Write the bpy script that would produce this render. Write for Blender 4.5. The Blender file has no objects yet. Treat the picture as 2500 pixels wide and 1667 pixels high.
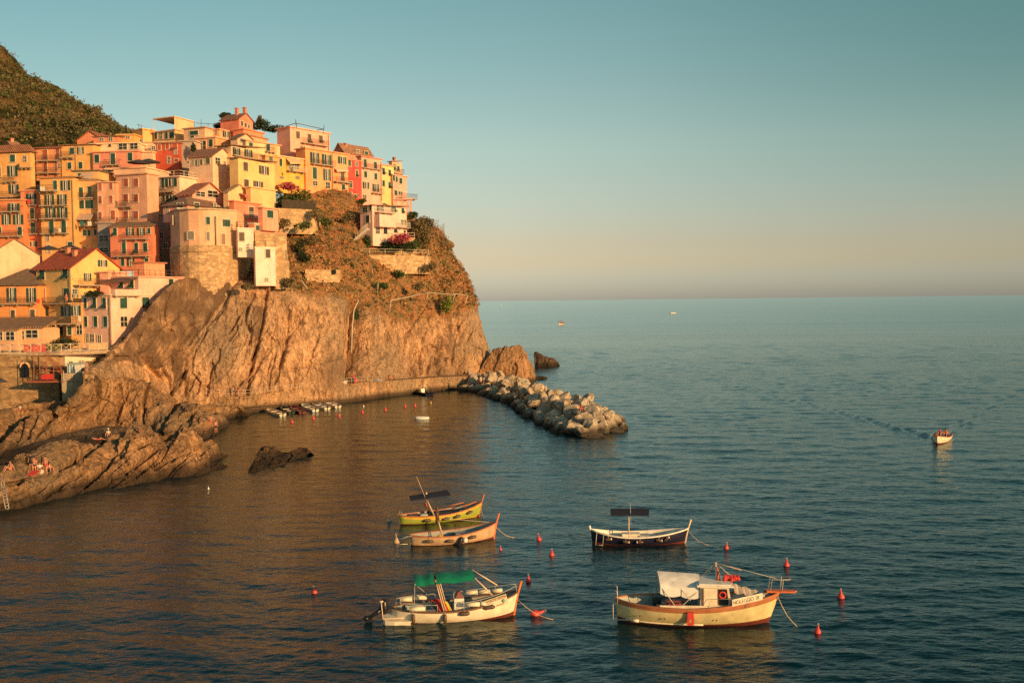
import bpy, math, random
import numpy as np
from mathutils import Vector, Matrix, noise
R = math.radians
random.seed(7)
S = bpy.context.scene
COL = S.collection
# ---------------------------------------------------------------- camera
F = 2450.0
CAM = Vector((0, 0, 18.0))
PITCH = math.atan(101.5 / F); ROLL = R(0.64)
fw = Vector((0, math.cos(PITCH), -math.sin(PITCH)))
hz = Vector((1, 0, 0)); vt = hz.cross(fw)
rt = hz * math.cos(ROLL) - vt * math.sin(ROLL)
up = hz * math.sin(ROLL) + vt * math.cos(ROLL)
cd = bpy.data.cameras.new('camera'); co = bpy.data.objects.new('camera', cd); COL.objects.link(co)
cd.sensor_width = 36; cd.lens = 36 * F / 2500; cd.clip_end = 30000; cd.clip_start = 0.5
m = Matrix((rt, up, -fw)).transposed().to_4x4(); m.translation = CAM
co.matrix_world = m
S.camera = co
def ray(px, py):
    return fw + rt * ((px - 1250) / F) - up * ((py - 833.5) / F)
def P(px, py, D):
    d = ray(px, py); return CAM + d * (D / d.y)
def G(px, py, z=0.0):
    d = ray(px, py); return CAM + d * ((z - CAM.z) / d.z)
def proj(v):
    q = Vector(v) - CAM; k = q.dot(fw)
    return 1250 + F * q.dot(rt) / k, 833.5 - F * q.dot(up) / k
def V(*a): return Vector(a)
# ---------------------------------------------------------------- materials
MATS = {}
def nt(name):
    mt = bpy.data.materials.new(name); mt.use_nodes = True
    t = mt.node_tree; b = t.nodes['Principled BSDF']; return mt, t, b
def N(t, typ, **kw):
    n = t.nodes.new(typ)
    for k, v in kw.items():
        if k in n.inputs: n.inputs[k].default_value = v
        else: setattr(n, k, v)
    return n
def ramp(t, stops, fac=None):
    n = t.nodes.new('ShaderNodeValToRGB'); e = n.color_ramp.elements
    while len(e) < len(stops): e.new(0.5)
    for i, (p, c) in enumerate(stops):
        e[i].position = p; e[i].color = (*c, 1) if len(c) == 3 else c
    if fac: t.links.new(fac, n.inputs[0])
    return n
def mix(t, a, b, fac, mode='MIX'):
    n = t.nodes.new('ShaderNodeMix'); n.data_type = 'RGBA'; n.blend_type = mode
    for s, v in ((0, fac), (6, a), (7, b)):
        if hasattr(v, 'links'): t.links.new(v, n.inputs[s])
        elif s == 0: n.inputs[0].default_value = v
        else: n.inputs[s].default_value = (*v, 1)
    return n.outputs[2]
def coords(t, scale=(1, 1, 1), rot=(0, 0, 0), src='Object'):
    c = t.nodes.new('ShaderNodeTexCoord'); mp = t.nodes.new('ShaderNodeMapping')
    mp.inputs['Scale'].default_value = scale; mp.inputs['Rotation'].default_value = rot
    t.links.new(c.outputs[src], mp.inputs[0]); return mp.outputs[0]
def plain(name, col, rough=0.6, var=0.12, sc=3.0, bump=0.0, metal=0.0, spec=None):
    key = ('p', name)
    if key in MATS: return MATS[key]
    mt, t, b = nt(name)
    n = N(t, 'ShaderNodeTexNoise', Scale=sc, Detail=5.0); t.links.new(coords(t), n.inputs['Vector'])
    lo = [c * (1 - var) for c in col]; hi = [min(1, c * (1 + var)) for c in col]
    rp = ramp(t, [(0.3, lo), (0.7, hi)], n.outputs[0]); t.links.new(rp.outputs[0], b.inputs['Base Color'])
    b.inputs['Roughness'].default_value = rough; b.inputs['Metallic'].default_value = metal
    if spec is not None: b.inputs['Specular IOR Level'].default_value = spec
    if bump:
        bp = N(t, 'ShaderNodeBump', Strength=bump, Distance=0.05); t.links.new(n.outputs[0], bp.inputs['Height'])
        t.links.new(bp.outputs[0], b.inputs['Normal'])
    MATS[key] = mt; return mt
def plaster(col):
    key = ('w', tuple(col))
    if key in MATS: return MATS[key]
    col = tuple(min(.86, c * k_) for c, k_ in zip(col, (1.32, 1.11, 1.2)))
    mt, t, b = nt('plaster')
    big = N(t, 'ShaderNodeTexNoise', Scale=0.35, Detail=6.0, Roughness=0.65); t.links.new(coords(t), big.inputs['Vector'])
    st = N(t, 'ShaderNodeTexNoise', Scale=1.0, Detail=4.0); t.links.new(coords(t, (1.6, 1.6, 0.3)), st.inputs['Vector'])
    fine = N(t, 'ShaderNodeTexNoise', Scale=3.0, Detail=5.0); t.links.new(coords(t), fine.inputs['Vector'])
    dirt = [c * k for c, k in zip(col, (0.76, 0.70, 0.64))]
    lite = [min(0.9, c * 1.1 + 0.02) for c in col]
    c1 = ramp(t, [(0.36, [c * 0.84 for c in col]), (0.5, col), (0.68, lite)], big.outputs[0])
    m1 = ramp(t, [(0.54, (0, 0, 0)), (0.72, (0.6, 0.6, 0.6))], st.outputs[0])
    c2 = mix(t, c1.outputs[0], tuple(dirt), m1.outputs[0])
    m2 = ramp(t, [(0.60, (0, 0, 0)), (0.72, (0.55, 0.55, 0.55))], fine.outputs[0])
    c3 = mix(t, c2, tuple([c * 0.7 for c in col]), m2.outputs[0])
    t.links.new(c3, b.inputs['Base Color'])
    b.inputs['Roughness'].default_value = 0.92; b.inputs['Specular IOR Level'].default_value = 0.15
    bp = N(t, 'ShaderNodeBump', Strength=0.35, Distance=0.06); t.links.new(fine.outputs[0], bp.inputs['Height'])
    t.links.new(bp.outputs[0], b.inputs['Normal'])
    MATS[key] = mt; return mt
def tiles(col=(0.36, 0.13, 0.065)):
    key = ('t', tuple(col))
    if key in MATS: return MATS[key]
    mt, t, b = nt('roof_tiles')
    w = N(t, 'ShaderNodeTexWave', Scale=0.75, Distortion=0.6); w.wave_type = 'BANDS'; w.bands_direction = 'DIAGONAL'
    t.links.new(coords(t, (2.2, 2.2, 0.2)), w.inputs['Vector'])
    n = N(t, 'ShaderNodeTexNoise', Scale=1.6, Detail=6.0, Roughness=0.7); t.links.new(coords(t), n.inputs['Vector'])
    c1 = ramp(t, [(0.3, [c * 0.6 for c in col]), (0.5, col), (0.72, [min(.9, c * 1.45) for c in col])], n.outputs[0])
    c2 = mix(t, c1.outputs[0], tuple([c * 0.45 for c in col]), ramp(t, [(0.0, (.7, .7, .7)), (0.35, (0, 0, 0))], w.outputs['Color']).outputs[0])
    t.links.new(c2, b.inputs['Base Color']); b.inputs['Roughness'].default_value = 0.9
    bp = N(t, 'ShaderNodeBump', Strength=0.6, Distance=0.12); t.links.new(w.outputs['Color'], bp.inputs['Height'])
    t.links.new(bp.outputs[0], b.inputs['Normal'])
    MATS[key] = mt; return mt
def rockmat(name, base, strata_rot=(0, 0, 0), veg=False, wet=True, dark=1.0, crackscale=0.35):
    mt, t, b = nt(name)
    k = dark
    s1 = N(t, 'ShaderNodeTexNoise', Scale=0.5, Detail=9.0, Roughness=0.62, Distortion=0.8)
    t.links.new(coords(t, (1, 1, 0.28), strata_rot), s1.inputs['Vector'])
    s2 = N(t, 'ShaderNodeTexNoise', Scale=1.3, Detail=8.0, Roughness=0.75)
    t.links.new(coords(t, (1, 1, 0.35), strata_rot), s2.inputs['Vector'])
    s3 = N(t, 'ShaderNodeTexNoise', Scale=0.09, Detail=3.0); t.links.new(coords(t), s3.inputs['Vector'])
    c1 = ramp(t, [(0.34, [c * 0.4 * k for c in base]), (0.44, [c * 0.85 * k for c in base]), (0.54, [c * 1.08 * k for c in base]), (0.68, [c * 1.45 * k for c in base])], s1.outputs[0])
    c2 = mix(t, c1.outputs[0], tuple([base[0] * 0.5 * k, base[1] * 0.42 * k, base[2] * 0.36 * k]), ramp(t, [(0.5, (0, 0, 0)), (0.6, (0.85,) * 3)], s2.outputs[0]).outputs[0])
    c3 = mix(t, c2, tuple([base[0] * 0.62 * k, base[1] * 0.75 * k, base[2] * 0.9 * k]), ramp(t, [(0.4, (0, 0, 0)), (0.62, (0.8,) * 3)], s3.outputs[0]).outputs[0])
    vo = N(t, 'ShaderNodeTexVoronoi', Scale=crackscale); vo.feature = 'DISTANCE_TO_EDGE'
    wv = t.nodes.new('ShaderNodeVectorMath'); wv.operation = 'ADD'
    t.links.new(coords(t, (1.6, 1.0, 0.42), strata_rot), wv.inputs[0]); t.links.new(s1.outputs[1], wv.inputs[1]); t.links.new(wv.outputs[0], vo.inputs['Vector'])
    ck = ramp(t, [(0.0, (1, 1, 1)), (0.03, (0, 0, 0))], vo.outputs[0])
    brk = N(t, 'ShaderNodeMath', operation='MULTIPLY'); t.links.new(ck.outputs[0], brk.inputs[0])
    t.links.new(ramp(t, [(0.45, (0, 0, 0)), (0.6, (0.75,) * 3)], s2.outputs[0]).outputs[0], brk.inputs[1])
    c4 = mix(t, c3, tuple([c * 0.2 * k for c in base]), brk.outputs[0])
    f3 = N(t, 'ShaderNodeTexNoise', Scale=3.2, Detail=6.0, Roughness=0.85); t.links.new(coords(t, (1, 1, .6), strata_rot), f3.inputs['Vector'])
    c4 = mix(t, c4, ramp(t, [(0.36, (.42, .38, .34)), (0.5, (.95, .95, .95)), (0.62, (1.25, 1.22, 1.18))], f3.outputs[0]).outputs[0], 1.0, 'MULTIPLY')
    for sc_, th_, zz_ in ((0.16, .0085, .22), (0.45, .011, .3), (0.28, .009, 1.0)):
        cn = N(t, 'ShaderNodeTexNoise', Scale=sc_ * 1.6, Detail=4.0, Roughness=0.6, Distortion=.5); t.links.new(coords(t, (1, 1, zz_), strata_rot), cn.inputs['Vector'])
        sb0 = N(t, 'ShaderNodeMath', operation='SUBTRACT'); t.links.new(cn.outputs[0], sb0.inputs[0]); sb0.inputs[1].default_value = .5 if zz_ < 1 else .47
        ab0 = N(t, 'ShaderNodeMath', operation='ABSOLUTE'); t.links.new(sb0.outputs[0], ab0.inputs[0])
        mk = N(t, 'ShaderNodeMath', operation='MULTIPLY'); t.links.new(ramp(t, [(0, (1, 1, 1)), (th_, (0, 0, 0))], ab0.outputs[0]).outputs[0], mk.inputs[0]); t.links.new(ramp(t, [(.42, (.1,) * 3), (.6, (.95,) * 3)], s2.outputs[0]).outputs[0], mk.inputs[1])
        c4 = mix(t, c4, tuple([c * 0.13 * k for c in base]), mk.outputs[0])
    out = c4; rgh = 0.9
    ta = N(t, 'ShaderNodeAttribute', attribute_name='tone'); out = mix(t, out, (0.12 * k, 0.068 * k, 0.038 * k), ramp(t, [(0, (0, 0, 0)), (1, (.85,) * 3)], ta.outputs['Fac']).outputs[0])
    if veg:
        a = N(t, 'ShaderNodeAttribute', attribute_name='veg')
        vn = N(t, 'ShaderNodeTexNoise', Scale=0.42, Detail=8.0, Roughness=0.75); t.links.new(coords(t), vn.inputs['Vector'])
        vn2 = N(t, 'ShaderNodeTexNoise', Scale=1.9, Detail=6.0, Roughness=0.8); t.links.new(coords(t), vn2.inputs['Vector'])
        g1 = ramp(t, [(0.33, (0.045, 0.05, 0.016)), (0.43, (0.18, 0.12, 0.045)), (0.5, (0.34, 0.19, 0.08)), (0.58, (0.40, 0.16, 0.06)), (0.7, (0.44, 0.28, 0.15))], vn.outputs[0])
        g2 = mix(t, g1.outputs[0], (0.07, 0.045, 0.02), ramp(t, [(0.46, (0, 0, 0)), (0.62, (0.75,) * 3)], vn2.outputs[0]).outputs[0])
        ad = N(t, 'ShaderNodeMath', operation='ADD'); t.links.new(a.outputs['Fac'], ad.inputs[0])
        sb = N(t, 'ShaderNodeMath', operation='SUBTRACT'); t.links.new(vn2.outputs[0], sb.inputs[0]); sb.inputs[1].default_value = 0.5
        t.links.new(sb.outputs[0], ad.inputs[1])
        out = mix(t, out, g2, ramp(t, [(0.42, (0, 0, 0)), (0.58, (1, 1, 1))], ad.outputs[0]).outputs[0])
    if wet:
        g = t.nodes.new('ShaderNodeNewGeometry'); sx = t.nodes.new('ShaderNodeSeparateXYZ'); t.links.new(g.outputs['Position'], sx.inputs[0])
        ad = N(t, 'ShaderNodeMath', operation='ADD'); t.links.new(sx.outputs[2], ad.inputs[0]); t.links.new(s3.outputs[0], ad.inputs[1])
        wr = ramp(t, [(0.0, (1, 1, 1)), (0.5, (0.8,) * 3), (0.9, (0, 0, 0))], None)
        mr = N(t, 'ShaderNodeMapRange'); mr.inputs['From Min'].default_value = 0.2; mr.inputs['From Max'].default_value = 2.0
        t.links.new(ad.outputs[0], mr.inputs[0]); t.links.new(mr.outputs[0], wr.inputs[0])
        out = mix(t, out, (0.028 * k, 0.02 * k, 0.013 * k), wr.outputs[0])
    t.links.new(out, b.inputs['Base Color']); b.inputs['Roughness'].default_value = rgh
    b.inputs['Specular IOR Level'].default_value = 0.2
    b1 = N(t, 'ShaderNodeBump', Strength=0.9, Distance=0.5); t.links.new(s1.outputs[0], b1.inputs['Height'])
    b2 = N(t, 'ShaderNodeBump', Strength=0.9, Distance=0.3); t.links.new(s2.outputs[0], b2.inputs['Height'])
    b3 = N(t, 'ShaderNodeBump', Strength=0.7, Distance=0.2); b3.invert = True; t.links.new(brk.outputs[0], b3.inputs['Height'])
    t.links.new(b1.outputs[0], b2.inputs['Normal']); t.links.new(b2.outputs[0], b3.inputs['Normal']); t.links.new(b3.outputs[0], b.inputs['Normal'])
    return mt
def stonewall(name='rubble_stone', col=(0.36, 0.27, 0.17), sc=1.5):
    key = ('s', name)
    if key in MATS: return MATS[key]
    mt, t, b = nt(name)
    vo = N(t, 'ShaderNodeTexVoronoi', Scale=sc); vo.feature = 'DISTANCE_TO_EDGE'
    vc = N(t, 'ShaderNodeTexVoronoi', Scale=sc)
    cc = coords(t, (1, 1, 1.7)); n0 = N(t, 'ShaderNodeTexNoise', Scale=1.1, Detail=6.0, Roughness=.7); t.links.new(coords(t), n0.inputs['Vector'])
    va = t.nodes.new('ShaderNodeVectorMath'); va.operation = 'ADD'; t.links.new(cc, va.inputs[0]); t.links.new(n0.outputs[1], va.inputs[1])
    t.links.new(va.outputs[0], vo.inputs['Vector']); t.links.new(va.outputs[0], vc.inputs['Vector'])
    c0 = ramp(t, [(0.3, [c * 0.6 for c in col]), (0.5, col), (0.7, [c * 1.5 for c in col])], n0.outputs[0]).outputs[0]
    sp = t.nodes.new('ShaderNodeSeparateColor'); t.links.new(vc.outputs['Color'], sp.inputs[0])
    c1 = mix(t, c0, tuple([c * 0.55 for c in col]), ramp(t, [(0.3, (0.7,) * 3), (0.7, (0, 0, 0))], sp.outputs[0]).outputs[0])
    c2 = mix(t, c1, tuple([c * 0.28 for c in col]), ramp(t, [(0.0, (.5,) * 3), (0.06, (0, 0, 0))], vo.outputs[0]).outputs[0])
    t.links.new(c2, b.inputs['Base Color']); b.inputs['Roughness'].default_value = 0.95; b.inputs['Specular IOR Level'].default_value = 0.1
    bp = N(t, 'ShaderNodeBump', Strength=0.8, Distance=0.12); t.links.new(c2, bp.inputs['Height']); t.links.new(bp.outputs[0], b.inputs['Normal'])
    MATS[key] = mt; return mt
def leafmat(name, c1, c2):
    key = ('l', name)
    if key in MATS: return MATS[key]
    mt, t, b = nt(name)
    n = N(t, 'ShaderNodeTexNoise', Scale=1.7, Detail=3.0); t.links.new(coords(t, src='Object'), n.inputs['Vector'])
    t.links.new(ramp(t, [(0.35, c1), (0.65, c2)], n.outputs[0]).outputs[0], b.inputs['Base Color'])
    b.inputs['Roughness'].default_value = 0.7; b.inputs['Specular IOR Level'].default_value = 0.2
    MATS[key] = mt; return mt
# ---------------------------------------------------------------- objects
def tag(o, label=None, cat=None, group=None, kind=None):
    if label: o['label'] = label
    if cat: o['category'] = cat
    if group: o['group'] = group
    if kind: o['kind'] = kind
    return o
def empty(name, loc=(0, 0, 0), rz=0.0):
    o = bpy.data.objects.new(name, None); COL.objects.link(o); o.location = loc; o.rotation_euler = (0, 0, rz)
    o.empty_display_size = 0.3; return o
class MB:
    def __init__(s): s.v = []; s.f = []; s.m = []; s.sm = []
    def add(s, vs, fs, mi=0, smooth=False):
        o = len(s.v); s.v += [tuple(v) for v in vs]; s.f += [tuple(i + o for i in f) for f in fs]
        s.m += [mi] * len(fs); s.sm += [smooth] * len(fs); return s
    def hexa(s, p, mi=0):   # 8 pts: bottom 4 ccw, top 4 ccw
        return s.add(p, [(3, 2, 1, 0), (4, 5, 6, 7), (0, 1, 5, 4), (1, 2, 6, 5), (2, 3, 7, 6), (3, 0, 4, 7)], mi)
    def box(s, c, d, ax=None, mi=0):
        c = Vector(c); X, Y, Z = ax if ax else (V(1, 0, 0), V(0, 1, 0), V(0, 0, 1))
        hx, hy, hz_ = d[0] / 2, d[1] / 2, d[2] / 2
        return s.hexa([c + X * a * hx + Y * b_ * hy + Z * e * hz_ for e in (-1, 1) for a, b_ in ((-1, -1), (1, -1), (1, 1), (-1, 1))], mi)
    def prism(s, poly, z0, z1, mi=0, mtop=None):
        n = len(poly); vs = [(p[0], p[1], z0) for p in poly] + [(p[0], p[1], z1) for p in poly]
        s.add(vs, [(i, (i + 1) % n, (i + 1) % n + n, i + n) for i in range(n)] + [tuple(range(n - 1, -1, -1))], mi)
        s.add(vs[n:], [tuple(range(n))], mi if mtop is None else mtop); return s
    def tube(s, pts, r, n=6, mi=0, r2=None, smooth=True):
        pts = [Vector(p) for p in pts]; k = len(pts); vs = []; fs = []
        for i, p in enumerate(pts):
            d = (pts[min(i + 1, k - 1)] - pts[max(i - 1, 0)]).normalized()
            a = d.cross(V(0, 0, 1)); a = a.normalized() if a.length > 1e-3 else V(1, 0, 0); b_ = d.cross(a)
            rr = r if r2 is None else r + (r2 - r) * i / (k - 1)
            vs += [p + (a * math.cos(2 * math.pi * j / n) + b_ * math.sin(2 * math.pi * j / n)) * rr for j in range(n)]
        for i in range(k - 1):
            for j in range(n):
                fs.append((i * n + j, i * n + (j + 1) % n, (i + 1) * n + (j + 1) % n, (i + 1) * n + j))
        fs += [tuple(range(n - 1, -1, -1)), tuple((k - 1) * n + j for j in range(n))]
        return s.add(vs, fs, mi, smooth)
    def lathe(s, c, prof, n=12, mi=0, ax=None):
        c = Vector(c); X, Y, Z = ax if ax else (V(1, 0, 0), V(0, 1, 0), V(0, 0, 1)); vs = []; k = len(prof)
        for r, h in prof:
            vs += [c + X * r * math.cos(2 * math.pi * j / n) + Y * r * math.sin(2 * math.pi * j / n) + Z * h for j in range(n)]
        fs = [(i * n + j, i * n + (j + 1) % n, (i + 1) * n + (j + 1) % n, (i + 1) * n + j) for i in range(k - 1) for j in range(n)]
        fs += [tuple(range(n - 1, -1, -1)), tuple((k - 1) * n + j for j in range(n))]
        return s.add(vs, fs, mi, True)
    def sheet(s, a, b_, c, d, th=0.03, mi=0):   # thin slab from 4 corners
        a, b_, c, d = map(Vector, (a, b_, c, d)); n = (b_ - a).cross(d - a).normalized() * th
        return s.hexa([a, b_, c, d, a + n, b_ + n, c + n, d + n], mi)
    def build(s, name, mats, parent=None):
        me = bpy.data.meshes.new(name)
        org = Vector((0, 0, 0)) if parent is None else Vector(parent.get('_o', (0, 0, 0)))
        me.from_pydata([Vector(v) - org for v in s.v] if parent is not None and '_o' in parent else s.v, [], s.f)
        for mt in (mats if isinstance(mats, (list, tuple)) else [mats]): me.materials.append(mt)
        me.polygons.foreach_set('material_index', s.m); me.polygons.foreach_set('use_smooth', s.sm); me.update()
        o = bpy.data.objects.new(name, me); COL.objects.link(o)
        if parent is not None:
            o.parent = parent
            if '_o' in parent: o['_o'] = parent['_o']
        return o
def anchor(name, loc):     # empty whose children are given in world coordinates (moved to its origin by build)
    o = empty(name, loc); o['_o'] = tuple(loc); return o
# catmull-rom net -> dense grid
def cr(a, n):
    a = np.asarray(a, float); k = len(a); pad = np.concatenate([2 * a[:1] - a[1:2], a, 2 * a[-1:] - a[-2:-1]])
    t = np.linspace(0, k - 1, n); i = np.minimum(t.astype(int), k - 2); u = (t - i).reshape((-1,) + (1,) * (a.ndim - 1))
    p0, p1, p2, p3 = pad[i], pad[i + 1], pad[i + 2], pad[i + 3]
    return 0.5 * (2 * p1 + (p2 - p0) * u + (2 * p0 - 5 * p1 + 4 * p2 - p3) * u ** 2 + (3 * p1 - p0 - 3 * p2 + p3) * u ** 3)
def relief(name, net, nu, nv, disp, mat, attr=None, flip=False, smooth=True):
    g = cr(np.array([[tuple(p) for p in row] for row in net]), nu)
    g = np.swapaxes(cr(np.swapaxes(g, 0, 1), nv), 0, 1)
    du = np.gradient(g, axis=0); dv = np.gradient(g, axis=1)
    n = np.cross(du, dv); n /= (np.linalg.norm(n, axis=2, keepdims=True) + 1e-9)
    if flip: n = -n
    vs = []; at = []
    for i in range(nu):
        for j in range(nv):
            p = Vector(g[i, j]); q = Vector(n[i, j]); d = disp(p, q, i / (nu - 1), j / (nv - 1))
            vs.append(p + q * d if not isinstance(d, Vector) else p + d)
            if attr: at.append(attr(p, q, i / (nu - 1), j / (nv - 1)))
    fs = [(i * nv + j, (i + 1) * nv + j, (i + 1) * nv + j + 1, i * nv + j + 1) for i in range(nu - 1) for j in range(nv - 1)]
    if flip: fs = [f[::-1] for f in fs]
    me = bpy.data.meshes.new(name); me.from_pydata(vs, [], fs); me.materials.append(mat)
    me.polygons.foreach_set('use_smooth', [smooth] * len(fs))
    if attr:
        a = me.attributes.new('veg', 'FLOAT', 'POINT'); a.data.foreach_set('value', at)
    me.update(); o = bpy.data.objects.new(name, me); COL.objects.link(o)
    return o
def fbm(p, sc, oct=4): return noise.fractal(Vector(p) * sc, 1.0, 2.1, oct)
# ---------------------------------------------------------------- sky, sun
SUN_AZ, SUN_EL = R(48), R(12)    # azimuth measured from -Y (towards the camera) to +X
sd = Vector((math.sin(SUN_AZ) * math.cos(SUN_EL), -math.cos(SUN_AZ) * math.cos(SUN_EL), math.sin(SUN_EL)))
w = bpy.data.worlds.new('World'); S.world = w; w.use_nodes = True; t = w.node_tree
bg = t.nodes['Background']; bg.inputs[1].default_value = 0.15
sky = t.nodes.new('ShaderNodeTexSky'); sky.sky_type = 'NISHITA'; sky.sun_disc = False
sky.sun_elevation = SUN_EL; sky.sun_rotation = math.atan2(sd.x, sd.y); sky.altitude = 20; sky.air_density = 1.0; sky.dust_density = 0.6; sky.ozone_density = 1.0
tc = t.nodes.new('ShaderNodeTexCoord'); sx = t.nodes.new('ShaderNodeSeparateXYZ'); t.links.new(tc.outputs['Generated'], sx.inputs[0])
tint = ramp(t, [(0.0, (0.43, 0.472, 0.70)), (0.018, (0.44, 0.467, 0.645)), (0.036, (0.495, 0.43, 0.47)), (0.055, (0.505, 0.418, 0.425)), (0.15, (0.56, 0.543, 0.45)), (0.28, (0.45, 0.555, 0.435)), (0.7, (0.34, 0.48, 0.41))], sx.outputs[2])
# the sky is brighter on the left, towards the lit headland, than on the right
mr = N(t, 'ShaderNodeMapRange'); mr.inputs['From Min'].default_value = -0.5; mr.inputs['From Max'].default_value = 0.5; t.links.new(sx.outputs[0], mr.inputs[0])
lat1 = ramp(t, [(0.0, (0.80, 0.86, 0.88)), (0.28, (0.97, 0.98, 0.98)), (0.5, (1, 1, 1)), (0.62, (0.96, 0.98, 0.98)), (0.93, (0.66, 0.80, 0.79)), (1.0, (0.62, 0.78, 0.77))], mr.outputs[0])
lat2 = ramp(t, [(0.0, (0.95, 0.95, 0.95)), (0.5, (1, 1, 1)), (0.93, (0.87, 0.92, 0.95)), (1.0, (0.86, 0.91, 0.94))], mr.outputs[0])
lv = ramp(t, [(0.06, (0, 0, 0)), (0.2, (1, 1, 1))], sx.outputs[2])
class _L: pass
lat = _L(); lat.outputs = [mix(t, lat2.outputs[0], lat1.outputs[0], lv.outputs[0])]
def vmul(a, b_):
    n = t.nodes.new('ShaderNodeVectorMath'); n.operation = 'MULTIPLY'; t.links.new(a, n.inputs[0])
    if hasattr(b_, 'links'): t.links.new(b_, n.inputs[1])
    else: n.inputs[1].default_value = b_
    return n.outputs[0]
tl = vmul(vmul(vmul(sky.outputs[0], tint.outputs[0]), lat.outputs[0]), (1.5, 1.5, 1.5))
t.links.new(tl, bg.inputs[0])
sl = bpy.data.lights.new('sun', 'SUN'); so = bpy.data.objects.new('sun', sl); COL.objects.link(so)
sl.energy = 5.0; sl.angle = R(0.5); sl.color = (1.0, 0.58, 0.25)
so.rotation_euler = sd.to_track_quat('Z', 'Y').to_euler(); so.location = (60, -40, 60)
S.view_settings.view_transform = 'Standard'; S.view_settings.look = 'None'; S.view_settings.exposure = 0.12
S.cycles.max_bounces = 6; S.cycles.use_denoising = False; S.cycles.sample_clamp_indirect = 4.0
# ---------------------------------------------------------------- sea
def sea_mat():
    mt, t, b = nt('sea_water')
    b.inputs['Base Color'].default_value = (0.002, 0.032, 0.040, 1); b.inputs['Roughness'].default_value = 0.06; b.inputs['IOR'].default_value = 1.333; b.inputs['Specular Tint'].default_value = (0.84, 1.0, 1.0, 1)
    def layer(scale, sc, amp, det=3.0, rz=0.0, dist=0.0):
        n = N(t, 'ShaderNodeTexNoise', Scale=scale, Detail=det, Roughness=0.55, Distortion=dist); t.links.new(coords(t, sc, (0, 0, rz)), n.inputs['Vector'])
        mm = N(t, 'ShaderNodeMath', operation='MULTIPLY'); t.links.new(n.outputs[0], mm.inputs[0]); mm.inputs[1].default_value = amp; return mm.outputs[0]
    hs = [layer(0.5, (0.6, 1.5, 1), 0.10, 4.0, R(-8), 0.4), layer(2.6, (0.6, 1.4, 1), 0.075, 4.0, R(6), 0.5)]
    # large calm / rippled patches
    pt = N(t, 'ShaderNodeTexNoise', Scale=0.012, Detail=3.0, Distortion=1.0); t.links.new(coords(t, (0.35, 1.6, 1), (0, 0, R(-10))), pt.inputs['Vector'])
    pm = ramp(t, [(0.35, (0.7,) * 3), (0.65, (1.0,) * 3)], pt.outputs[0])
    s = hs[0]
    for h in hs[1:]:
        a = N(t, 'ShaderNodeMath', operation='ADD'); t.links.new(s, a.inputs[0]); t.links.new(h, a.inputs[1]); s = a.outputs[0]
    g0 = t.nodes.new('ShaderNodeNewGeometry'); sp0 = t.nodes.new('ShaderNodeSeparateXYZ'); t.links.new(g0.outputs['Position'], sp0.inputs[0])
    mc = N(t, 'ShaderNodeMapRange'); mc.inputs['From Min'].default_value = -16; mc.inputs['From Max'].default_value = 6; mc.inputs['To Min'].default_value = .8; mc.inputs['To Max'].default_value = 1.0; t.links.new(sp0.outputs[0], mc.inputs[0])
    m0 = N(t, 'ShaderNodeMath', operation='MULTIPLY'); t.links.new(s, m0.inputs[0]); t.links.new(mc.outputs[0], m0.inputs[1]); s = m0.outputs[0]
    mu = N(t, 'ShaderNodeMath', operation='MULTIPLY'); t.links.new(s, mu.inputs[0]); t.links.new(pm.outputs[0], mu.inputs[1])
    bp = N(t, 'ShaderNodeBump', Strength=1.0, Distance=SEAH if 'SEAH' in globals() else 0.85); t.links.new(mu.outputs[0], bp.inputs['Height']); t.links.new(bp.outputs[0], b.inputs['Normal'])
    g = t.nodes.new('ShaderNodeNewGeometry'); sx = t.nodes.new('ShaderNodeSeparateXYZ'); t.links.new(g.outputs['Position'], sx.inputs[0])
    mr = N(t, 'ShaderNodeMapRange'); mr.inputs['From Min'].default_value = 60; mr.inputs['From Max'].default_value = 600; mr.inputs['To Min'].default_value = .05; mr.inputs['To Max'].default_value = .185
    t.links.new(sx.outputs[1], mr.inputs[0])
    gl = N(t, 'ShaderNodeBsdfGlossy'); gl.inputs['Color'].default_value = (0.87, 0.97, 0.96, 1); t.links.new(mr.outputs[0], gl.inputs['Roughness']); t.links.new(bp.outputs[0], gl.inputs['Normal'])
    df = N(t, 'ShaderNodeBsdfDiffuse'); df.inputs['Color'].default_value = (0.0005, 0.017, 0.023, 1)
    fr_ = N(t, 'ShaderNodeFresnel', IOR=1.333); t.links.new(bp.outputs[0], fr_.inputs['Normal'])
    ms = N(t, 'ShaderNodeMixShader'); t.links.new(fr_.outputs[0], ms.inputs[0]); t.links.new(df.outputs[0], ms.inputs[1]); t.links.new(gl.outputs[0], ms.inputs[2])
    t.links.new(ms.outputs[0], t.nodes['Material Output'].inputs['Surface'])
    return mt
SEA = sea_mat()
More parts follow.
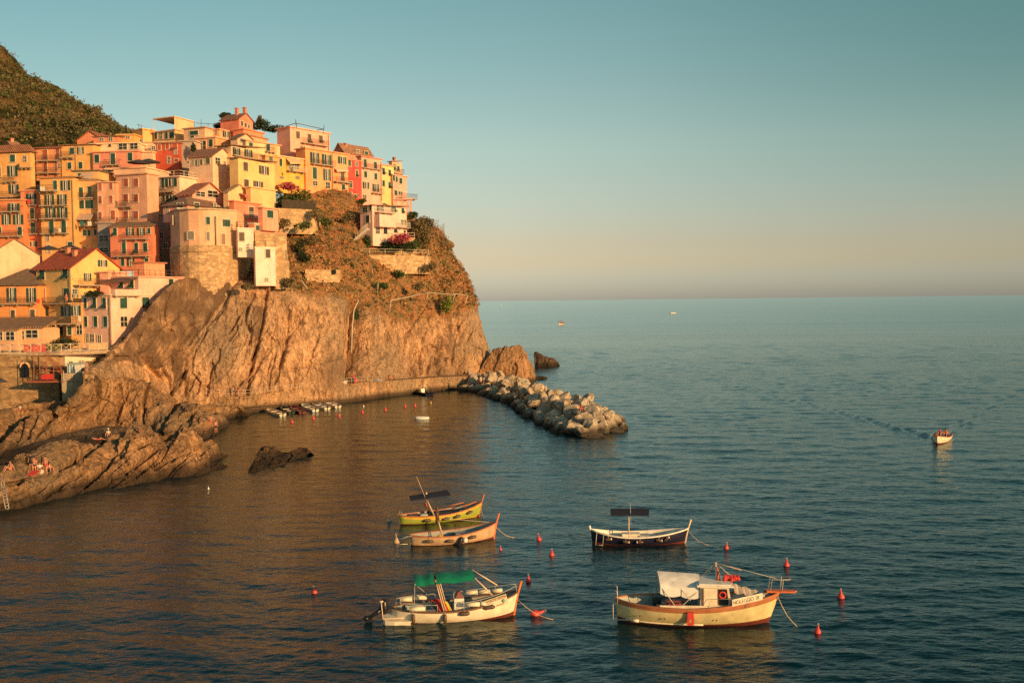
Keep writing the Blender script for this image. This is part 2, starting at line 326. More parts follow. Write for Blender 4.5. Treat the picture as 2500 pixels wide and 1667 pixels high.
def sea_mesh():
    rng = np.random.default_rng(5)
    ys = [24.0]
    while ys[-1] < 520: ys.append(ys[-1] * 1.0023)
    ys = np.array(ys); u = np.linspace(-.62, .62, 680); Y = np.repeat(ys[:, None], len(u), 1); X = (Y + 24) * u[None, :]; Y = Y.astype(np.float32); X = X.astype(np.float32); Z = np.zeros_like(X)
    cell = (Y + 6) * .0022
    # wind ripples and a little swell, a spectrum of long crested waves
    for k in range(110):
        lam = .34 * (20.0 ** (k / 109.0)); th = math.radians(rng.normal(-98, 38 if lam < 2.5 else 24)); kk = 2 * math.pi / lam
        a = SLOPE / kk * (1.25 if lam < 1.3 else .85 if lam < 2.5 else .55)
        nr = int(np.searchsorted((ys + 6) * .0022 * 2.2, lam)); 
        if nr < 2: continue
        x_, y_ = X[:nr], Y[:nr]; env = np.clip((lam / cell[:nr] - 2.2) / 2.0, 0, 1); ph = np.float32(kk) * (x_ * np.float32(math.cos(th)) + y_ * np.float32(math.sin(th))) + np.float32(rng.uniform(0, 6.28))
        if k % 6 == 0: f1, f2, p1, p2 = rng.uniform(.5, 1.5, 2).tolist() + rng.uniform(0, 6, 2).tolist(); gg = (.7 + .5 * np.sin(X * .045 * f1 + p1) * np.sin(Y * .05 * f2 + p2)).astype(np.float32)
        Z[:nr] += (env * a).astype(np.float32) * gg[:nr] * np.sin(ph)
    Z *= np.clip((520 - Y) / 200, 0, 1) * (.78 + .22 * np.clip((X + 16 - np.clip(100 - Y, 0, 60) * .3) / 22, 0, 1))
    # wake of the boat under way
    _b = G(2298, 1074, 0); bx, by = _b.x, _b.y + 1.5
    wx, wy = X - bx, Y - by
    d = (G(2190, 985, 0) - _b); d.z = 0; d = d.normalized(); al = wx * d.x + wy * d.y; ac = wx * -d.y + wy * d.x
    for sg in (-1, 1):
        q = ac * sg - al * .36
        Z += np.where(al > 0, .36 * np.exp(-(q / 1.3) ** 2) * np.cos(q * 2.6 + al * .6) * np.exp(-al / 55), 0)
    Z += np.where(al > 0, .05 * np.exp(-(ac / (1 + al * .05)) ** 2) * np.cos(al * 1.7) * np.exp(-al / 40), 0)
    # rings round the buoy off the cabin boat
    rr = np.hypot(X - RING[0], Y - RING[1]); Z += .012 * np.exp(-rr / 1.3) * np.cos(rr * 11)
    ny, nx = X.shape; co = np.stack([X, Y, Z], -1).reshape(-1, 3)
    i, j = np.meshgrid(np.arange(ny - 1), np.arange(nx - 1), indexing='ij'); a = (i * nx + j).ravel()
    F_ = np.stack([a, a + 1, a + nx + 1, a + nx], -1)
    # outer sheets: to the horizon, sides and behind the camera
    x0, x1 = float(X[0, 0]), float(X[0, -1]); X0, X1 = float(X[-1, 0]), float(X[-1, -1]); y0, y1 = float(ys[0]), float(ys[-1])
    ex = np.array([(x0, y0, 0), (x1, y0, 0), (X1, y1, 0), (X0, y1, 0), (-9000, -300, 0), (9000, -300, 0), (9000, 16000, 0), (-9000, 16000, 0)]); n0 = len(co)
    co = np.concatenate([co, ex]); E = np.array([(4, 5, 1, 0), (5, 6, 2, 1), (6, 7, 3, 2), (7, 4, 0, 3)]) + n0
    F_ = np.concatenate([F_, E]); me = bpy.data.meshes.new('sea'); me.vertices.add(len(co)); me.vertices.foreach_set('co', co.ravel().astype(np.float32))
    me.loops.add(len(F_) * 4); me.loops.foreach_set('vertex_index', F_.ravel().astype(np.int32)); me.polygons.add(len(F_)); me.polygons.foreach_set('loop_start', np.arange(0, len(F_) * 4, 4, dtype=np.int32))
    me.polygons.foreach_set('use_smooth', np.ones(len(F_), dtype=bool)); me.update(calc_edges=True); me.materials.append(SEA)
    o = bpy.data.objects.new('sea', me); COL.objects.link(o); return tag(o, kind='structure')
SLOPE = .020; RING = G(1996, 1543, 0)
sea_mesh()
# ================================================================ terrain
ROCK = rockmat('cliff_rock', (0.54, 0.315, 0.165), (0, R(32), 0), veg=True)
ROCKF = rockmat('shore_rock', (0.38, 0.215, 0.105), (0, R(52), 0), crackscale=0.3)
ROCK_WET_SHADE = rockmat('wet_and_shade_rock', (0.13, 0.085, 0.055), (0, R(45), 0))  # wet rocks; also darkens the gap floor in place of shade
CRACKS = [  # polylines in photo px, half width px, depth m
 ([(868, 740), (862, 800), (858, 850), (856, 925)], 14, 4.2), ([(885, 780), (880, 860), (876, 925)], 12, 2.0),
 ([(912, 770), (913, 850), (908, 920)], 5, 1.0), ([(1015, 850), (1010, 890), (1006, 925)], 7, 1.8), ([(1090, 845), (1070, 875), (1068, 890), (1078, 920)], 5, 1.5),
 ([(1052, 895), (1045, 925)], 5, 1.0), ([(990, 880), (965, 925)], 4, .8), ([(940, 870), (905, 925)], 4, .8), ([(1000, 790), (985, 850), (950, 900)], 4, .7),
 ([(650, 710), (640, 780), (625, 850), (605, 930), (602, 965)], 5, 1.2), ([(705, 760), (700, 830), (683, 898)], 5, 1.2), ([(605, 750), (597, 785), (613, 808), (608, 840)], 4, .8),
 ([(518, 890), (508, 930), (500, 965)], 5, 1.1), ([(470, 875), (468, 910), (488, 935), (480, 960)], 3, .6), ([(510, 790), (450, 870), (445, 960)], 8, .9),
 ([(575, 680), (540, 745), (520, 775), (470, 800), (430, 860)], 8, 1.2), ([(368, 790), (355, 830), (353, 860), (368, 900), (395, 930)], 9, 2.6), ([(395, 900), (410, 930), (415, 965)], 6, 1.0),
 ([(600, 745), (565, 800)], 4, .7), ([(620, 720), (585, 790)], 4, .7), ([(560, 850), (600, 835), (640, 830)], 3, .5), ([(740, 790), (730, 760), (715, 735)], 3, .5),
 ([(1130, 800), (1120, 850)], 4, .7), ([(960, 800), (945, 840), (940, 870)], 4, .7), ([(1040, 800), (1030, 840)], 4, .7), ([(700, 905), (760, 890), (850, 870)], 3, .5)]
_r = random.Random(4)
for _ in range(70):
    x = _r.uniform(400, 1150); y = _r.uniform(735, 915); l_ = _r.uniform(25, 90); sl = _r.uniform(.12, .75) if x < 850 else _r.uniform(.1, .5); pts_ = [(x, y)]
    for _k in range(4): x -= l_ / 4 * sl + _r.uniform(-4, 4); y += l_ / 4; pts_.append((x, y))
    CRACKS.append((pts_, _r.uniform(1.8, 3.2), _r.uniform(.25, .7)))
CG = {}
for c_ in CRACKS:
    pts, wd, dp = c_
    for gx in range(int((min(p[0] for p in pts) - 3 * wd) // 20), int((max(p[0] for p in pts) + 3 * wd) // 20) + 1):
        for gy in range(int((min(p[1] for p in pts) - 3 * wd) // 20), int((max(p[1] for p in pts) + 3 * wd) // 20) + 1): CG.setdefault((gx, gy), []).append(c_)
def crackd(px, py):
    tot = 0.0
    for pts, wd, dp in CG.get((int(px // 20), int(py // 20)), ()):
        best = 1e9
        for (ax, ay), (bx, by) in zip(pts, pts[1:]):
            dx, dy = bx - ax, by - ay; u = max(0, min(1, ((px - ax) * dx + (py - ay) * dy) / (dx * dx + dy * dy)))
            best = min(best, math.hypot(px - ax - u * dx, py - ay - u * dy))
        tot += dp * math.exp(-(best / wd) ** 2)
    return tot
def h1(n): return (math.sin(n * 127.1 + 3.7) * 43758.5453) % 1.0
def blocky(p, sx, ang, seed=0.0):
    q = p.x * math.sin(ang) - p.z * math.cos(ang); r = p.x * math.cos(ang) + p.z * math.sin(ang)
    w_ = noise.noise(V(q * sx * .5, r * sx * .3, seed)) * .5; c = V(q * sx + w_, r * sx * .38 + w_, p.y * sx * .35 + seed)
    _, pts = noise.voronoi(c); k = pts[0]; a = h1(k.x * 7.3 + k.y * 3.1 + k.z); b_ = h1(k.x * 2.7 + k.y * 9.1 + k.z * 1.7); e = h1(k.x * 5.1 + k.y * 1.3 + k.z * 4.9)
    return (a - .5) + (c.x - k.x) * (b_ - .35) * -1.5 + (c.y - k.y) * (e - .5) * 1.2
def strata(p, amp, sx=0.22, ang=R(58), seed=0.0):
    q = p.x * math.sin(ang) - p.z * math.cos(ang); r = p.x * math.cos(ang) + p.z * math.sin(ang)
    out = 0.0
    for f, a, w_ in ((sx * .55, 1.0, 1.6), (sx * 1.7, .42, 1.2), (sx * 4.6, .16, 1.0)):
        t_ = q * f + w_ * noise.noise(V(q * f * .3, r * f * .22, p.y * .05 + seed)) + .25 * noise.noise(V(q * f * 2, r * f * 1.1, seed)); n_ = math.floor(t_); fr = t_ - n_
        k = .35 + .9 * h1(n_ + seed); br = .75 + .5 * noise.noise(V(r * f * .9, n_ * 3.1, seed))
        out += a * k * br * (min(1.0, fr * 9) * (1 - fr) - .42)
    out = out * .62 + blocky(p, sx * 1.25, ang, seed) * .95 + blocky(p, sx * 3.6, ang + .1, seed + 5) * .38
    return amp * (out * 1.25 + noise.noise(V(q * sx * 5, r * sx * 1.6, p.y * .5)) * .22)
CR2 = [([(269, 1118), (262, 1135), (240, 1155), (210, 1184)], 4, .9), ([(382, 1098), (345, 1125), (308, 1152)], 4, .8), ([(425, 1052), (380, 1072), (330, 1095), (296, 1108)], 4, .8), ([(250, 1070), (215, 1100), (180, 1128), (150, 1145)], 6, 1.3), ([(120, 1150), (60, 1160), (0, 1170)], 5, .5),
 ([(470, 1095), (420, 1125), (370, 1150)], 3.5, .6), ([(340, 1060), (300, 1085), (270, 1118)], 3.5, .6), ([(239, 930), (240, 985), (215, 1008), (178, 1024)], 4, .9), ([(357, 945), (352, 985), (345, 1030)], 4, .9), ([(431, 985), (410, 1015), (393, 1052)], 5, 1.1), ([(470, 1010), (440, 1030), (425, 1060)], 3, .5), ([(290, 940), (300, 980), (285, 1030)], 3, .6), ([(90, 1020), (75, 1045), (70, 1070)], 3.5, .6), ([(60, 1025), (50, 1060)], 3, .5), ([(300, 985), (360, 990), (425, 985)], 3, .5), ([(150, 1000), (110, 1040), (95, 1065)], 4, .7), ([(200, 1160), (140, 1190), (110, 1215)], 3.5, .6), ([(455, 1120), (430, 1140), (405, 1165)], 3, .4)]
def crack2(px, py):
    tot = 0.0
    for pts, wd, dp in CR2:
        if not (pts[-1][0] - 90 < px < pts[0][0] + 90): continue
        best = 1e9
        for (ax, ay), (bx, by) in zip(pts, pts[1:]):
            dx, dy = bx - ax, by - ay; u = max(0, min(1, ((px - ax) * dx + (py - ay) * dy) / (dx * dx + dy * dy)))
            best = min(best, math.hypot(px - ax - u * dx, py - ay - u * dy))
        if best < wd * 3: tot += dp * math.exp(-(best / wd) ** 2)
    return tot
# cliff: (px, base(y,D), bare rock top(y,D), slope1(y,D), slope2(y,D))
cols = [
 (205, (925, 138), (900, 141), (893, 146), (886, 152)),
 (240, (935, 140), (890, 145), (884, 150), (878, 156)),
 (285, (945, 148), (850, 152), (846, 157), (842, 163)),
 (325, (955, 154), (815, 155), (812, 160), (808, 166)),
 (352, (960, 159), (768, 157), (766, 162), (764, 169)),
 (385, (964, 162), (726, 160), (722, 165), (716, 172)),
 (430, (966, 164), (690, 164), (686, 170), (675, 178)),
 (500, (965, 165), (688, 171), (676, 178), (655, 186)),
 (570, (963, 166), (690, 173), (672, 180), (640, 188)),
 (640, (957, 168), (702, 175), (668, 182), (560, 196)),
 (700, (950, 171), (700, 177), (625, 187), (470, 206)),
 (780, (942, 175), (722, 181), (600, 193), (458, 210)),
 (850, (934, 179), (745, 184), (600, 197), (478, 212)),
 (905, (929, 184), (760, 188), (640, 199), (520, 216)),
 (1000, (920, 196), (775, 200), (640, 209), (535, 222)),
 (1070, (917, 203), (785, 207), (665, 214), (572, 226)),
]
net = []
for px, b0, b1, b2, b3 in cols:
    base = P(px, b0[0], b0[1]); topp = P(px, b1[0], b1[1]); s1 = P(px, b2[0], b2[1]); s2 = P(px, b3[0], b3[1])
    row = [V(base.x, base.y - .6, -2.5), base, base.lerp(topp, .33) + V(0, -.25, 0), base.lerp(topp, .68) + V(0, -.4, 0), topp, topp.lerp(s1, .5), s1, s1.lerp(s2, .5), s2]
    bk = s2 + V(0, 14, .5); row += [bk, bk + V(0, 40, -.5)]
    net.append(row)
# right shoulder and silhouette, then the far side
def colr(lst):
    return [P(x, y, D) for x, y, D in lst]
r1 = [(1130, 917, 210), (1130, 880, 211), (1120, 835, 212), (1105, 790, 213), (1092, 740, 214), (1080, 700, 216), (1060, 650, 219), (1045, 600, 222)]
r2 = [(1195, 908, 215), (1190, 880, 216), (1176, 835, 217), (1163, 790, 218), (1148, 738, 219), (1125, 690, 221), (1097, 635, 224), (1068, 585, 227)]
r3 = [(1215, 905, 222), (1203, 880, 222), (1187, 835, 223), (1174, 790, 224), (1160, 735, 225), (1140, 685, 227), (1110, 630, 230), (1080, 578, 233)]
r4 = [(1200, 880, 245), (1188, 860, 245), (1170, 815, 246), (1158, 775, 247), (1144, 725, 249), (1122, 675, 251), (1094, 622, 254), (1060, 572, 257)]
r5 = [(1130, 850, 290), (1120, 835, 290), (1105, 800, 290), (1090, 760, 290), (1075, 715, 290), (1050, 665, 290), (1020, 615, 290), (990, 575, 290)]
for rr in (r1, r2, r3, r4, r5):
    pts = colr(rr); b0 = pts[0]
    row = [V(b0.x, b0.y, -2.5)] + pts[:1] + pts[1:]
    last = pts[-1]; row += [last + V(-3, 9, 2.0), last + V(-12, 34, 1.0)]
    net.append(row)
def cdisp(p, n, u, v):
    px, py = proj(p)
    e = min(1, v * 9) if v < .12 else 1
    slab = 0.28 + 0.75 * max(0, min(1, (480 - px) / 120)) + 0.55 * max(0, min(1, (px - 860) / 60))
    hgt = max(0, min(1, (py - 690) / 60))
    d = strata(p, .95 * slab * (0.35 + .65 * hgt), 0.24, R(56) if px < 520 else R(68))
    d += fbm(p, 0.09, 4) * 1.0 + fbm(p, 0.6, 5) * 0.36
    k = 1 if py > 500 else .3
    d = d * e * k - crackd(px, py)
    if 730 < py < 940:
        t_ = px - (868 - (py - 730) * .055); hh = min(1, (py - 730) / 90)
        if 0 < t_ < 44: d -= 6.5 * (1 - t_ / 44) * hh
        for cx_, w_, dp in ((1010, 22, 1.8), (1072, 20, 1.6), (1046, 16, 1.0), (912, 18, 1.2), (965, 22, .9)):
            t2 = px - cx_ - (930 - py) * .12
            if 0 < t2 < w_ and py > 840: d -= dp * (1 - t2 / w_) * min(1, (py - 840) / 30)
    return V(n.x * d * .5, n.y * d, n.z * d * .5) if py > 500 else V(0, 0, n.z * d * .3)
def cveg(p, n, u, v):
    px, py = proj(p)
    lim = np.interp(px, [200, 430, 520, 640, 700, 780, 850, 905, 1000, 1070, 1150], [600, 668, 680, 700, 702, 722, 742, 770, 790, 780, 760])
    return max(0, min(1, 0.5 + (lim - py) / 60 + fbm(p, .1, 3) * .25))
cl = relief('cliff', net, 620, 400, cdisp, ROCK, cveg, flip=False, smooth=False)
def inpoly(x, y, pl):
    c = False; j = len(pl) - 1
    for i in range(len(pl)):
        if (pl[i][1] > y) != (pl[j][1] > y) and x < (pl[j][0] - pl[i][0]) * (y - pl[i][1]) / (pl[j][1] - pl[i][1]) + pl[i][0]: c = not c
        j = i
    return c
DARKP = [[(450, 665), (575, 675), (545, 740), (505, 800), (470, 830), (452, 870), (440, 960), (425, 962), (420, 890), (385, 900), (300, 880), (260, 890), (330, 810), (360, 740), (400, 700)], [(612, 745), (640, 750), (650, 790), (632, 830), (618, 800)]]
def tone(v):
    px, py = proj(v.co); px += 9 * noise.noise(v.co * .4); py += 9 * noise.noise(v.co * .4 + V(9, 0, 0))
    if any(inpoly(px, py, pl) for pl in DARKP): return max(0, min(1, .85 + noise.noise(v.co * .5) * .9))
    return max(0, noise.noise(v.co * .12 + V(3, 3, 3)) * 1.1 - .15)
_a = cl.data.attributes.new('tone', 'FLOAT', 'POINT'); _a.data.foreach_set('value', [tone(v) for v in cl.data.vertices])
tag(cl, kind='structure')
# ground that carries the houses on the left
zt = [(146, 9.0), (156, 9.8), (166, 11), (173, 18), (181, 22), (190, 30), (200, 36), (215, 40), (240, 43)]
net = []
for px in (-160, -60, 40, 110, 170, 215, 245, 262):
    row = []
    for D, z in zt:
        DD = D + max(0, px - 150) * .04; row.append(V((px - 1250) / F * DD, DD, z))
    net.append(row)
SOIL = plain('town_ground', (0.22, 0.16, 0.10), .95, .3, .6, .5)
tag(relief('hillside', net, 60, 60, lambda p, n, u, v: fbm(p, .2, 3) * .3, SOIL), kind='structure')
# the hill behind the town
sil = [(-160, -30), (-60, 70), (0, 126), (45, 166), (85, 196), (130, 222), (165, 243), (205, 268), (235, 280), (262, 302), (288, 322), (306, 336), (335, 356), (380, 385), (430, 410)]
net = []
for i, (px, y) in enumerate(sil):
    Dc = 360 - 3.2 * max(0, i - 1) * 3
    f0 = V((px - 1250) / F * 232, 232, 44); cr_ = P(px, y + 3, Dc)
    row = [f0 + V(0, -10, -6), f0]
    for k in (.3, .6, .85): row.append(f0.lerp(cr_, k) + V(0, 0, 4 * math.sin(k * math.pi)))
    row += [cr_, cr_ + V(-5, 40, -8), cr_ + V(-10, 120, -50)]
    net.append(row)
def hdisp(p, n, u, v):
    rv = math.exp(-((p.x + 152 + (p.z - 60) * .35) / 7) ** 2) * 4
    return (1 - abs(noise.noise(p * .05)) * 2) * 1.6 + fbm(p, .12, 5) * 1.2 + fbm(p, .5, 3) * .5 - rv
def hill_mat():
    mt, t, b = nt('hill_scrub')
    n1 = N(t, 'ShaderNodeTexNoise', Scale=0.06, Detail=8.0, Roughness=0.7, Distortion=.6); t.links.new(coords(t), n1.inputs['Vector'])
    n2 = N(t, 'ShaderNodeTexNoise', Scale=0.55, Detail=6.0, Roughness=0.75); t.links.new(coords(t), n2.inputs['Vector'])
    c1 = ramp(t, [(0.36, (0.05, 0.055, 0.018)), (0.47, (0.09, 0.075, 0.03)), (0.53, (0.24, 0.14, 0.06)), (0.68, (0.32, 0.20, 0.10))], n1.outputs[0])
    c2 = mix(t, c1.outputs[0], (0.022, 0.026, 0.01), ramp(t, [(0.45, (0, 0, 0)), (0.62, (0.85,) * 3)], n2.outputs[0]).outputs[0])
    t.links.new(c2, b.inputs['Base Color']); b.inputs['Roughness'].default_value = 1; b.inputs['Specular IOR Level'].default_value = 0
    bp = N(t, 'ShaderNodeBump', Strength=1.0, Distance=1.4); t.links.new(n2.outputs[0], bp.inputs['Height']); t.links.new(bp.outputs[0], b.inputs['Normal'])
    return mt
hill = relief('hill', net, 200, 150, hdisp, hill_mat()); tag(hill, kind='structure')
# shore rocks, each from its crest line: (px, crest y, crest D, foot y, foot z)
def ridge(name, cl_, mat, back=7.0, amp=.7, ang=R(50), nu=150, nv=90, sx=.5, belly=.25, kind='structure', seed=0.0):
    net = []
    for px, cy, cD, fy, fz in cl_:
        c = P(px, cy, cD); f = G(px, fy, fz)
        if f.y > c.y - .8: f = V(f.x, c.y - .8, f.z)
        row = [V(f.x, f.y - .3, -2.5), V(f.x, f.y, fz - .3), f.lerp(c, .35) + V(0, 0, belly * (c.z - f.z)), f.lerp(c, .72) + V(0, 0, belly * .9 * (c.z - f.z)), c, c + V(.3, back * .35, -.25 * abs(c.z)), c + V(.6, back, -c.z * .7 - 1), V(c.x, c.y + back * 1.2, -2.5)]
        net.append(row)
    def dd(p, n, u, v):
        e = min(1, u * 8, (1 - u) * 8 + .15)
        d = strata(p, amp * .74, sx * .8, ang, seed) + fbm(p, .25, 4) * .45 + fbm(p, 1.2, 3) * .14
        d *= max(.2, e)
        if kind: px, py = proj(p); d -= crack2(px, py)
        return n * d
    o = relief(name, net, int(nu * 1.35), int(nv * 1.35), dd, mat, smooth=False)
    if kind: tag(o, kind=kind)
    return o
# front diagonal rock
ridge('shore_rock', [(-90, 1190, 86, 1262, 0), (-30, 1165, 88, 1252, 0), (20, 1142, 91, 1246, 0), (60, 1112, 95, 1238, 0), (110, 1090, 99, 1224, 0), (160, 1088, 102, 1214, 0), (200, 1093, 104, 1205, 0), (235, 1074, 106, 1198, 0), (270, 1058, 108, 1192, 0), (305, 1043, 109, 1187, 0), (338, 1036, 109, 1181, 0), (372, 1052, 110, 1175, 0),
  (400, 1056, 111, 1169, 0), (428, 1043, 112, 1166, 0), (455, 1044, 112, 1163, 0), (475, 1062, 112, 1161, 0), (492, 1088, 112, 1158, 0), (508, 1105, 112.5, 1155, 0), (516, 1140, 113, 1152, 0)], ROCKF, 7, .95, R(40), 230, 130, .34, .22)
ridge('shore_rock', [(488, 1150, 112, 1160, 0), (500, 1128, 113.5, 1156, 0), (520, 1118, 115, 1152, 0), (545, 1122, 116, 1148, 0), (558, 1132, 116.5, 1143, 0), (563, 1140, 117, 1141, 0)], ROCKF, 3, .25, R(20), 50, 40, .8, .3, seed=5)
# middle rock, and the wet floor of the gap, its missing shade put into the dark colour
ridge('shore_rock', [(-60, 1105, 121, 1112, 1.0), (-5, 1084, 123, 1100, 1.0), (25, 1056, 127, 1088, 1.0), (60, 1028, 130, 1080, 1.0), (90, 1014, 132, 1074, 1.0), (130, 1006, 134, 1062, 1.0), (165, 996, 136, 1050, 1.2), (200, 1000, 138, 1038, 1.2), (240, 1004, 139, 1032, 1.2), (300, 1030, 139, 1046, 1.0), (345, 1050, 138, 1060, .6)], ROCKF, 5, .6, R(42), 150, 80, .45, .1, seed=11)
ridge('shore_rock', [(-80, 1122, 118, 1165, -.2), (0, 1102, 121, 1140, -.2), (60, 1088, 123, 1125, -.2), (130, 1070, 126, 1112, -.2), (200, 1048, 130, 1105, -.2), (260, 1040, 132, 1095, -.2), (330, 1052, 132, 1085, -.2), (390, 1075, 128, 1090, -.2)], ROCK_WET_SHADE, 4, .3, R(30), 90, 40, .6, -.1, seed=13)
# back rock
ridge('shore_rock', [(140, 1010, 133, 1044, 1), (165, 998, 134, 1042, 1), (190, 980, 134.5, 1042, 1), (212, 952, 135, 1040, 1), (240, 934, 136.5, 1038, .8), (275, 927, 138.5, 1040, .8), (310, 927, 141, 1048, .6), (345, 938, 143, 1056, .4), (375, 950, 145, 1060, .3), (405, 968, 144, 1066, .2), (435, 985, 143, 1072, 0), (465, 988, 142, 1075, 0), (492, 996, 142, 1075, 0), (512, 1015, 141.5, 1070, 0), (525, 1045, 141, 1068, 0), (545, 1062, 141, 1065, 0)], ROCKF, 10, .9, R(48), 190, 110, .3, .25, seed=23)
# ground rising from the rocks to the harbour wall on the left
ridge('shore_rock', [(-120, 1010, 132, 1100, 1), (-40, 1003, 133, 1085, 1), (20, 996, 134, 1065, 1), (70, 990, 136, 1050, 1), (130, 984, 138, 1040, 1), (190, 972, 139, 1030, 1), (240, 960, 141, 1020, 1)], ROCKF, 10, .5, R(20), 120, 60, .4, .05, seed=31)
# dark wet islet in the harbour
ridge('rock_islet', [(606, 1149, 106.5, 1156, 0), (618, 1126, 110, 1155, 0), (632, 1100, 115, 1150, 0), (650, 1096, 116.5, 1146, 0), (672, 1099, 116.5, 1140, 0), (695, 1101, 116, 1133, 0), (708, 1105, 115.5, 1128, 0), (718, 1098, 116.5, 1122, 0), (735, 1099, 117, 1118, 0), (752, 1109, 116.5, 1114, 0)], rockmat('islet_rock', (0.22, .12, .055), (0, R(45), 0)), 2.5, .35, R(35), 90, 50, .8, .2, None, 3)
bpy.data.objects['rock_islet']['label'] = 'low dark wet rock alone in the harbour water right of the bathing rocks'; bpy.data.objects['rock_islet']['category'] = 'rock'
# outcrop at the foot of the headland and rocks beyond
ridge('rock_outcrop', [(1172, 905, 214, 938, 0), (1185, 880, 215, 938, 0), (1200, 858, 216, 938, 0), (1222, 850, 216, 938, 0), (1245, 849, 216, 938, 0), (1262, 842, 217, 938, 0), (1275, 846, 218, 936, 0), (1287, 872, 219, 935, 0), (1300, 900, 220, 934, 0), (1306, 925, 221, 931, 0)], rockmat('outcrop_rock', (0.42, .23, .11), (0, R(20), 0)), 9, .6, R(65), 100, 80, .4, .12, None, 41)
bpy.data.objects['rock_outcrop']['label'] = 'big blocky brown rock at the foot of the headland behind the breakwater'; bpy.data.objects['rock_outcrop']['category'] = 'rock'
ridge('sea_stack', [(1304, 885, 268, 893, 0), (1307, 858, 270, 894, 0), (1314, 859, 270, 894, 0), (1326, 867, 270, 892, 0), (1340, 873, 270, 890, 0), (1352, 876, 271, 887, 0), (1361, 883, 271, 885, 0)], ROCK_WET_SHADE, 4, .25, R(65), 50, 40, .6, .1, None, 51)
bpy.data.objects['sea_stack']['label'] = 'pointed dark brown rock standing alone in the open sea'; bpy.data.objects['sea_stack']['category'] = 'rock'
ridge('low_rock', [(1306, 921, 226, 924, 0), (1315, 916, 227, 924, 0), (1325, 918, 227, 923, 0), (1333, 921, 228, 922, 0)], ROCK_WET_SHADE, 2, .1, R(40), 30, 24, .8, .1, None, 61)
bpy.data.objects['low_rock']['label'] = 'small flat reddish rock barely above the sea right of the big outcrop'; bpy.data.objects['low_rock']['category'] = 'rock'
# ================================================================ buildings
CREAM = (0.62, 0.50, 0.34); GLASS = plain('window_glass', (0.02, 0.025, 0.025), .15, .3)
TRIM = plain('window_surround', (0.62, 0.52, 0.38), .85); CURT = plain('curtain', (0.5, 0.45, 0.36), .9)
def shut(col):
    key = ('sh', col)
    if key in MATS: return MATS[key]
    mt, t, b = nt('shutter_paint')
    w_ = N(t, 'ShaderNodeTexWave', Scale=2.6); w_.bands_direction = 'Z'; t.links.new(coords(t), w_.inputs['Vector'])
    n = N(t, 'ShaderNodeTexNoise', Scale=.7, Detail=3.0); t.links.new(coords(t), n.inputs['Vector'])
    c = ramp(t, [(0.35, [k * .65 for k in col]), (0.65, [min(1, k * 1.35) for k in col])], n.outputs[0]).outputs[0]
    t.links.new(mix(t, c, tuple(k * .4 for k in col), ramp(t, [(0, (.6,) * 3), (.4, (0, 0, 0))], w_.outputs['Color']).outputs[0]), b.inputs['Base Color'])
    b.inputs['Roughness'].default_value = .7; MATS[key] = mt; return mt
GR = (0.018, 0.075, 0.05); RD = (0.42, 0.09, 0.04); BR = (0.12, 0.075, 0.045); OL = (0.09, 0.12, 0.05)
SC = {'g': GR, 'r': RD, 'b': BR, 'l': OL}
IRON = plain('rail_iron', (0.10, 0.07, 0.05), .6); WRAIL = plain('pale_rail', (0.62, 0.55, 0.42), .6); SLAB = plain('balcony_slab', (0.42, 0.32, 0.22), .9)
AWN = plain('awning_cloth', (0.5, 0.43, 0.3), .9); GREYW = plain('grey_infill', (0.22, 0.19, 0.15), .9)
class Bld: pass
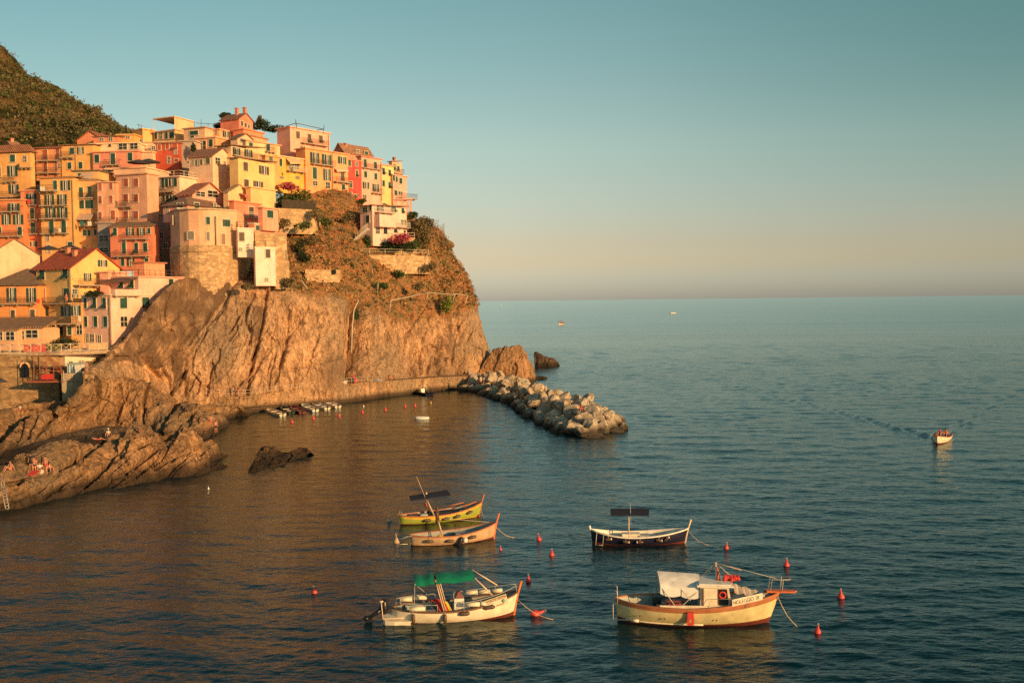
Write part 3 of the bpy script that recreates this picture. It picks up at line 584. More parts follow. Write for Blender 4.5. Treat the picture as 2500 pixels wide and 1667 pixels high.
def bld(name, label, cat, x0, xc, x1, yt, yb, D, t, col, roof='flat', rise=1.5, rcol=None, items=(), chim=(), wallm=None, over=.3, rail=None, para=0.0):
    t = R(t); b = Bld(); nL = V(-math.sin(t), -math.cos(t), 0); nR = V(math.cos(t), -math.sin(t), 0)
    dL = V(-math.cos(t), math.sin(t), 0); dR = V(math.sin(t), math.cos(t), 0)
    top = P(xc, yt, D); z1 = top.z; z0 = P(xc, yb, D).z; C = V(top.x, top.y, 0)
    def hit(px, py, n):
        d = ray(px, py); q = C - CAM; q.z = 0; return CAM + d * (q.dot(n) / V(d.x, d.y, 0).dot(n))
    L1 = x0[0] if isinstance(x0, tuple) else (hit(x0, yt, nL) - C).dot(dL)
    L2 = x1[0] if isinstance(x1, tuple) else (hit(x1, yt, nR) - C).dot(dR)
    L1 = max(1.0, L1); L2 = max(1.0, L2)
    A = C + dL * L1; B_ = C + dR * L2; E = A + dR * L2
    r = anchor(name, (C.x, C.y, z0)); tag(r, label, cat, 'houses of the village above the harbour')
    wm = wallm or plaster(col)
    mb = MB(); poly = [A, C, B_, E]
    mb.prism(poly, z0, z1)
    def up_(p, z): return V(p.x, p.y, z)
    zr = z1 + rise; roofm = tiles(rcol or (0.33, 0.125, 0.065))
    o = over
    if roof in ('gR', 'gL'):
        if roof == 'gR': m1, m2, e1, e2, ax, cr_ = (C + B_) / 2, (A + E) / 2, (C, A), (B_, E), dL, dR
        else: m1, m2, e1, e2, ax, cr_ = (A + C) / 2, (E + B_) / 2, (A, E), (C, B_), dR * -1, dL * -1
        # gable triangles
        for p, q, mm in ((e1[0], e2[0], m1), (e1[1], e2[1], m2)):
            mb.add([up_(p, z1), up_(q, z1), up_(mm, zr)], [(0, 1, 2)])
        mb.build('wall', wm, r)
        rm = MB(); half = (e1[0] - m1).length; sl_ = rise / half; th = .16
        k = ax if roof == 'gR' else ax
        f1 = k * -1 * o if roof == 'gR' else k * o
        for e, sgn in ((e1, -1), (e2, 1)):
            c_ = cr_ if roof == 'gR' else dL * -1
            out = c_ * sgn * o
            pe1 = up_(e[0], z1 - o * sl_) + out; pe2 = up_(e[1], z1 - o * sl_) + out
            fo = (e[0] - e[1]).normalized() * o
            a_, b2, c2, d2 = pe1 + fo, pe2 - fo, up_(m2, zr) - fo, up_(m1, zr) + fo
            rm.hexa([a_, b2, c2, d2] + [p + V(0, 0, th) for p in (a_, b2, c2, d2)])
        ro = rm.build('roof', roofm, r)
    elif roof in ('hip', 'shed'):
        mb.build('wall', wm, r); rm = MB()
        q = [up_(A, z1) + (dL - dR) * o, up_(C, z1) - (dL + dR) * o, up_(B_, z1) + (dR - dL) * o, up_(E, z1) + (dL + dR) * o]
        if roof == 'hip':
            ins = min(L1, L2) / 2 * .98
            if L1 >= L2: m1, m2 = (A + E) / 2 - dL * ins, (C + B_) / 2 + dL * ins; fs = [(0, 1, 5, 4), (1, 2, 5), (2, 3, 4, 5), (3, 0, 4), (3, 2, 1, 0)]
            else: m1, m2 = (A + C) / 2 + dR * ins, (E + B_) / 2 - dR * ins; fs = [(0, 1, 4), (1, 2, 5, 4), (2, 3, 5), (3, 0, 4, 5), (3, 2, 1, 0)]
            vs = [v + V(0, 0, .05) for v in q] + [up_(m1, zr), up_(m2, zr)]
            rm.add(vs, fs); 
        else:
            a_, c_, b2, e_ = q[0], q[1], q[2], q[3]
            hi = V(0, 0, rise); rm.hexa([a_, c_, b2 + hi, e_ + hi, a_ + V(0, 0, .16), c_ + V(0, 0, .16), b2 + hi + V(0, 0, .16), e_ + hi + V(0, 0, .16)])
        ro = rm.build('roof', roofm, r)
    else:
        if para:
            pass
        mb.build('wall', wm, r); rm = MB()
        q = [A + (dL - dR) * o, C - (dL + dR) * o, B_ + (dR - dL) * o, E + (dL + dR) * o]
        rm.prism(q, z1 + .003, z1 + .22)
        if para:
            th = .2
            for p_, q_, n_ in ((A, C, nL), (C, B_, nR)):
                mid = (p_ + q_) / 2 - n_ * (th / 2 + .04); L = (q_ - p_).length - .1
                rm.box(up_(mid, z1 + .22 + para / 2), (L, th, para), ((q_ - p_).normalized(), n_, V(0, 0, 1)))
        ro = rm.build('roof', plaster(rcol or tuple(min(.8, c * 1.12) for c in col)), r)
    if rail:
        rb = MB()
        for p_, q_ in ((A, C), (C, B_)):
            L = (q_ - p_).length; n_ = max(2, int(L / 1.2)); d_ = (q_ - p_) / n_
            for i in range(n_ + 1): rb.box(up_(p_ + d_ * i, z1 + .22 + .5), (.07, .07, 1.0))
            for h in (.45, 1.0): rb.box(up_((p_ + q_) / 2, z1 + .22 + h), (L, .06, .06), ((q_ - p_).normalized(), V(0, 0, 1).cross((q_ - p_).normalized()), V(0, 0, 1)))
        rb.build('railing', WRAIL if rail == 'w' else IRON, r)
    for fx, fz, hgt in chim:   # chimney at fraction along dL and dR
        c = A.lerp(C, fx) + dR * (L2 * fz); zz = z1 + rise * (1 - abs(fz - .5) * 1.6 if roof[0] == 'g' else .5)
        cm = MB(); cm.box((c.x, c.y, zz + hgt / 2 - .2), (.6, .6, hgt), (dL, dR, V(0, 0, 1))); cm.box((c.x, c.y, zz + hgt - .2 + .06), (.8, .8, .12), (dL, dR, V(0, 0, 1)))
        cm.build('chimney', plaster((0.42, 0.22, 0.12)), ro)
    def frame(face): return (nL, dL * -1) if face == 'L' else (nR, dR)
    for it in items:
        k = it[0]
        if k in 'LR':
            face, x, y, w_, h_, ty = it[:6]; n, u = frame(face)
            p = hit(x, y, n); a1 = hit(x - w_ / 2, y, n); a2 = hit(x + w_ / 2, y, n); W = (a2 - a1).length
            H = abs(hit(x, y - h_ / 2, n).z - hit(x, y + h_ / 2, n).z)
            W = max(.5, W); Z = V(0, 0, 1); ax = (u, n * -1, Z)
            c0 = ty[0]; sc_ = SC.get(ty[1] if len(ty) > 1 else 'g', GR)
            if c0 == 'o': pw = W * .44; sw = W * .27
            elif c0 in 'gh': pw = W; sw = W / 2
            else: pw = W; sw = 0
            wn = MB(); f_ = .12 if c0 != 'k' else .04
            if c0 == 'a':
                seg = [(math.cos(a) * pw / 2, H / 2 - pw / 2 + math.sin(a) * pw / 2) for a in [i * math.pi / 8 for i in range(9)]]
                outl = [(-pw / 2, -H / 2), (pw / 2, -H / 2)] + seg
                vs = [p + n * .05 + u * a + Z * c for a, c in outl]; wn.add(vs, [tuple(range(len(vs)))], 0)
                wn.box(p + n * .04 - Z * (H / 2 + .05), (pw + .3, .2, .1), ax)
                wo = wn.build('window', GLASS, r); continue
            if c0 != 'k':
                for sx_ in (-1, 1): wn.box(p + u * sx_ * (pw / 2 + f_ / 2) + n * .04, (f_, .09, H), ax)
                wn.box(p + Z * (H / 2 + f_ / 2) + n * .04, (pw + 2 * f_, .1, f_), ax); wn.box(p - Z * (H / 2 + f_ / 2) + n * .07, (pw + 2.6 * f_, .2, f_ * .8), ax)
                if c0 in 'op': wn.box(p + n * .045, (.08, .06, H), ax)
                if c0 == 'p' and H < 2.2: wn.box(p + n * .045, (pw, .05, .07), ax)
            else: wn.box(p + n * .02, (pw, .05, H), ax)
            wo = wn.build('door' if c0 in 'dt' else 'window', GREYW if c0 == 'k' else TRIM, r)
            if c0 == 'k': continue
            if c0 in 'opgh':
                pn = MB(); pn.box(p + n * .012, (pw, .03, H), ax); pn.build('pane', GLASS, wo)
                if c0 == 'o': cb = MB(); cb.box(p + n * .032 + u * pw * .14, (pw * .3, .012, H * .96), ax); cb.build('curtain', CURT, wo)
            if c0 in 'dt':
                dm = MB(); dm.box(p + n * .03, (pw, .05, H), ax); dm.build('door_leaf', shut(sc_) if c0 == 'd' else CURT, wo)
            if c0 == 'o':
                for sx_ in (-1, 1):
                    sm = MB(); sm.box(p + u * sx_ * (pw / 2 + f_ + sw / 2) + n * .07, (sw, .06, H), ax); sm.build('shutter', shut(sc_), wo)
            if c0 in 'gh':
                for sx_ in (-1, 1):
                    hh = H if c0 == 'g' else H * .62
                    sm = MB(); sm.box(p + u * sx_ * W / 4 + n * .06 + Z * (H - hh) / 2, (W / 2 - .02, .06, hh), ax)
                    if c0 == 'h':
                        q_ = p + u * sx_ * W / 4 + n * .09 + Z * (H / 2 - hh); hx = u * (W / 4 - .02)
                        e_ = q_ + n * .55 - Z * (H * .38)
                        sm.hexa([e_ - hx, e_ + hx, q_ + hx, q_ - hx] + [v + n * .05 + Z * .05 for v in (e_ - hx, e_ + hx, q_ + hx, q_ - hx)])
                    sm.build('shutter', shut(sc_), wo)
        elif k == 'b':
            _, face, xa, xb, y, ty = it[:6]; n, u = frame(face); a1 = hit(xa, y, n); a2 = hit(xb, y, n); L = (a2 - a1).length; zc = (a1.z + a2.z) / 2
            mid = (a1 + a2) / 2; mid.z = zc; dp = it[6] if len(it) > 6 else 1.1; ax = (u, n * -1, V(0, 0, 1))
            bb = MB(); bb.box(mid + n * dp / 2, (L, dp, .16), ax)
            for q_ in (-.4, 0, .4): bb.box(mid + u * L * q_ + n * dp * .4 + V(0, 0, -.2), (.15, dp * .7, .25), ax)
            bo = bb.build('balcony', SLAB, r); rb = MB()
            if ty == 's':
                rb.box(mid + n * (dp - .06) + V(0, 0, .53), (L, .1, .9), ax)
                for s_ in (-1, 1): rb.box(mid + u * s_ * (L / 2 - .05) + n * (dp / 2 - .06) + V(0, 0, .53), (.1, dp - .12, .9), ax)
                rb.build('parapet', plaster(it[7] if len(it) > 7 else col), bo)
            else:
                bars = max(3, int(L / .22))
                for i in range(bars + 1): rb.box(mid + u * (L * (i / bars - .5)) + n * (dp - .05) + V(0, 0, .55), (.035, .035, .95), ax)
                for hh in ((1.0,) if ty == 'i' else (.35, .68, 1.0)): rb.box(mid + n * (dp - .05) + V(0, 0, hh + .06), (L, .05, .05), ax)
                for s_ in (-1, 1):
                    rb.box(mid + u * s_ * L / 2 + n * dp / 2 + V(0, 0, 1.06), (.04, dp, .04), ax)
                rb.build('railing', IRON if ty == 'i' else WRAIL, bo)
        elif k == 'w':
            _, face, xa, xb, y, drop, outd = it[:7]; n, u = frame(face); a1 = hit(xa, y, n); a2 = hit(xb, y, n)
            aw = MB(); Zd = V(0, 0, -drop); aw.sheet(a1 + n * .05, a2 + n * .05, a2 + n * outd + Zd, a1 + n * outd + Zd, .04)
            aw.sheet(a1 + n * outd + Zd, a2 + n * outd + Zd, a2 + n * (outd + .02) + Zd * 1.0 - V(0, 0, .3), a1 + n * (outd + .02) + Zd * 1.0 - V(0, 0, .3), .03)
            aw.build('awning', plaster(it[7]) if len(it) > 7 else AWN, r)
        elif k == 'p':    # drainpipe
            _, face, x, ya, yb_ = it; n, u = frame(face); a1 = hit(x, ya, n) + n * .1; a2 = hit(x, yb_, n) + n * .1
            pp = MB(); pp.tube([a1, V(a1.x, a1.y, a2.z)], .06, 5); pp.build('drainpipe', plain('pipe', (.25, .17, .1), .6), r)
        elif k == 'u':   # bay / box volume on facade: (u, face, xa, xb, ytop, ybot, depth, col)
            _, face, xa, xb, ya, yb_, dp, cc = it; n, u = frame(face); a1 = hit(xa, ya, n); a2 = hit(xb, ya, n); zb = hit(xa, yb_, n).z
            mid = (a1 + a2) / 2; bb = MB(); bb.box(V(mid.x, mid.y, (a1.z + zb) / 2) + n * dp / 2, ((a2 - a1).length, dp, a1.z - zb), (u, n * -1, V(0, 0, 1))); bb.build('bay', plaster(cc), r)
    b.r = r; b.A, b.B, b.C, b.E, b.z0, b.z1 = A, B_, C, E, z0, z1; b.dL, b.dR, b.nL, b.nR = dL, dR, nL, nR; b.hit = hit
    return b
def grid(face, xs, ys, w_, h_, ty): return [(face, x, y, w_, h_, ty) for y in ys for x in xs]
YEL = (0.58, 0.36, 0.11); ORG = (0.56, 0.27, 0.10); CRM = (0.66, 0.52, 0.32); PNK = (0.60, 0.32, 0.21); PAL = (0.68, 0.48, 0.33); COR = (0.60, 0.21, 0.11); WHT = (0.72, 0.60, 0.45); BEI = (0.52, 0.37, 0.23)
H_ = 'house'
# --- lower left group by the harbour ramp
bld('house', 'blank cream gable wall at the left edge behind the orange balcony house', H_, (5,), -24, 97, 622, 760, 165, 58, (0.62, 0.46, 0.26), 'gR', 2.6, (0.30, .18, .10), over=.3)
bld('house', 'orange house with long iron balconies and a brown hipped roof', H_, -30, 92, (9,), 697, 800, 161, 5, (0.60, 0.29, 0.09), 'hip', 2.9, (0.24, .15, .09),
    items=[('L', 29, 720, 20, 34, 'og'), ('L', 77, 720, 20, 34, 'og'), ('L', 32, 772, 10, 30, 'gb'), ('L', 80, 772, 11, 32, 'gb'), ('b', 'L', 3, 90, 742, 'i', .9), ('b', 'L', 0, 92, 788, 'i', .9)], over=.5)
bld('house', 'yellow house with the bright red tiled roof and green shutters', H_, 88, 172, 292, 653, 850, 160, 28, (0.58, 0.43, 0.15), 'gR', 3.1, (0.50, .10, .045),
    items=[('L', 103, 670, 12, 24, 'hg'), ('L', 160, 668, 12, 24, 'hg'), ('L', 105, 722, 12, 36, 'gg'), ('L', 163, 722, 12, 36, 'gg'), ('L', 106, 760, 24, 22, 'og'), ('L', 163, 760, 24, 24, 'og'),
    ('L', 110, 800, 10, 22, 'tg'), ('L', 131, 806, 9, 24, 'dg'), ('L', 150, 806, 9, 24, 'dg'), ('b', 'L', 89, 171, 742, 'i', .9), ('R', 250, 643, 20, 16, 'og'), ('R', 213, 676, 15, 18, 'og'), ('b', 'R', 176, 232, 697, 'i', 1.6), ('R', 183, 716, 12, 22, 'og'), ('p', 'L', 170, 655, 820)], chim=[(.35, .4, 1.0), (.7, .3, .9)], over=.45)
bld('house', 'narrow ochre annex with stacked balconies between yellow and pale pink houses', H_, 172, 199, (6,), 742, 850, 158, 8, (0.55, .36, .14), 'flat', items=[('L', 186, 758, 20, 24, 'og'), ('b', 'L', 153, 200, 790, 'i', 1.5), ('L', 170, 806, 10, 22, 'dg'), ('L', 194, 804, 13, 24, 'p'), ('L', 183, 712, 10, 10, 'p')])
bld('house', 'pale pink corner house with green shutters and a red door beside the cliff', H_, 198, 270, 452, 722, 905, 156, 24, (0.68, 0.45, 0.30), 'flat',
    items=[('L', 209, 740, 6, 25, 'gg'), ('L', 231, 740, 8, 25, 'hg'), ('L', 255, 740, 8, 26, 'hg'), ('L', 210, 785, 7, 24, 'gg'), ('L', 234, 785, 8, 25, 'gg'), ('L', 258, 785, 9, 25, 'gg'), ('L', 213, 825, 7, 20, 'p'), ('L', 225, 825, 10, 18, 'p'), ('L', 243, 828, 8, 18, 'p'),
    ('R', 301, 740, 17, 25, 'gg'), ('R', 355, 738, 17, 24, 'hg'), ('R', 302, 785, 16, 24, 'pg'), ('R', 360, 783, 17, 25, 'gg'), ('R', 304, 835, 17, 25, 'dr'), ('b', 'R', 271, 336, 722, 's', .9, (0.68, 0.45, 0.30)), ('p', 'L', 268, 725, 850)], over=.15)
bld('house', 'set back pale upper storey of the corner house with a small green shuttered window', H_, 264, 338, 458, 677, 730, 161.5, 24, (0.66, 0.44, 0.30), 'flat', rcol=(.55, .35, .22),
    items=[('L', 297, 694, 8, 20, 'hg'), ('L', 322, 692, 9, 22, 'hg'), ('R', 417, 692, 11, 22, 'gg'), ('w', 'L', 262, 337, 680, .3, 1.6, (.16, .11, .08))], rail='i')
bld('house', 'rooftop hut with orange walls on the terrace above the corner house', 'hut', 325, 352, 402, 642, 680, 167, 24, (0.60, 0.30, 0.16), 'flat', rcol=(.30, .16, .1))
bld('house', 'small blush pink stair tower between yellow gable and rooftop terrace', H_, 243, 264, (5,), 665, 730, 163, 15, (.62, .38, .25), 'flat')
bld('restaurant', 'low cream restaurant with a sloping brown roof at the left edge', 'restaurant', -60, 42, (6,), 806, 862, 153, 4, (0.55, 0.38, 0.2), 'shed', 1.7, (0.34, .19, .10), items=[('L', 25, 820, 20, 20, 'pb'), ('L', 0, 820, 12, 20, 'pb')], over=.5)
bld('restaurant', 'glass fronted terrace room beside the low cream restaurant', 'restaurant', 42, 104, (5,), 800, 862, 154, 4, (0.56, .39, .2), 'shed', 1.5, (0.32, .18, .10), items=[('L', 54, 818, 10, 20, 'p'), ('L', 78, 815, 28, 18, 'p')], over=.5)
bld('beach_house', 'low white building under the railed terrace with small dark windows', 'building', 140, 158, 290, 858, 925, 148, 30, (0.70, 0.56, 0.38), 'flat', items=[('R', 218, 887, 12, 11, 'p'), ('R', 172, 886, 9, 7, 'p'), ('R', 198, 884, 12, 6, 'p')], over=.1)
# --- second tier, left
bld('house', 'tall ochre house at the left edge with a terracotta hipped roof', H_, -60, 74, 84, 372, 560, 190, 8, (0.60, 0.37, 0.12), 'hip', 1.6, (0.34, .14, .07),
    items=[('L', 31, 387, 12, 18, 'gg'), ('L', 31, 418, 22, 26, 'og'), ('b', 'L', 14, 46, 444, 'i', .8), ('L', 61, 390, 8, 18, 'p'), ('b', 'L', 54, 80, 410, 's', .8), ('L', 34, 462, 22, 22, 'og'), ('b', 'L', -10, 50, 482, 'i', .9), ('L', -2, 420, 8, 24, 'gb')], over=.5)
bld('house', 'red orange house with paired dark shutters below the tall ochre house', H_, -60, 57, (8,), 489, 620, 184, 5, (0.58, 0.23, 0.09), 'flat', rcol=(.55, .34, .18),
    items=[('L', 16, 536, 19, 24, 'og'), ('L', 45, 536, 22, 24, 'og'), ('L', 34, 506, 26, 18, 'og'), ('b', 'L', 3, 56, 518, 'i', .9), ('L', 49, 564, 10, 20, 'gg'), ('b', 'L', -10, 58, 578, 'i', .8), ('L', 0, 562, 6, 14, 'g')])
bld('house', 'narrow red orange house with three small balconies next to the yellow one', H_, 50, 102, (8,), 466, 640, 185.5, 6, (0.60, 0.22, 0.10), 'flat', rcol=(.55, .30, .17),
    items=[('L', 77, 487, 22, 27, 'og'), ('L', 79, 521, 10, 26, 'gg'), ('L', 81, 556, 11, 26, 'gg'), ('b', 'L', 54, 95, 502, 'i', .8), ('b', 'L', 56, 96, 537, 'i', .7), ('b', 'L', 56, 97, 572, 'i', .7), ('L', 78, 596, 22, 12, 'o')])
bld('house', 'tall yellow house with four stacked balconies and a brown tiled roof', H_, 97, 178, (9,), 434, 640, 183, 7, (0.62, 0.38, 0.13), 'shed', 1.4, (0.36, .19, .10),
    items=[('L', 135, 452, 9, 22, 'gg'), ('L', 160, 453, 20, 24, 'og'), ('b', 'L', 97, 143, 468, 'i', 1.2), ('L', 121, 490, 20, 28, 'og'), ('L', 152, 489, 20, 28, 'og'), ('b', 'L', 101, 168, 503, 'i', .9), ('L', 124, 520, 22, 24, 'og'), ('L', 153, 520, 22, 26, 'og'), ('b', 'L', 103, 171, 535, 'i', 1.0),
    ('L', 126, 555, 11, 28, 'gg'), ('L', 156, 554, 11, 28, 'gg'), ('b', 'L', 103, 171, 571, 'i', .9), ('L', 117, 582, 6, 12, 'p'), ('L', 119, 606, 9, 18, 't'), ('L', 172, 603, 12, 24, 'dg'), ('p', 'L', 176, 440, 620)], over=.4)
bld('house', 'narrow ochre house with striped awnings over two balconies', H_, 178, 240, (9,), 440, 640, 184.5, 6, (0.60, 0.37, 0.14), 'flat', rcol=(.3, .25, .15),
    items=[('L', 198, 470, 10, 24, 'gg'), ('L', 219, 469, 9, 24, 'hg'), ('b', 'L', 178, 233, 485, 'i', .6), ('L', 196, 500, 19, 20, 'g'), ('L', 218, 499, 19, 20, 'g'), ('w', 'L', 183, 232, 521, 1.0, 1.4, (.36, .30, .2)), ('L', 205, 542, 28, 8, 'p'), ('b', 'L', 184, 236, 553, 'i', 1.0), ('L', 207, 569, 9, 14, 'g'), ('L', 218, 569, 5, 14, 'g'), ('L', 233, 567, 6, 14, 'g'), ('L', 205, 608, 5, 12, 'pb'), ('p', 'L', 238, 445, 620)])
bld('house', 'yellow terrace storey with a hanging awning and dark canopy', H_, 178, 240, (6,), 418, 448, 187, 6, (0.60, 0.40, 0.15), 'flat', rcol=(.10, .12, .07), items=[('w', 'L', 200, 232, 422, .9, 1.2, (.45, .38, .26)), ('L', 195, 431, 8, 16, 'g'), ('L', 215, 437, 22, 7, 'p'), ('b', 'L', 176, 232, 451, 'i', .9)])
bld('house', 'pinkish beige house with red closed shutters in two columns', H_, 237, 284, (9,), 446, 640, 182.5, 6, (0.56, 0.33, 0.19), 'flat', rcol=(.5, .33, .2),
    items=grid('L', [244.5], [456, 488, 527], 8, 18, 'gr') + grid('L', [271], [454, 487], 8, 18, 'gr') + [('L', 276, 525, 10, 22, 'gr'), ('b', 'L', 241, 283, 546, 'i', .9)])
bld('house', 'tall pinkish beige corner house with larger red shutters', H_, 281, 358, 386, 425, 640, 181, 20, (0.56, 0.34, 0.20), 'flat', rcol=(.52, .34, .2),
    items=grid('L', [307.5, 332], [446, 484, 525], 11, 19, 'gr') + [('b', 'L', 284, 328, 506, 'i', .8), ('b', 'L', 284, 330, 546, 'i', .8), ('p', 'L', 284, 430, 540)], over=.3)
bld('house', 'cream terrace wall with parapet and dark parasols above the beige corner house', H_, 278, 355, (8,), 410, 430, 188, 12, (.60, .44, .26), 'flat')
bld('house', 'coral red and orange house with three balcony rows below the beige corner house', H_, 268, 372, 386, 553, 660, 176, 10, (0.60, 0.23, 0.12), 'shed', .9, (.28, .17, .1),
    items=[('L', 281, 566, 9, 18, 'hg'), ('L', 318, 566, 16, 18, 'og'), ('L', 345, 566, 16, 18, 'og'), ('L', 364, 564, 7, 14, 'g'), ('b', 'L', 306, 366, 584, 'i', .9), ('L', 303, 606, 9, 28, 'gg'), ('L', 333, 606, 9, 26, 'hg'), ('L', 355, 604, 10, 22, 'gg'), ('b', 'L', 283, 368, 626, 'i', .9), ('L', 300, 640, 8, 18, 'g'), ('L', 320, 640, 14, 18, 'o'), ('L', 358, 634, 9, 12, 'g')])
bld('house', 'grey building with painted shade in the gap left of the round tower', H_, 370, 414, (8,), 525, 680, 184, 0, (0.22, 0.19, 0.14), 'flat', items=[('L', 395, 575, 9, 14, 'p'), ('L', 385, 560, 8, 12, 'p'), ('L', 404, 600, 8, 12, 'p')])  # shadow of the gap put into the dark wall colour
bld('house', 'small grey loggia house squeezed between ochre and coral houses', H_, 238, 270, (6,), 545, 640, 181.5, 4, (.26, .25, .2), 'flat', items=[('L', 254, 582, 22, 14, 'p'), ('L', 254, 610, 22, 10, 'p')])
# --- third tier, left to middle
bld('house', 'orange house with brown shutters, two long balconies and a red tile roof', H_, 87, 149, (8,), 362, 440, 198, 6, (0.60, 0.28, 0.12), 'shed', 1.7, (0.42, .13, .06),
    items=[('L', 110, 378, 12, 24, 'gr'), ('L', 141, 376, 9, 26, 'gr'), ('L', 111, 409, 9, 22, 'gr'), ('L', 137, 408, 7, 18, 'gr'), ('L', 145, 406, 6, 12, 'p'), ('b', 'L', 88, 150, 394, 'i', .9), ('b', 'L', 90, 150, 424, 'i', .9)], over=.5)
bld('house', 'yellow ochre house with white framed green windows beside salmon house', H_, 149, 227, (9,), 354, 445, 197, 6, (0.60, 0.37, 0.12), 'shed', .9, (0.30, .15, .08),
    items=[('L', 176, 369, 11, 16, 'gg'), ('b', 'L', 151, 184, 386, 'i', .9), ('L', 197, 368, 13, 17, 'og'), ('L', 170, 405, 9, 16, 'gg'), ('L', 197, 404, 9, 16, 'gg'), ('p', 'L', 184, 358, 440)], over=.4)
bld('house', 'salmon pink house with three white framed green shutters', H_, 226, 336, 345, 370, 440, 195, 8, (0.62, 0.27, 0.16), 'flat', rcol=(.6, .3, .18), items=[('L', 237, 388, 11, 20, 'gg'), ('L', 276, 389, 11, 28, 'gg'), ('L', 318, 383, 11, 20, 'gg'), ('b', 'L', 258, 298, 404, 'i', .9), ('w', 'L', 262, 290, 409, .3, 1.2, (.6, .45, .28)), ('L', 270, 415, 14, 8, 'p')])
bld('house', 'cream terrace storey with a sloping stair and glazed doors above salmon house', H_, 222, 336, (6,), 350, 372, 199, 6, (0.66, .52, .31), 'flat', items=[('L', 300, 358, 20, 14, 'p'), ('L', 327, 357, 18, 14, 'p'), ('L', 268, 355, 5, 5, 'a')])
bld('house', 'pale pink gabled house behind the tall ochre house', H_, 2, 40, 62, 368, 420, 206, 40, (.62, .38, .24), 'gL', 2.2, (.4, .2, .12), chim=[(.5, .4, 1.2)])
bld('house', 'orange gable with a low red roof in front of the scrubby hill', H_, 188, 252, (9,), 342, 380, 212, 10, (.62, .27, .13), 'gL', 2.0, (.4, .14, .07))
bld('house', 'coral house with two small dark windows beneath the hill', H_, 228, 288, (8,), 334, 372, 208, 6, (.62, .25, .12), 'shed', .8, (.26, .13, .08), items=[('L', 248, 341, 10, 6, 'p'), ('L', 270, 340, 10, 7, 'p')])
bld('house', 'ochre house with a single wide window left of the yellow box house', H_, 287, 328, (8,), 330, 370, 210, 6, (.62, .39, .12), 'flat', items=[('L', 312, 336, 10, 5, 'p')])
bld('house', 'windowless yellow box house near the ridge', H_, 326, 348, 376, 316, 370, 212, 40, (.64, .42, .15), 'flat')
bld('house', 'cream house with a shaded roof terrace left of the dark red house', H_, 336, 372, (7,), 372, 430, 198.5, 8, (.66, .50, .30), 'flat', items=[('L', 375, 362, 8, 8, 'p')], rail='i')
bld('house', 'white lean-to house with a blue window below the box house', H_, 322, 384, (7,), 348, 400, 202, 8, (.68, .53, .34), 'shed', 1.3, (.62, .46, .30), items=[('L', 345, 346, 7, 9, 'p'), ('L', 376, 362, 9, 10, 'p')])
bld('house', 'dark brick red house with faded shutters in the middle of the village', H_, 380, 437, 441, 350, 440, 199, 8, (0.40, 0.09, 0.045), 'flat', rcol=(.3, .14, .09), items=[('L', 389, 360, 8, 14, 'gr'), ('L', 409, 358, 8, 14, 'gr'), ('L', 427, 358, 12, 14, 'hr'), ('L', 413, 391, 7, 16, 'p'), ('L', 429, 372, 5, 9, 'p'), ('L', 431, 392, 10, 8, 'gr')])
bld('house', 'pale wall with faded blue patch and hanging plants right of the red house', H_, 437, 474, (6,), 345, 440, 201, 8, (.42, .38, .27), 'flat')
bld('house', 'yellow house with an open covered roof loggia near the ridge', H_, 376, 428, 476, 318, 375, 210, 30, (0.66, 0.46, 0.19), 'flat', rcol=(.55, .38, .2), items=[('L', 381, 332, 6, 16, 'g'), ('L', 393, 332, 8, 16, 'p'), ('L', 407, 331, 6, 16, 'g'), ('L', 420, 330, 11, 16, 'g')])
bld('house', 'beige flat roofed house with a green shutter and pale chimney stub', H_, 448, 500, 522, 312, 360, 206, 20, (.60, .43, .24), 'flat', rcol=(.4, .26, .15), items=[('L', 474, 325, 20, 10, 'gg'), ('L', 470, 333, 8, 12, 'g')])
bld('house', 'apricot house with a wide dark window above the cream gable', H_, 472, 526, 590, 336, 400, 203, 20, (.62, .36, .16), 'flat', rcol=(.64, .46, .28), items=[('L', 495, 356, 16, 22, 'p'), ('L', 515, 350, 9, 18, 'gg')])
bld('house', 'peach house with a green shuttered window under a curved parapet', H_, 513, 535, 568, 317, 370, 208, 25, (.62, .36, .18), 'flat', items=[('R', 552, 329, 15, 14, 'og'), ('L', 528, 324, 6, 8, 'p')])
bld('house', 'coral house with a gable and two chimneys on the very top of the village', H_, 538, 583, 617, 290, 345, 214, 25, (.64, .24, .14), 'gR', 1.4, (.34, .14, .08), items=[('R', 590, 302, 5, 12, 'gb'), ('R', 599, 306, 5, 10, 'gb'), ('R', 607, 309, 4, 9, 'gb')], chim=[(.6, .4, 1.6), (.95, .5, 1.4)])
bld('house', 'low coral wall house right below the coral gable', H_, 570, 595, 643, 316, 350, 209, 25, (.64, .26, .13), 'flat')
bld('house', 'small apricot house tucked below the low coral one', H_, 583, 600, 652, 330, 375, 205, 25, (.62, .36, .17), 'flat', rcol=(.35, .2, .12))
bld('house', 'cream cottage with brown roof and small dormer windows near the ridge', H_, 563, 580, 620, 338, 375, 202, 25, (.64, .47, .27), 'gR', 1.2, (.28, .15, .09), items=[('R', 590, 343, 8, 8, 'p')])
bld('house', 'yellow block with two green shutters below the ridge', H_, 592, 600, 683, 344, 400, 198, 35, (.66, .47, .22), 'flat', rcol=(.5, .33, .18), items=[('R', 612, 354, 9, 11, 'gg'), ('R', 654, 360, 9, 20, 'gg'), ('b', 'R', 646, 668, 372, 'i', .8)])
bld('house', 'cream house under a long brown tiled roof with a glazed veranda', H_, 530, 564, 645, 356, 410, 193.5, 25, (.66, .49, .26), 'shed', .8, (.25, .15, .09), items=[('R', 577, 372, 16, 22, 'og'), ('R', 606, 376, 17, 20, 'og'), ('R', 631, 381, 8, 9, 'p'), ('b', 'R', 566, 640, 386, 'i', .7)], over=.5)
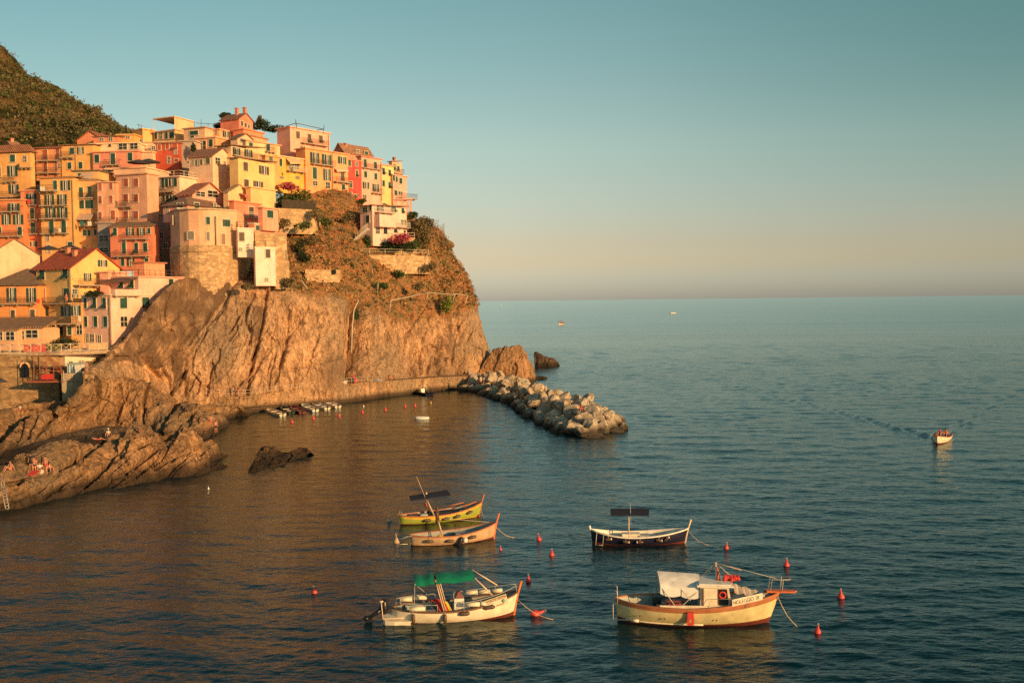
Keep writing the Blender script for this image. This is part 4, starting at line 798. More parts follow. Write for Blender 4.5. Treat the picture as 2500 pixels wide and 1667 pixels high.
bld('house', 'cream house with a small gable and pale shutters in mid village', H_, 461, 519, 566, 380, 480, 190, 22, (.68, .50, .30), 'gR', 1.7, (.36, .16, .09), items=[('L', 472, 397, 5, 14, 'p'), ('L', 486, 397, 13, 14, 'ol'), ('L', 508, 393, 9, 15, 'gl'), ('R', 531, 393, 11, 14, 'p'), ('R', 548, 399, 5, 9, 'p')], over=.35)
bld('house', 'large bright yellow house with brown shutters facing the sea', H_, 560, 581, 671, 386, 500, 188, 25, (.70, .48, .18), 'shed', .5, (.36, .2, .12), items=[('R', 599, 407, 11, 21, 'gb'), ('R', 644, 416, 22, 20, 'ob'), ('R', 601, 448, 11, 19, 'gb'), ('R', 630, 450, 22, 14, 'ob')], over=.4)
bld('house', 'yellow lower block with a blank sea wall beneath the large yellow house', H_, 600, 612, 672, 458, 540, 185, 25, (.68, .47, .19), 'flat', rcol=(.66, .48, .24))
bld('house', 'cream gabled house with a tilting canopy left of the coral house', H_, 545, 557, 613, 470, 540, 182.5, 25, (.68, .49, .23), 'gR', 1.6, (.5, .3, .15), items=[('w', 'R', 582, 606, 472, .5, 1.5, (.4, .16, .1))], over=.2)
bld('house', 'white house with a pink banded roof terrace and a blank sea facing wall', H_, 386, 438, 536, 432, 560, 187, 22, (.70, .52, .33), 'flat', rcol=(.70, .55, .38), items=[('L', 398, 447, 7, 26, 'g'), ('L', 418, 446, 26, 20, 'og'), ('b', 'L', 384, 431, 470, 'i', .9), ('L', 400, 484, 6, 16, 'g'), ('L', 420, 484, 26, 14, 'og'), ('b', 'L', 384, 434, 500, 'i', .8)], over=.45, rail='w')
bld('house', 'pink house with a big glazed gable above the round tower', H_, 438, 470, 550, 474, 520, 180, 30, (.62, .33, .22), 'gR', 2.3, (.52, .18, .10), items=[('R', 489, 474, 22, 11, 'p'), ('R', 519, 474, 24, 15, 'p')], over=.5)
bld('house', 'pink storey with verandas and a low brown roof on top of the round tower', H_, 398, 458, 566, 502, 540, 175, 24, (.62, .32, .22), 'hip', 1.9, (.28, .16, .1), items=[('L', 409, 512, 6, 18, 'p'), ('L', 440, 502, 14, 12, 'p'), ('w', 'L', 428, 456, 508, 1.0, .1, (.6, .5, .36)), ('R', 480, 508, 12, 25, 'gg'), ('R', 524, 503, 6, 12, 'p'), ('R', 532, 510, 6, 12, 'p')], over=.6)
bld('house', 'coral house with a tall shutter and sign terrace right of the round tower', H_, 559, 571, 636, 492, 560, 178, 24, (.64, .24, .13), 'flat', items=[('R', 613, 519, 12, 27, 'gb'), ('b', 'R', 596, 634, 533, 'w', .5)])
bld('house', 'small salmon house with a green window at the edge of the cliff gardens', H_, 630, 641, 679, 508, 562, 176.5, 24, (.66, .32, .19), 'flat', items=[('R', 659, 523, 15, 18, 'gg')], over=.3)
bld('cafe', 'small white fronted terrace bar with green shutters and plants', 'cafe', 608, 618, 678, 547, 566, 175.5, 24, (.62, .28, .17), 'flat', rcol=(.62, .50, .36), items=[('R', 632, 557, 16, 12, 'g'), ('R', 659, 555, 32, 14, 'og')], over=.15)
# --- right hand row on the crest
bld('house', 'green and orange narrow house beside the yellow awning house', H_, 640, 648, 682, 381, 450, 196, 35, (.60, .33, .12), 'flat', items=[('R', 661, 390, 9, 14, 'gl')])
bld('house', 'golden yellow house with a scalloped awning over its balcony', H_, 668, 678, 746, 382, 470, 200, 37, (.66, .40, .08), 'flat', rcol=(.66, .50, .28), items=[('R', 685, 397, 7, 18, 'gg'), ('R', 717, 404, 22, 16, 'og'), ('w', 'R', 697, 732, 386, 1.0, 1.3, (.56, .42, .2)), ('b', 'R', 698, 740, 420, 'w', 1.0), ('R', 688, 434, 10, 6, 'k'), ('R', 726, 434, 10, 8, 'k')])
bld('house', 'tall pale pink house with a flat roof frame high above the row', H_, 676, 708, 804, 311, 400, 208, 37, (.66, .40, .26), 'flat', items=[('R', 727, 330, 9, 17, 'gb'), ('R', 755, 339, 9, 23, 'hb'), ('R', 783, 340, 9, 17, 'hb'), ('b', 'R', 733, 796, 354, 'i', 1.0), ('R', 739, 361, 8, 8, 'ob'), ('p', 'R', 801, 330, 368)])
bld('house', 'long orange house with open dark shutters on the crest', H_, 722, 745, 812, 363, 490, 205, 37, (.64, .31, .12), 'flat', rcol=(.55, .3, .15), items=[('R', 768, 386, 20, 26, 'og'), ('R', 797, 391, 21, 26, 'og'), ('b', 'R', 757, 812, 404, 'i', 1.0), ('R', 768, 423, 10, 28, 'gg'), ('R', 798, 427, 16, 28, 'og'), ('R', 769, 448, 11, 10, 'p'), ('R', 800, 453, 10, 15, 'p'), ('p', 'R', 810, 375, 460)])
bld('house', 'orange house with a small white awning and lower balcony on the crest', H_, 806, 812, 849, 373, 500, 211.5, 37, (.64, .33, .15), 'flat', items=[('R', 835, 392, 18, 17, 'og'), ('w', 'R', 815, 844, 411, .5, .9, (.62, .45, .27)), ('R', 836, 431, 9, 23, 'gb'), ('b', 'R', 813, 850, 446, 'i', 1.0), ('R', 838, 457, 8, 13, 'gg')])
bld('house', 'narrow crimson house with white framed windows on the crest', H_, 843, 849, 882, 391, 520, 216, 37, (.60, .08, .06), 'flat', rcol=(.5, .25, .15), items=[('R', 853, 399, 7, 14, 'gl'), ('R', 870, 401, 6, 9, 'p'), ('R', 871, 424, 6, 15, 'hl'), ('R', 856, 451, 8, 16, 'gl'), ('R', 856, 474, 8, 6, 'p'), ('R', 869, 478, 8, 6, 'p')], rail='i')
bld('house', 'coral gabled house rising behind the crimson house', H_, 815, 840, 909, 370, 440, 222, 37, (.64, .30, .17), 'gL', 1.9, (.4, .2, .12), items=[('R', 873, 370, 8, 7, 'p'), ('R', 894, 377, 8, 14, 'gg')], chim=[(.6, .2, 1.2)])
bld('house', 'tall pink house with four rows of green shutters on the crest', H_, 872, 881, 931, 383, 530, 220, 37, (.66, .38, .26), 'flat', rcol=(.45, .25, .16), items=[('R', 891, 399, 7, 20, 'gg'), ('R', 916, 406, 7, 20, 'gg'), ('b', 'R', 882, 928, 413, 'i', .7), ('R', 892, 426, 7, 15, 'gg'), ('R', 917, 431, 7, 15, 'gg'), ('R', 893, 453, 14, 16, 'og'), ('R', 917, 459, 14, 18, 'og'), ('b', 'R', 905, 929, 473, 'i', 1.0), ('R', 890, 480, 9, 8, 'p'), ('p', 'R', 929, 395, 490)])
bld('house', 'narrow bright yellow house between pink houses on the crest', H_, 925, 931, 961, 403, 520, 228, 37, (.70, .52, .20), 'flat', rcol=(.5, .35, .2), items=[('R', 936, 418, 6, 15, 'hg'), ('R', 951, 422, 6, 14, 'hg'), ('R', 936, 448, 6, 14, 'gg'), ('R', 951, 452, 6, 14, 'hg')])
bld('house', 'yellow topped pale house at the outer end of the crest', H_, 950, 957, 981, 395, 520, 232, 37, (.62, .40, .22), 'shed', .5, (.5, .33, .2), items=[('R', 963, 409, 6, 14, 'gg'), ('R', 972, 412, 6, 12, 'gg'), ('b', 'R', 958, 980, 425, 'i', .9)], chim=[(.5, .4, 1.0)])
bld('house', 'grey pink end house with a columned terrace at the tip of the crest', H_, 952, 959, 993, 428, 520, 230, 37, (.60, .37, .26), 'flat', items=[('R', 961, 435, 5, 14, 'gg'), ('R', 968, 438, 5, 13, 'gg'), ('R', 978, 442, 7, 14, 'gg'), ('R', 966, 471, 7, 12, 'gg'), ('R', 977, 472, 9, 8, 'p'), ('b', 'R', 966, 1004, 486, 'i', 2.0)])
# white villa
bld('villa', 'white and pink villa with balconies and a stepped outside stair on the cliff', 'villa', 879, 909, 992, 502, 600, 202, 35, (.70, .50, .36), 'shed', .5, (.38, .2, .13),
    items=[('L', 889, 513, 5, 12, 'gg'), ('L', 895, 513, 5, 12, 'gg'), ('L', 905, 508, 5, 12, 'gg'), ('L', 898, 535, 8, 18, 'gg'), ('R', 928, 508, 16, 14, 'p'), ('b', 'R', 913, 953, 521, 'w', 1.3), ('u', 'R', 912, 952, 524, 554, 1.6, (.70, .50, .36)),
    ('R', 960, 510, 12, 14, 'hg'), ('R', 983, 514, 6, 12, 'hg'), ('R', 961, 540, 11, 12, 'gg'), ('R', 985, 543, 10, 12, 'og'), ('b', 'R', 954, 992, 556, 'w', 1.2), ('R', 922, 563, 9, 14, 'p'), ('R', 941, 563, 9, 14, 'a'), ('R', 966, 563, 9, 10, 'a'), ('R', 988, 567, 5, 10, 'a')], over=.5)
# ================================================================ round tower, walls, terraces
def group_terrain(): pass
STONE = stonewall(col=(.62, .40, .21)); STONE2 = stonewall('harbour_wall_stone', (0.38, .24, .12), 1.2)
def polyb(name, label, cat, pts, yt, yb, depth, mat, items=(), cap=None, rail=None, group=None):
    """wall standing on a plan polyline given as (px, D); top and bottom from photo rows at the first point"""
    P0 = P(pts[0][0], yt, pts[0][1]); z1 = P0.z; z0 = P(pts[0][0], yb, pts[0][1]).z
    fr = [V((P(px, yt, D)).x, D, 0) for px, D in pts]; r = anchor(name, (fr[0].x, fr[0].y, z0)); tag(r, label, cat, group)
    bk = [p + V(0, depth, 0) for p in fr]; mb = MB(); n = len(fr)
    poly = fr + bk[::-1]; vs = [(p.x, p.y, z0) for p in poly] + [(p.x, p.y, z1) for p in poly]; m = len(poly)
    mb.add(vs, [(i, (i + 1) % m, (i + 1) % m + m, i + m) for i in range(m)]); 
    for i in range(n - 1):
        mb.add([V(q.x, q.y, z1) for q in (fr[i], fr[i + 1], bk[i + 1], bk[i])], [(0, 1, 2, 3)])
    mb.build('wall', mat, r)
    if cap:
        cb = MB()
        for i in range(n - 1):
            a, b_ = fr[i], fr[i + 1]; cb.hexa([V(q.x, q.y, z) for z in (z1 + .003, z1 + .2) for q in (a + V(0, -cap, 0), b_ + V(0, -cap, 0), b_ + V(0, min(depth, 1.2), 0), a + V(0, min(depth, 1.2), 0))])
        cb.build('coping', plain('coping_stone', (.55, .42, .27), .9, .2), r)
    if rail:
        rb = MB()
        for i in range(n - 1):
            a, b_ = fr[i] + V(0, .1, z1 + .2), fr[i + 1] + V(0, .1, z1 + .2); L = (b_ - a).length; k = max(1, int(L / 1.5))
            for q in range(k + 1): rb.box(a.lerp(b_, q / k) + V(0, 0, .5), (.07, .07, 1.0))
            for h in (.5, 1.0): rb.tube([a + V(0, 0, h), b_ + V(0, 0, h)], .035, 5)
        rb.build('railing', WRAIL if rail == 'w' else IRON, r)
    return r, z0, z1
SANDY = plaster((0.56, 0.38, 0.21))
tw = [(415, 179), (417, 175.5), (424, 173.2), (438, 171.6), (460, 170.6), (485, 170.4), (508, 170.8), (526, 171.4), (552, 173), (577, 175)]
r, z0, z1 = polyb('round_tower', 'sand coloured rounded bastion house with green shutters above rough stone base', 'tower', tw, 523, 606, 9, SANDY, cap=.45)
def on(px, tws=tw):
    for (a, Da), (b_, Db) in zip(tws, tws[1:]):
        if a <= px <= b_: return Da + (Db - Da) * (px - a) / (b_ - a), math.atan2(-(Db - Da), (b_ - a) / F * Da)
    return tws[-1][1], 0
def twin(r, px, py, w_, h_, ty, scol=GR):
    D, an = on(px); p = P(px, py, D); u = V(math.cos(an), -math.sin(an), 0); n = V(-math.sin(an), -math.cos(an), 0); Z = V(0, 0, 1)
    W = w_ / F * D; H = h_ / F * D; ax = (u, n * -1, Z); wb = MB()
    for s_ in (-1, 1): wb.box(p + u * s_ * (W / 2 + .05) + n * .06, (.1, .14, H + .2), ax)
    for s_ in (-1, 1): wb.box(p + Z * s_ * (H / 2 + .05) + n * .07, (W + .1, .16, .1), ax)
    wo = wb.build('window', TRIM, r); pb = MB()
    if ty == 'k': pb.box(p + n * .05, (W, .1, H), ax); pb.build('infill', GREYW, wo)
    elif ty == 'm':
        pb.box(p + n * .05, (W, .1, H), ax); pb.build('infill', GREYW, wo); qb = MB()
        for s_ in (-1, 0, 1): qb.box(p + u * s_ * W * .36 + n * .12, (.1, .06, H), ax)
        qb.build('frame', plain('red_frame', (.42, .14, .08), .7), wo)
    else:
        k = 4 if w_ > 18 else 2
        for i in range(k):
            sb = MB(); sb.box(p + u * W * ((i + .5) / k - .5) + n * .09, (W / k - .04, .08, H), ax); sb.build('shutter', shut(scol), wo)
for a in [(424, 538, 13, 21, 'g'), (508, 539, 9, 18, 'g'), (552, 545, 21, 17, 'g'), (466, 575, 16, 19, 'k'), (508, 577, 7, 20, 'k'), (543, 584, 13, 26, 'm')]: twin(r, *a)
pb = MB(); a = P(526, 528, 171.2); pb.tube([a, V(a.x, a.y, z0)], .09, 6); pb.build('drainpipe', plain('pipe', (.25, .17, .1), .6), r)
polyb('stone_bastion', 'rough stone lower wall with a cornice band under the rounded house', 'stone wall', [(px - (1 if px < 420 else -1), D - .5) for px, D in tw], 606, 724, 9, STONE)
r, z0, z1 = polyb('stone_cornice', 'thin projecting stone string course around the bastion', 'stone band', [(px, D - .75) for px, D in tw], 617.5, 620.5, 1.0, STONE)
bd = bld
bld('house', 'white plastered tower annex with one dark shutter on the bastion corner', H_, 577, 580, 619, 559, 628, 172.5, 60, (.72, .58, .42), 'flat', items=[('R', 590, 578, 13, 21, 'gb'), ('R', 587, 609, 6, 7, 'p')], rail='i', over=.15)
bld('house', 'tall white windowed pillar house standing on the rock beside the bastion', H_, 619, 623, 672, 606, 698, 171.5, 62, (.74, .60, .44), 'flat', items=[('R', 654, 619, 11, 20, 'gb'), ('R', 651, 683, 5, 7, 'p')], over=.1, rail='i')
bld('garden_wall', 'terrace wall with pot plants above the white pillar house', 'wall', 618, 622, 700, 570, 700, 176, 66, (.4, .27, .15), 'flat', wallm=STONE, over=.05)
bld('garden_wall', 'lower stone buttress wall right of the white pillar house', 'wall', 668, 672, 706, 640, 706, 174, 60, (.4, .27, .15), 'flat', wallm=STONE, over=.02)
polyb('retaining_wall', 'stone retaining wall below the bougainvillea with a dark mesh screen', 'wall', [(680, 189), (700, 190), (740, 192), (770, 194)], 508, 570, 5, STONE)
bx = MB(); a = P(688, 505, 189.5); b_ = P(771, 511, 194); 
bx.sheet(V(a.x, a.y, a.z - .2), V(b_.x, b_.y, a.z - .2), V(b_.x, b_.y, a.z + 1.4), V(a.x, a.y, a.z + 1.4), .08)
tag(bx.build('mesh_screen', plain('shade_net', (.05, .035, .02), .9, .4, 2)), 'dark shade net fence on top of the wall under the bougainvillea', 'fence')
polyb('villa_wall', 'dry stone terrace wall with a pale railing below the villa garden', 'wall', [(884, 199), (920, 200.5), (960, 202.5), (1000, 205), (1046, 208)], 622, 668, 7, STONE, rail='w')
bld('terrace_deck', 'villa terrace base with orange plaster front and white post rails', 'terrace', 868, 876, 1012, 582, 640, 203.5, 70, (.5, .32, .17), 'flat', wallm=STONE, rail='w', over=.1)
# outside stairs with rails at the villa
st = MB(); a = P(898, 560, 199.5); b_ = P(866, 586, 200.5); c_ = P(884, 620, 199.5)
for i in range(12):
    p = a.lerp(b_, i / 11); st.box(p, (.5, 1.3, .3))
    if i % 2 == 0:
        st.box(p + V(0, -.6, .55), (.05, .05, 1.0))
for h in (.4, .75, 1.05): st.tube([a + V(0, -.6, h), b_ + V(0, -.6, h)], .035, 5)
tag(st.build('outside_stairs', WRAIL), 'white railed steps climbing to the villa door', 'stairs')
# columns under the end terrace
co_ = MB(); 
for px in (966, 982, 995, 1003):
    p = P(px, 490, 226); co_.box(V(p.x, p.y, p.z - 2.2), (.45, .45, 4.6))
p = P(984, 487, 226); co_.box(V(p.x, p.y, p.z), (4.2, 1.4, .3))
tag(co_.build('terrace_columns', plaster((.60, .40, .28))), 'pale square columns carrying the terrace at the tip of the crest', 'columns')
# roof frame, pergola, antennas
def wires(name, label, cat, paths, r, mat):
    mb = MB()
    for pth in paths: mb.tube([P(*q) for q in pth], r, 5)
    return tag(mb.build(name, mat), label, cat)
wires('roof_frame', 'thin metal frame on the flat roof of the tall pink house', 'frame', [[(722, 301, 208), (790, 316, 215)], [(722, 301, 208), (697, 309, 213)], [(790, 316, 215), (770, 319, 217)], [(724, 301, 208), (724, 314, 208)], [(790, 316, 215), (790, 326, 215)], [(722, 292, 208), (722, 305, 208)], [(791, 306, 215), (791, 316, 215)]], .07, IRON)
wires('aerials', 'cluster of thin roof aerials and vine poles along the ridge', 'aerial', [[(339, 304, 213), (339, 318, 213)], [(346, 307, 213), (346, 318, 213)], [(356, 311, 213), (356, 320, 213)], [(335, 304, 213), (348, 308, 213)], [(474, 296, 213), (474, 312, 213)], [(491, 292, 213), (491, 312, 213)], [(508, 300, 213), (508, 312, 213)], [(524, 298, 213), (524, 312, 213)], [(478, 301, 213), (536, 304, 213)]], .05, IRON)
# open loggia on the yellow roof house
lg = anchor('roof_loggia', tuple(P(428, 318, 210))); tag(lg, 'white open roof room with a flat slab on the yellow house', 'roof terrace')
a, b_, c_ = P(376, 316, 212.5), P(428, 318, 209.8), P(474, 312, 216)
zz = P(376, 292, 212.5).z
mb = MB(); d_ = (c_ - b_); d_.z = 0; e_ = a + d_
mb.hexa([V(q.x, q.y, h) for h in (zz, zz + .17) for q in (a + V(-.2, -.2, 0), b_ + V(0, -.2, 0), c_ + V(.2, 0, 0), e_)]); mb.build('roof', plaster((.68, .52, .32)), lg)
mb = MB(); zb = P(428, 319, 209.8).z
mb.hexa([V(q.x, q.y, h) for h in (zb, zz - .003) for q in (b_ + V(-.15, 0, 0), c_ + V(-.15, 0, 0), c_ + V(-.15, .25, 0), b_ + V(-.15, .25, 0))])
m1 = b_.lerp(a, .38) + d_ * .9; mb.hexa([V(q.x, q.y, h) for h in (zb, zz - .003) for q in (m1, c_ + V(-.2, 0, 0), c_ + V(-.2, .25, 0), m1 + V(0, .25, 0))])
mb.build('wall', plaster((.64, .46, .24)), lg)
mb = MB(); mb.box(V(a.x, a.y, (zb + zz) / 2), (.12, .12, zz - zb)); mb.build('post', WRAIL, lg)
# parasols on terraces
def parasol(name, label, p, rr, h, mat, group=None):
    r = anchor(name, tuple(p)); tag(r, label, 'parasol', group); mb = MB(); p = Vector(p)
    mb.lathe(p + V(0, 0, h), [(rr, 0), (rr * .98, .06), (rr * .5, .42), (.05, .72)], 8); mb.build('canopy', mat, r)
    mb = MB(); mb.tube([p, p + V(0, 0, h + .6)], .04, 5); mb.build('pole', IRON, r)
DK = plain('dark_canvas', (.05, .045, .05), .9)
parasol('parasol', 'dark parasol on the roof terrace above the beige house, left of its twin', P(340, 412, 188), 2.2, 1.0, DK, 'dark roof terrace parasols')
parasol('parasol', 'dark wide parasol on the terrace right next to the beige house roof edge', P(364, 410, 189), 2.2, 1.0, DK, 'dark roof terrace parasols')
parasol('parasol', 'blue black parasol behind the red roof, left one', P(120, 622, 176), 2.0, .9, DK)
parasol('parasol', 'flat dark parasol behind the red roof, right one', P(172, 620, 176), 1.9, .9, DK)
parasol('parasol', 'navy parasol standing at the cut rock on the far left edge', P(-4, 975, 128), 1.2, 2.2, DK)
# harbour arch wall
hw = [(-160, 146), (-40, 146), (0, 146), (60, 146.5), (110, 147), (142, 147.5)]
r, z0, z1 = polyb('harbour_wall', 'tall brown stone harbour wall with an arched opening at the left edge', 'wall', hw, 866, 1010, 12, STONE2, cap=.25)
n_ = V(0, -1, 0); p = P(63, 898, 146.2); mb = MB(); W = 1.15; Hh = 1.3
outl = [(-W / 2, -Hh), (W / 2, -Hh)] + [(math.cos(k * math.pi / 8) * W / 2 * 1, .1 + math.sin(k * math.pi / 8) * W / 2) for k in range(9)]
mb.add([p + V(x, -.25, z) for x, z in outl], [tuple(range(len(outl)))]); ao = mb.build('window', plain('arch_dark', (.01, .01, .012), .5), r)
mb = MB(); 
for k in range(8):
    t0, t1 = k * math.pi / 8, (k + 1) * math.pi / 8
    mb.hexa([p + V(math.cos(q) * f_, y, .1 + math.sin(q) * f_) for y in (-.1, -.4) for q, f_ in ((t0, W / 2), (t0, W / 2 + .22), (t1, W / 2 + .22), (t1, W / 2))])
mb.build('arch', plaster((.62, .42, .2)), ao)
# walkway slab with criss-cross railing
wk = MB(); a = P(-120, 868, 147); b_ = P(268, 859, 152); zt_ = z1 + .2
wk.hexa([V(x, y, z) for z in (zt_ - .5, zt_) for x, y in ((a.x - 4, 145.4), (P(150, 860, 147).x, 146.6), (P(268, 860, 150.5).x, 150.6), (b_.x + 1.5, 158))] )
wk.add([V(x, y, zt_ + .004) for x, y in ((a.x - 4, 146), (P(268, 860, 150.5).x, 151), (b_.x + 1.5, 157.5), (a.x - 4, 158))], [(0, 1, 2, 3)])
tag(wk.build('walkway', plain('walkway_paving', (.38, .27, .17), .95, .2, 1)), kind='structure')
RAILW = plain('warm_rail', (.66, .50, .34), .6)  # one even warm pale paint for the rails
fr = anchor('walkway_railing', (P(0, 860, 145.6).x, 145.6, zt_)); tag(fr, 'pale railing with crossed bars along the walkway above the harbour wall', 'railing')
e0, e1 = V(a.x - 4, 145.6, zt_), V(P(150, 860, 146.8).x, 146.8, zt_); e2 = V(P(262, 860, 150.6).x, 150.6, zt_)
pts = [e0.lerp(e1, k / 14) for k in range(15)] + [e1.lerp(e2, k / 5) for k in range(1, 6)]
x_ = MB(); pn = MB()
for i, q in enumerate(pts):
    mb = MB(); mb.box(q + V(0, 0, .6), (.1, .1, 1.2)); mb.build('post', RAILW, fr)
    if i < len(pts) - 1:
        q2 = pts[i + 1]
        for h in (.12, 1.12): x_.tube([q + V(0, 0, h), q2 + V(0, 0, h)], .045, 4)
        if i < 17: x_.tube([q + V(0, 0, .12), q2 + V(0, 0, 1.12)], .03, 4); x_.tube([q + V(0, 0, 1.12), q2 + V(0, 0, .12)], .03, 4)
        else: pn.sheet(q + V(0, .1, .1), q2 + V(0, .1, .1), q2 + V(0, .1, 1.1), q + V(0, .1, 1.1), .03)
x_.build('bars', RAILW, fr); pn.build('reed_screen', plain('reed', (.5, .33, .17), .95, .3, 5), fr)
# scaffold stairs with red sheet
sc_ = anchor('scaffold_stairs', tuple(P(115, 930, 143.5))); tag(sc_, 'rusty scaffold tower with stairs and a red sheet against the harbour wall', 'scaffold')
RUST = plain('rusty_tube', (.34, .10, .05), .7); mb = MB()
for px in (84, 98, 115, 132, 150):
    for D in (142.5, 145): a_ = P(px, 934, D); mb.tube([a_, V(a_.x, a_.y, P(px, 862 if px < 116 else 890, D).z)], .055, 5)
for py in (884, 904, 925):
    for D in (142.5, 145): mb.tube([P(84, py, D), P(152, py + 2, D)], .045, 4)
mb.tube([P(84, 925, 142.5), P(115, 884, 142.5)], .04, 4); mb.tube([P(132, 925, 142.5), P(98, 884, 142.5)], .04, 4); mb.build('frame', RUST, sc_)
mb = MB(); a_, b_ = P(112, 866, 143), P(158, 920, 143)
for i in range(18): mb.box(a_.lerp(b_, i / 17), (.32, 1.0, .06))
for h in (.9,): mb.tube([a_ + V(0, -.5, h), b_ + V(0, -.5, h)], .04, 5)
mb.build('steps', RUST, sc_)
mb = MB(); mb.sheet(P(101, 926, 142.3), P(130, 926, 142.3), P(130, 912, 142.3), P(101, 914, 142.3), .04); mb.build('sheet', plain('red_sheet', (.55, .04, .03), .6), sc_)
mb = MB(); mb.box(P(120, 930, 143.6), (5.5, 2.8, .2)); mb.build('platform', RUST, sc_)
# red drapery on the walkway, garden plants tables
mb = MB(); a_ = P(58, 858, 146.6)
for i in range(9): mb.sheet(a_ + V(i * .36, 0, -.6), a_ + V(i * .36 + .34, -.1 * (i % 2), -.6), a_ + V(i * .36 + .34, .1, 1.0 - .06 * (i % 3)), a_ + V(i * .36, .1, 1.0), .05)
tag(mb.build('red_cloth', plain('red_cloth', (.62, .10, .07), .8, .25, 2)), 'red pink cloths hung over the walkway railing', 'cloth')
# shed on the small terrace
sh = anchor('shed', tuple(P(187, 916, 144))); tag(sh, 'small pale blue striped shed on the terrace below the white building', 'shed')
p = P(187, 903, 144); mb = MB(); mb.box(p, (2.0, 1.6, 1.7)); mb.build('body', plain('shed_white', (.66, .60, .5), .7), sh)
mb = MB(); mb.hexa([p + V(x, y, z) for z, e in ((.86, 0), (1.0, 0)) for x, y in ((-1.2, -1), (1.2, -1), (1.2, 1), (-1.2, 1))]); mb.build('roof', plain('shed_roof', (.35, .42, .4), .6), sh)
mb = MB()
for k in (-.8, -.4, 0.0): mb.box(p + V(k, -.82, 0), (.16, .04, 1.66))
mb.build('stripes', plain('shed_blue', (.10, .26, .32), .7), sh)
polyb('terrace_wall', 'small terrace with dark low wall beside the shed', 'wall', [(150, 141.5), (180, 142), (215, 143), (244, 144.5)], 912, 985, 6, plain('dark_plaster', (.36, .28, .18), .95, .25, 1))  # plaster in one dull brown tone
wires('terrace_rail', 'pale wooden rail at the top of the harbour steps', 'railing', [[(155, 916, 141.4), (176, 915, 141.8)], [(155, 922, 141.4), (176, 921, 141.8)], [(155, 930, 141.4), (176, 928, 141.8)], [(155, 934, 141.4), (155, 905, 141.4)], [(176, 932, 141.8), (176, 914, 141.8)]], .05, RAILW)
# ladder into the water
ld = [[(2, 1188, 86.4), (14, 1242, 85.2)], [(12, 1187, 86.4), (22, 1240, 85.2)], [(2, 1162, 87.5), (4, 1188, 86.4)], [(9, 1162, 87.5), (11, 1188, 86.4)]] + [[(2 + 12 * k / 7, 1190 + 52 * k / 7, 86.4 - 1.2 * k / 7), (12 + 10 * k / 7, 1189 + 52 * k / 7, 86.4 - 1.2 * k / 7)] for k in range(8)]
wires('ladder', 'metal bathing ladder leaning into the water at the left edge', 'ladder', ld, .035, plain('galvanised', (.4, .36, .3), .5))
# poles and wires on the cliff
wires('net_posts', 'leaning pale posts of a rockfall net on the upper cliff', 'posts', [[(955, 733, 186), (951, 762, 186)], [(1045, 714, 198), (1041, 732, 198)], [(1111, 716, 205), (1105, 738, 205)], [(1143, 720, 212), (1134, 743, 212)], [(923, 690, 190), (922, 714, 190)], [(956, 733, 186), (1045, 715, 198)], [(1045, 714, 198), (1111, 720, 205)], [(1111, 717, 205), (1143, 721, 212)]], .06, WRAIL)
wires('pipe_run', 'thin pale pipe bending down the cliff above the deep cleft', 'pipe', [[(875, 733, 182), (864, 758, 181), (860, 800, 180), (858, 860, 179)]], .09, WRAIL)
wires('hand_rail', 'bent pale handrail on the slope below the villa wall', 'railing', [[(985, 680, 203), (993, 658, 204), (1020, 651, 206), (1053, 647, 208)], [(1043, 622, 207), (1043, 648, 207)]], .07, WRAIL)
wires('path_rail', 'thin leaning pole beside the garden hut on the slope', 'pole', [[(735, 683, 176), (751, 706, 176)], [(708, 530, 188), (711, 555, 186), (700, 570, 184)], [(700, 610, 178), (702, 660, 178)]], .06, WRAIL)
# little stone hut ruin
polyb('garden_hut', 'ruined little stone hut with dark openings on the slope', 'hut', [(745, 182.5), (765, 183.5), (785, 184), (828, 186.5)], 658, 690, 3, STONE)
mb = MB(); 
for px in (800, 815): mb.box(P(px, 664, 185.4), (.8, .3, .8))
tag(mb.build('hut_opening', plain('arch_dark', (.01, .01, .012), .5)), 'dark doorways of the ruined garden hut', 'doorway')
# ================================================================ quay
Q = [(392, 964, 2.6), (430, 968, 2.6), (515, 968, 2.6), (600, 967, 2.6), (700, 955, 2.9), (800, 942, 3.2), (860, 936, 3.3), (930, 931, 3.1), (1000, 926, 2.9), (1080, 921, 2.7), (1150, 918, 2.5), (1178, 919, 2.4)]
qf = [G(*q) for q in Q]; qf = [Vector(p) for p in cr(np.array([tuple(p) for p in qf]), 60)]
mb = MB(); vs = []
for i, p in enumerate(qf):
    wob = noise.noise(p * .4) * .08
    for q in (V(p.x, p.y + .15 + wob, -2), V(p.x, p.y + .1 + wob, 1.0), V(p.x, p.y + wob, p.z - .35), V(p.x, p.y - .12, p.z - .3), V(p.x, p.y - .12, p.z), V(p.x, p.y + 8, p.z + .02)): vs.append(q)
mb.add(vs, [(i * 6 + j, (i + 1) * 6 + j, (i + 1) * 6 + j + 1, i * 6 + j + 1) for i in range(len(qf) - 1) for j in range(5)])
QM = rockmat('quay_concrete', (0.55, 0.32, 0.16), (0, R(80), 0), crackscale=.6)
tag(mb.build('quay', QM), kind='structure')
LF = [(585, 1013), (600, 1011), (628, 1006), (700, 996), (760, 986), (813, 977), (864, 968), (908, 966), (976, 954), (1040, 948), (1100, 943), (1150, 941)]
lf = [Vector(p) for p in cr(np.array([tuple(G(x, y, 0)) for x, y in LF]), 50)]
mb = MB(); vs = []
for p in lf:
    h = .75 + noise.noise(p * .3) * .1
    for q in (V(p.x, p.y, -2), V(p.x, p.y, h), V(p.x, p.y + 7, h + .15)): vs.append(q)
mb.add(vs, [(i * 3 + j, (i + 1) * 3 + j, (i + 1) * 3 + j + 1, i * 3 + j + 1) for i in range(len(lf) - 1) for j in range(2)])
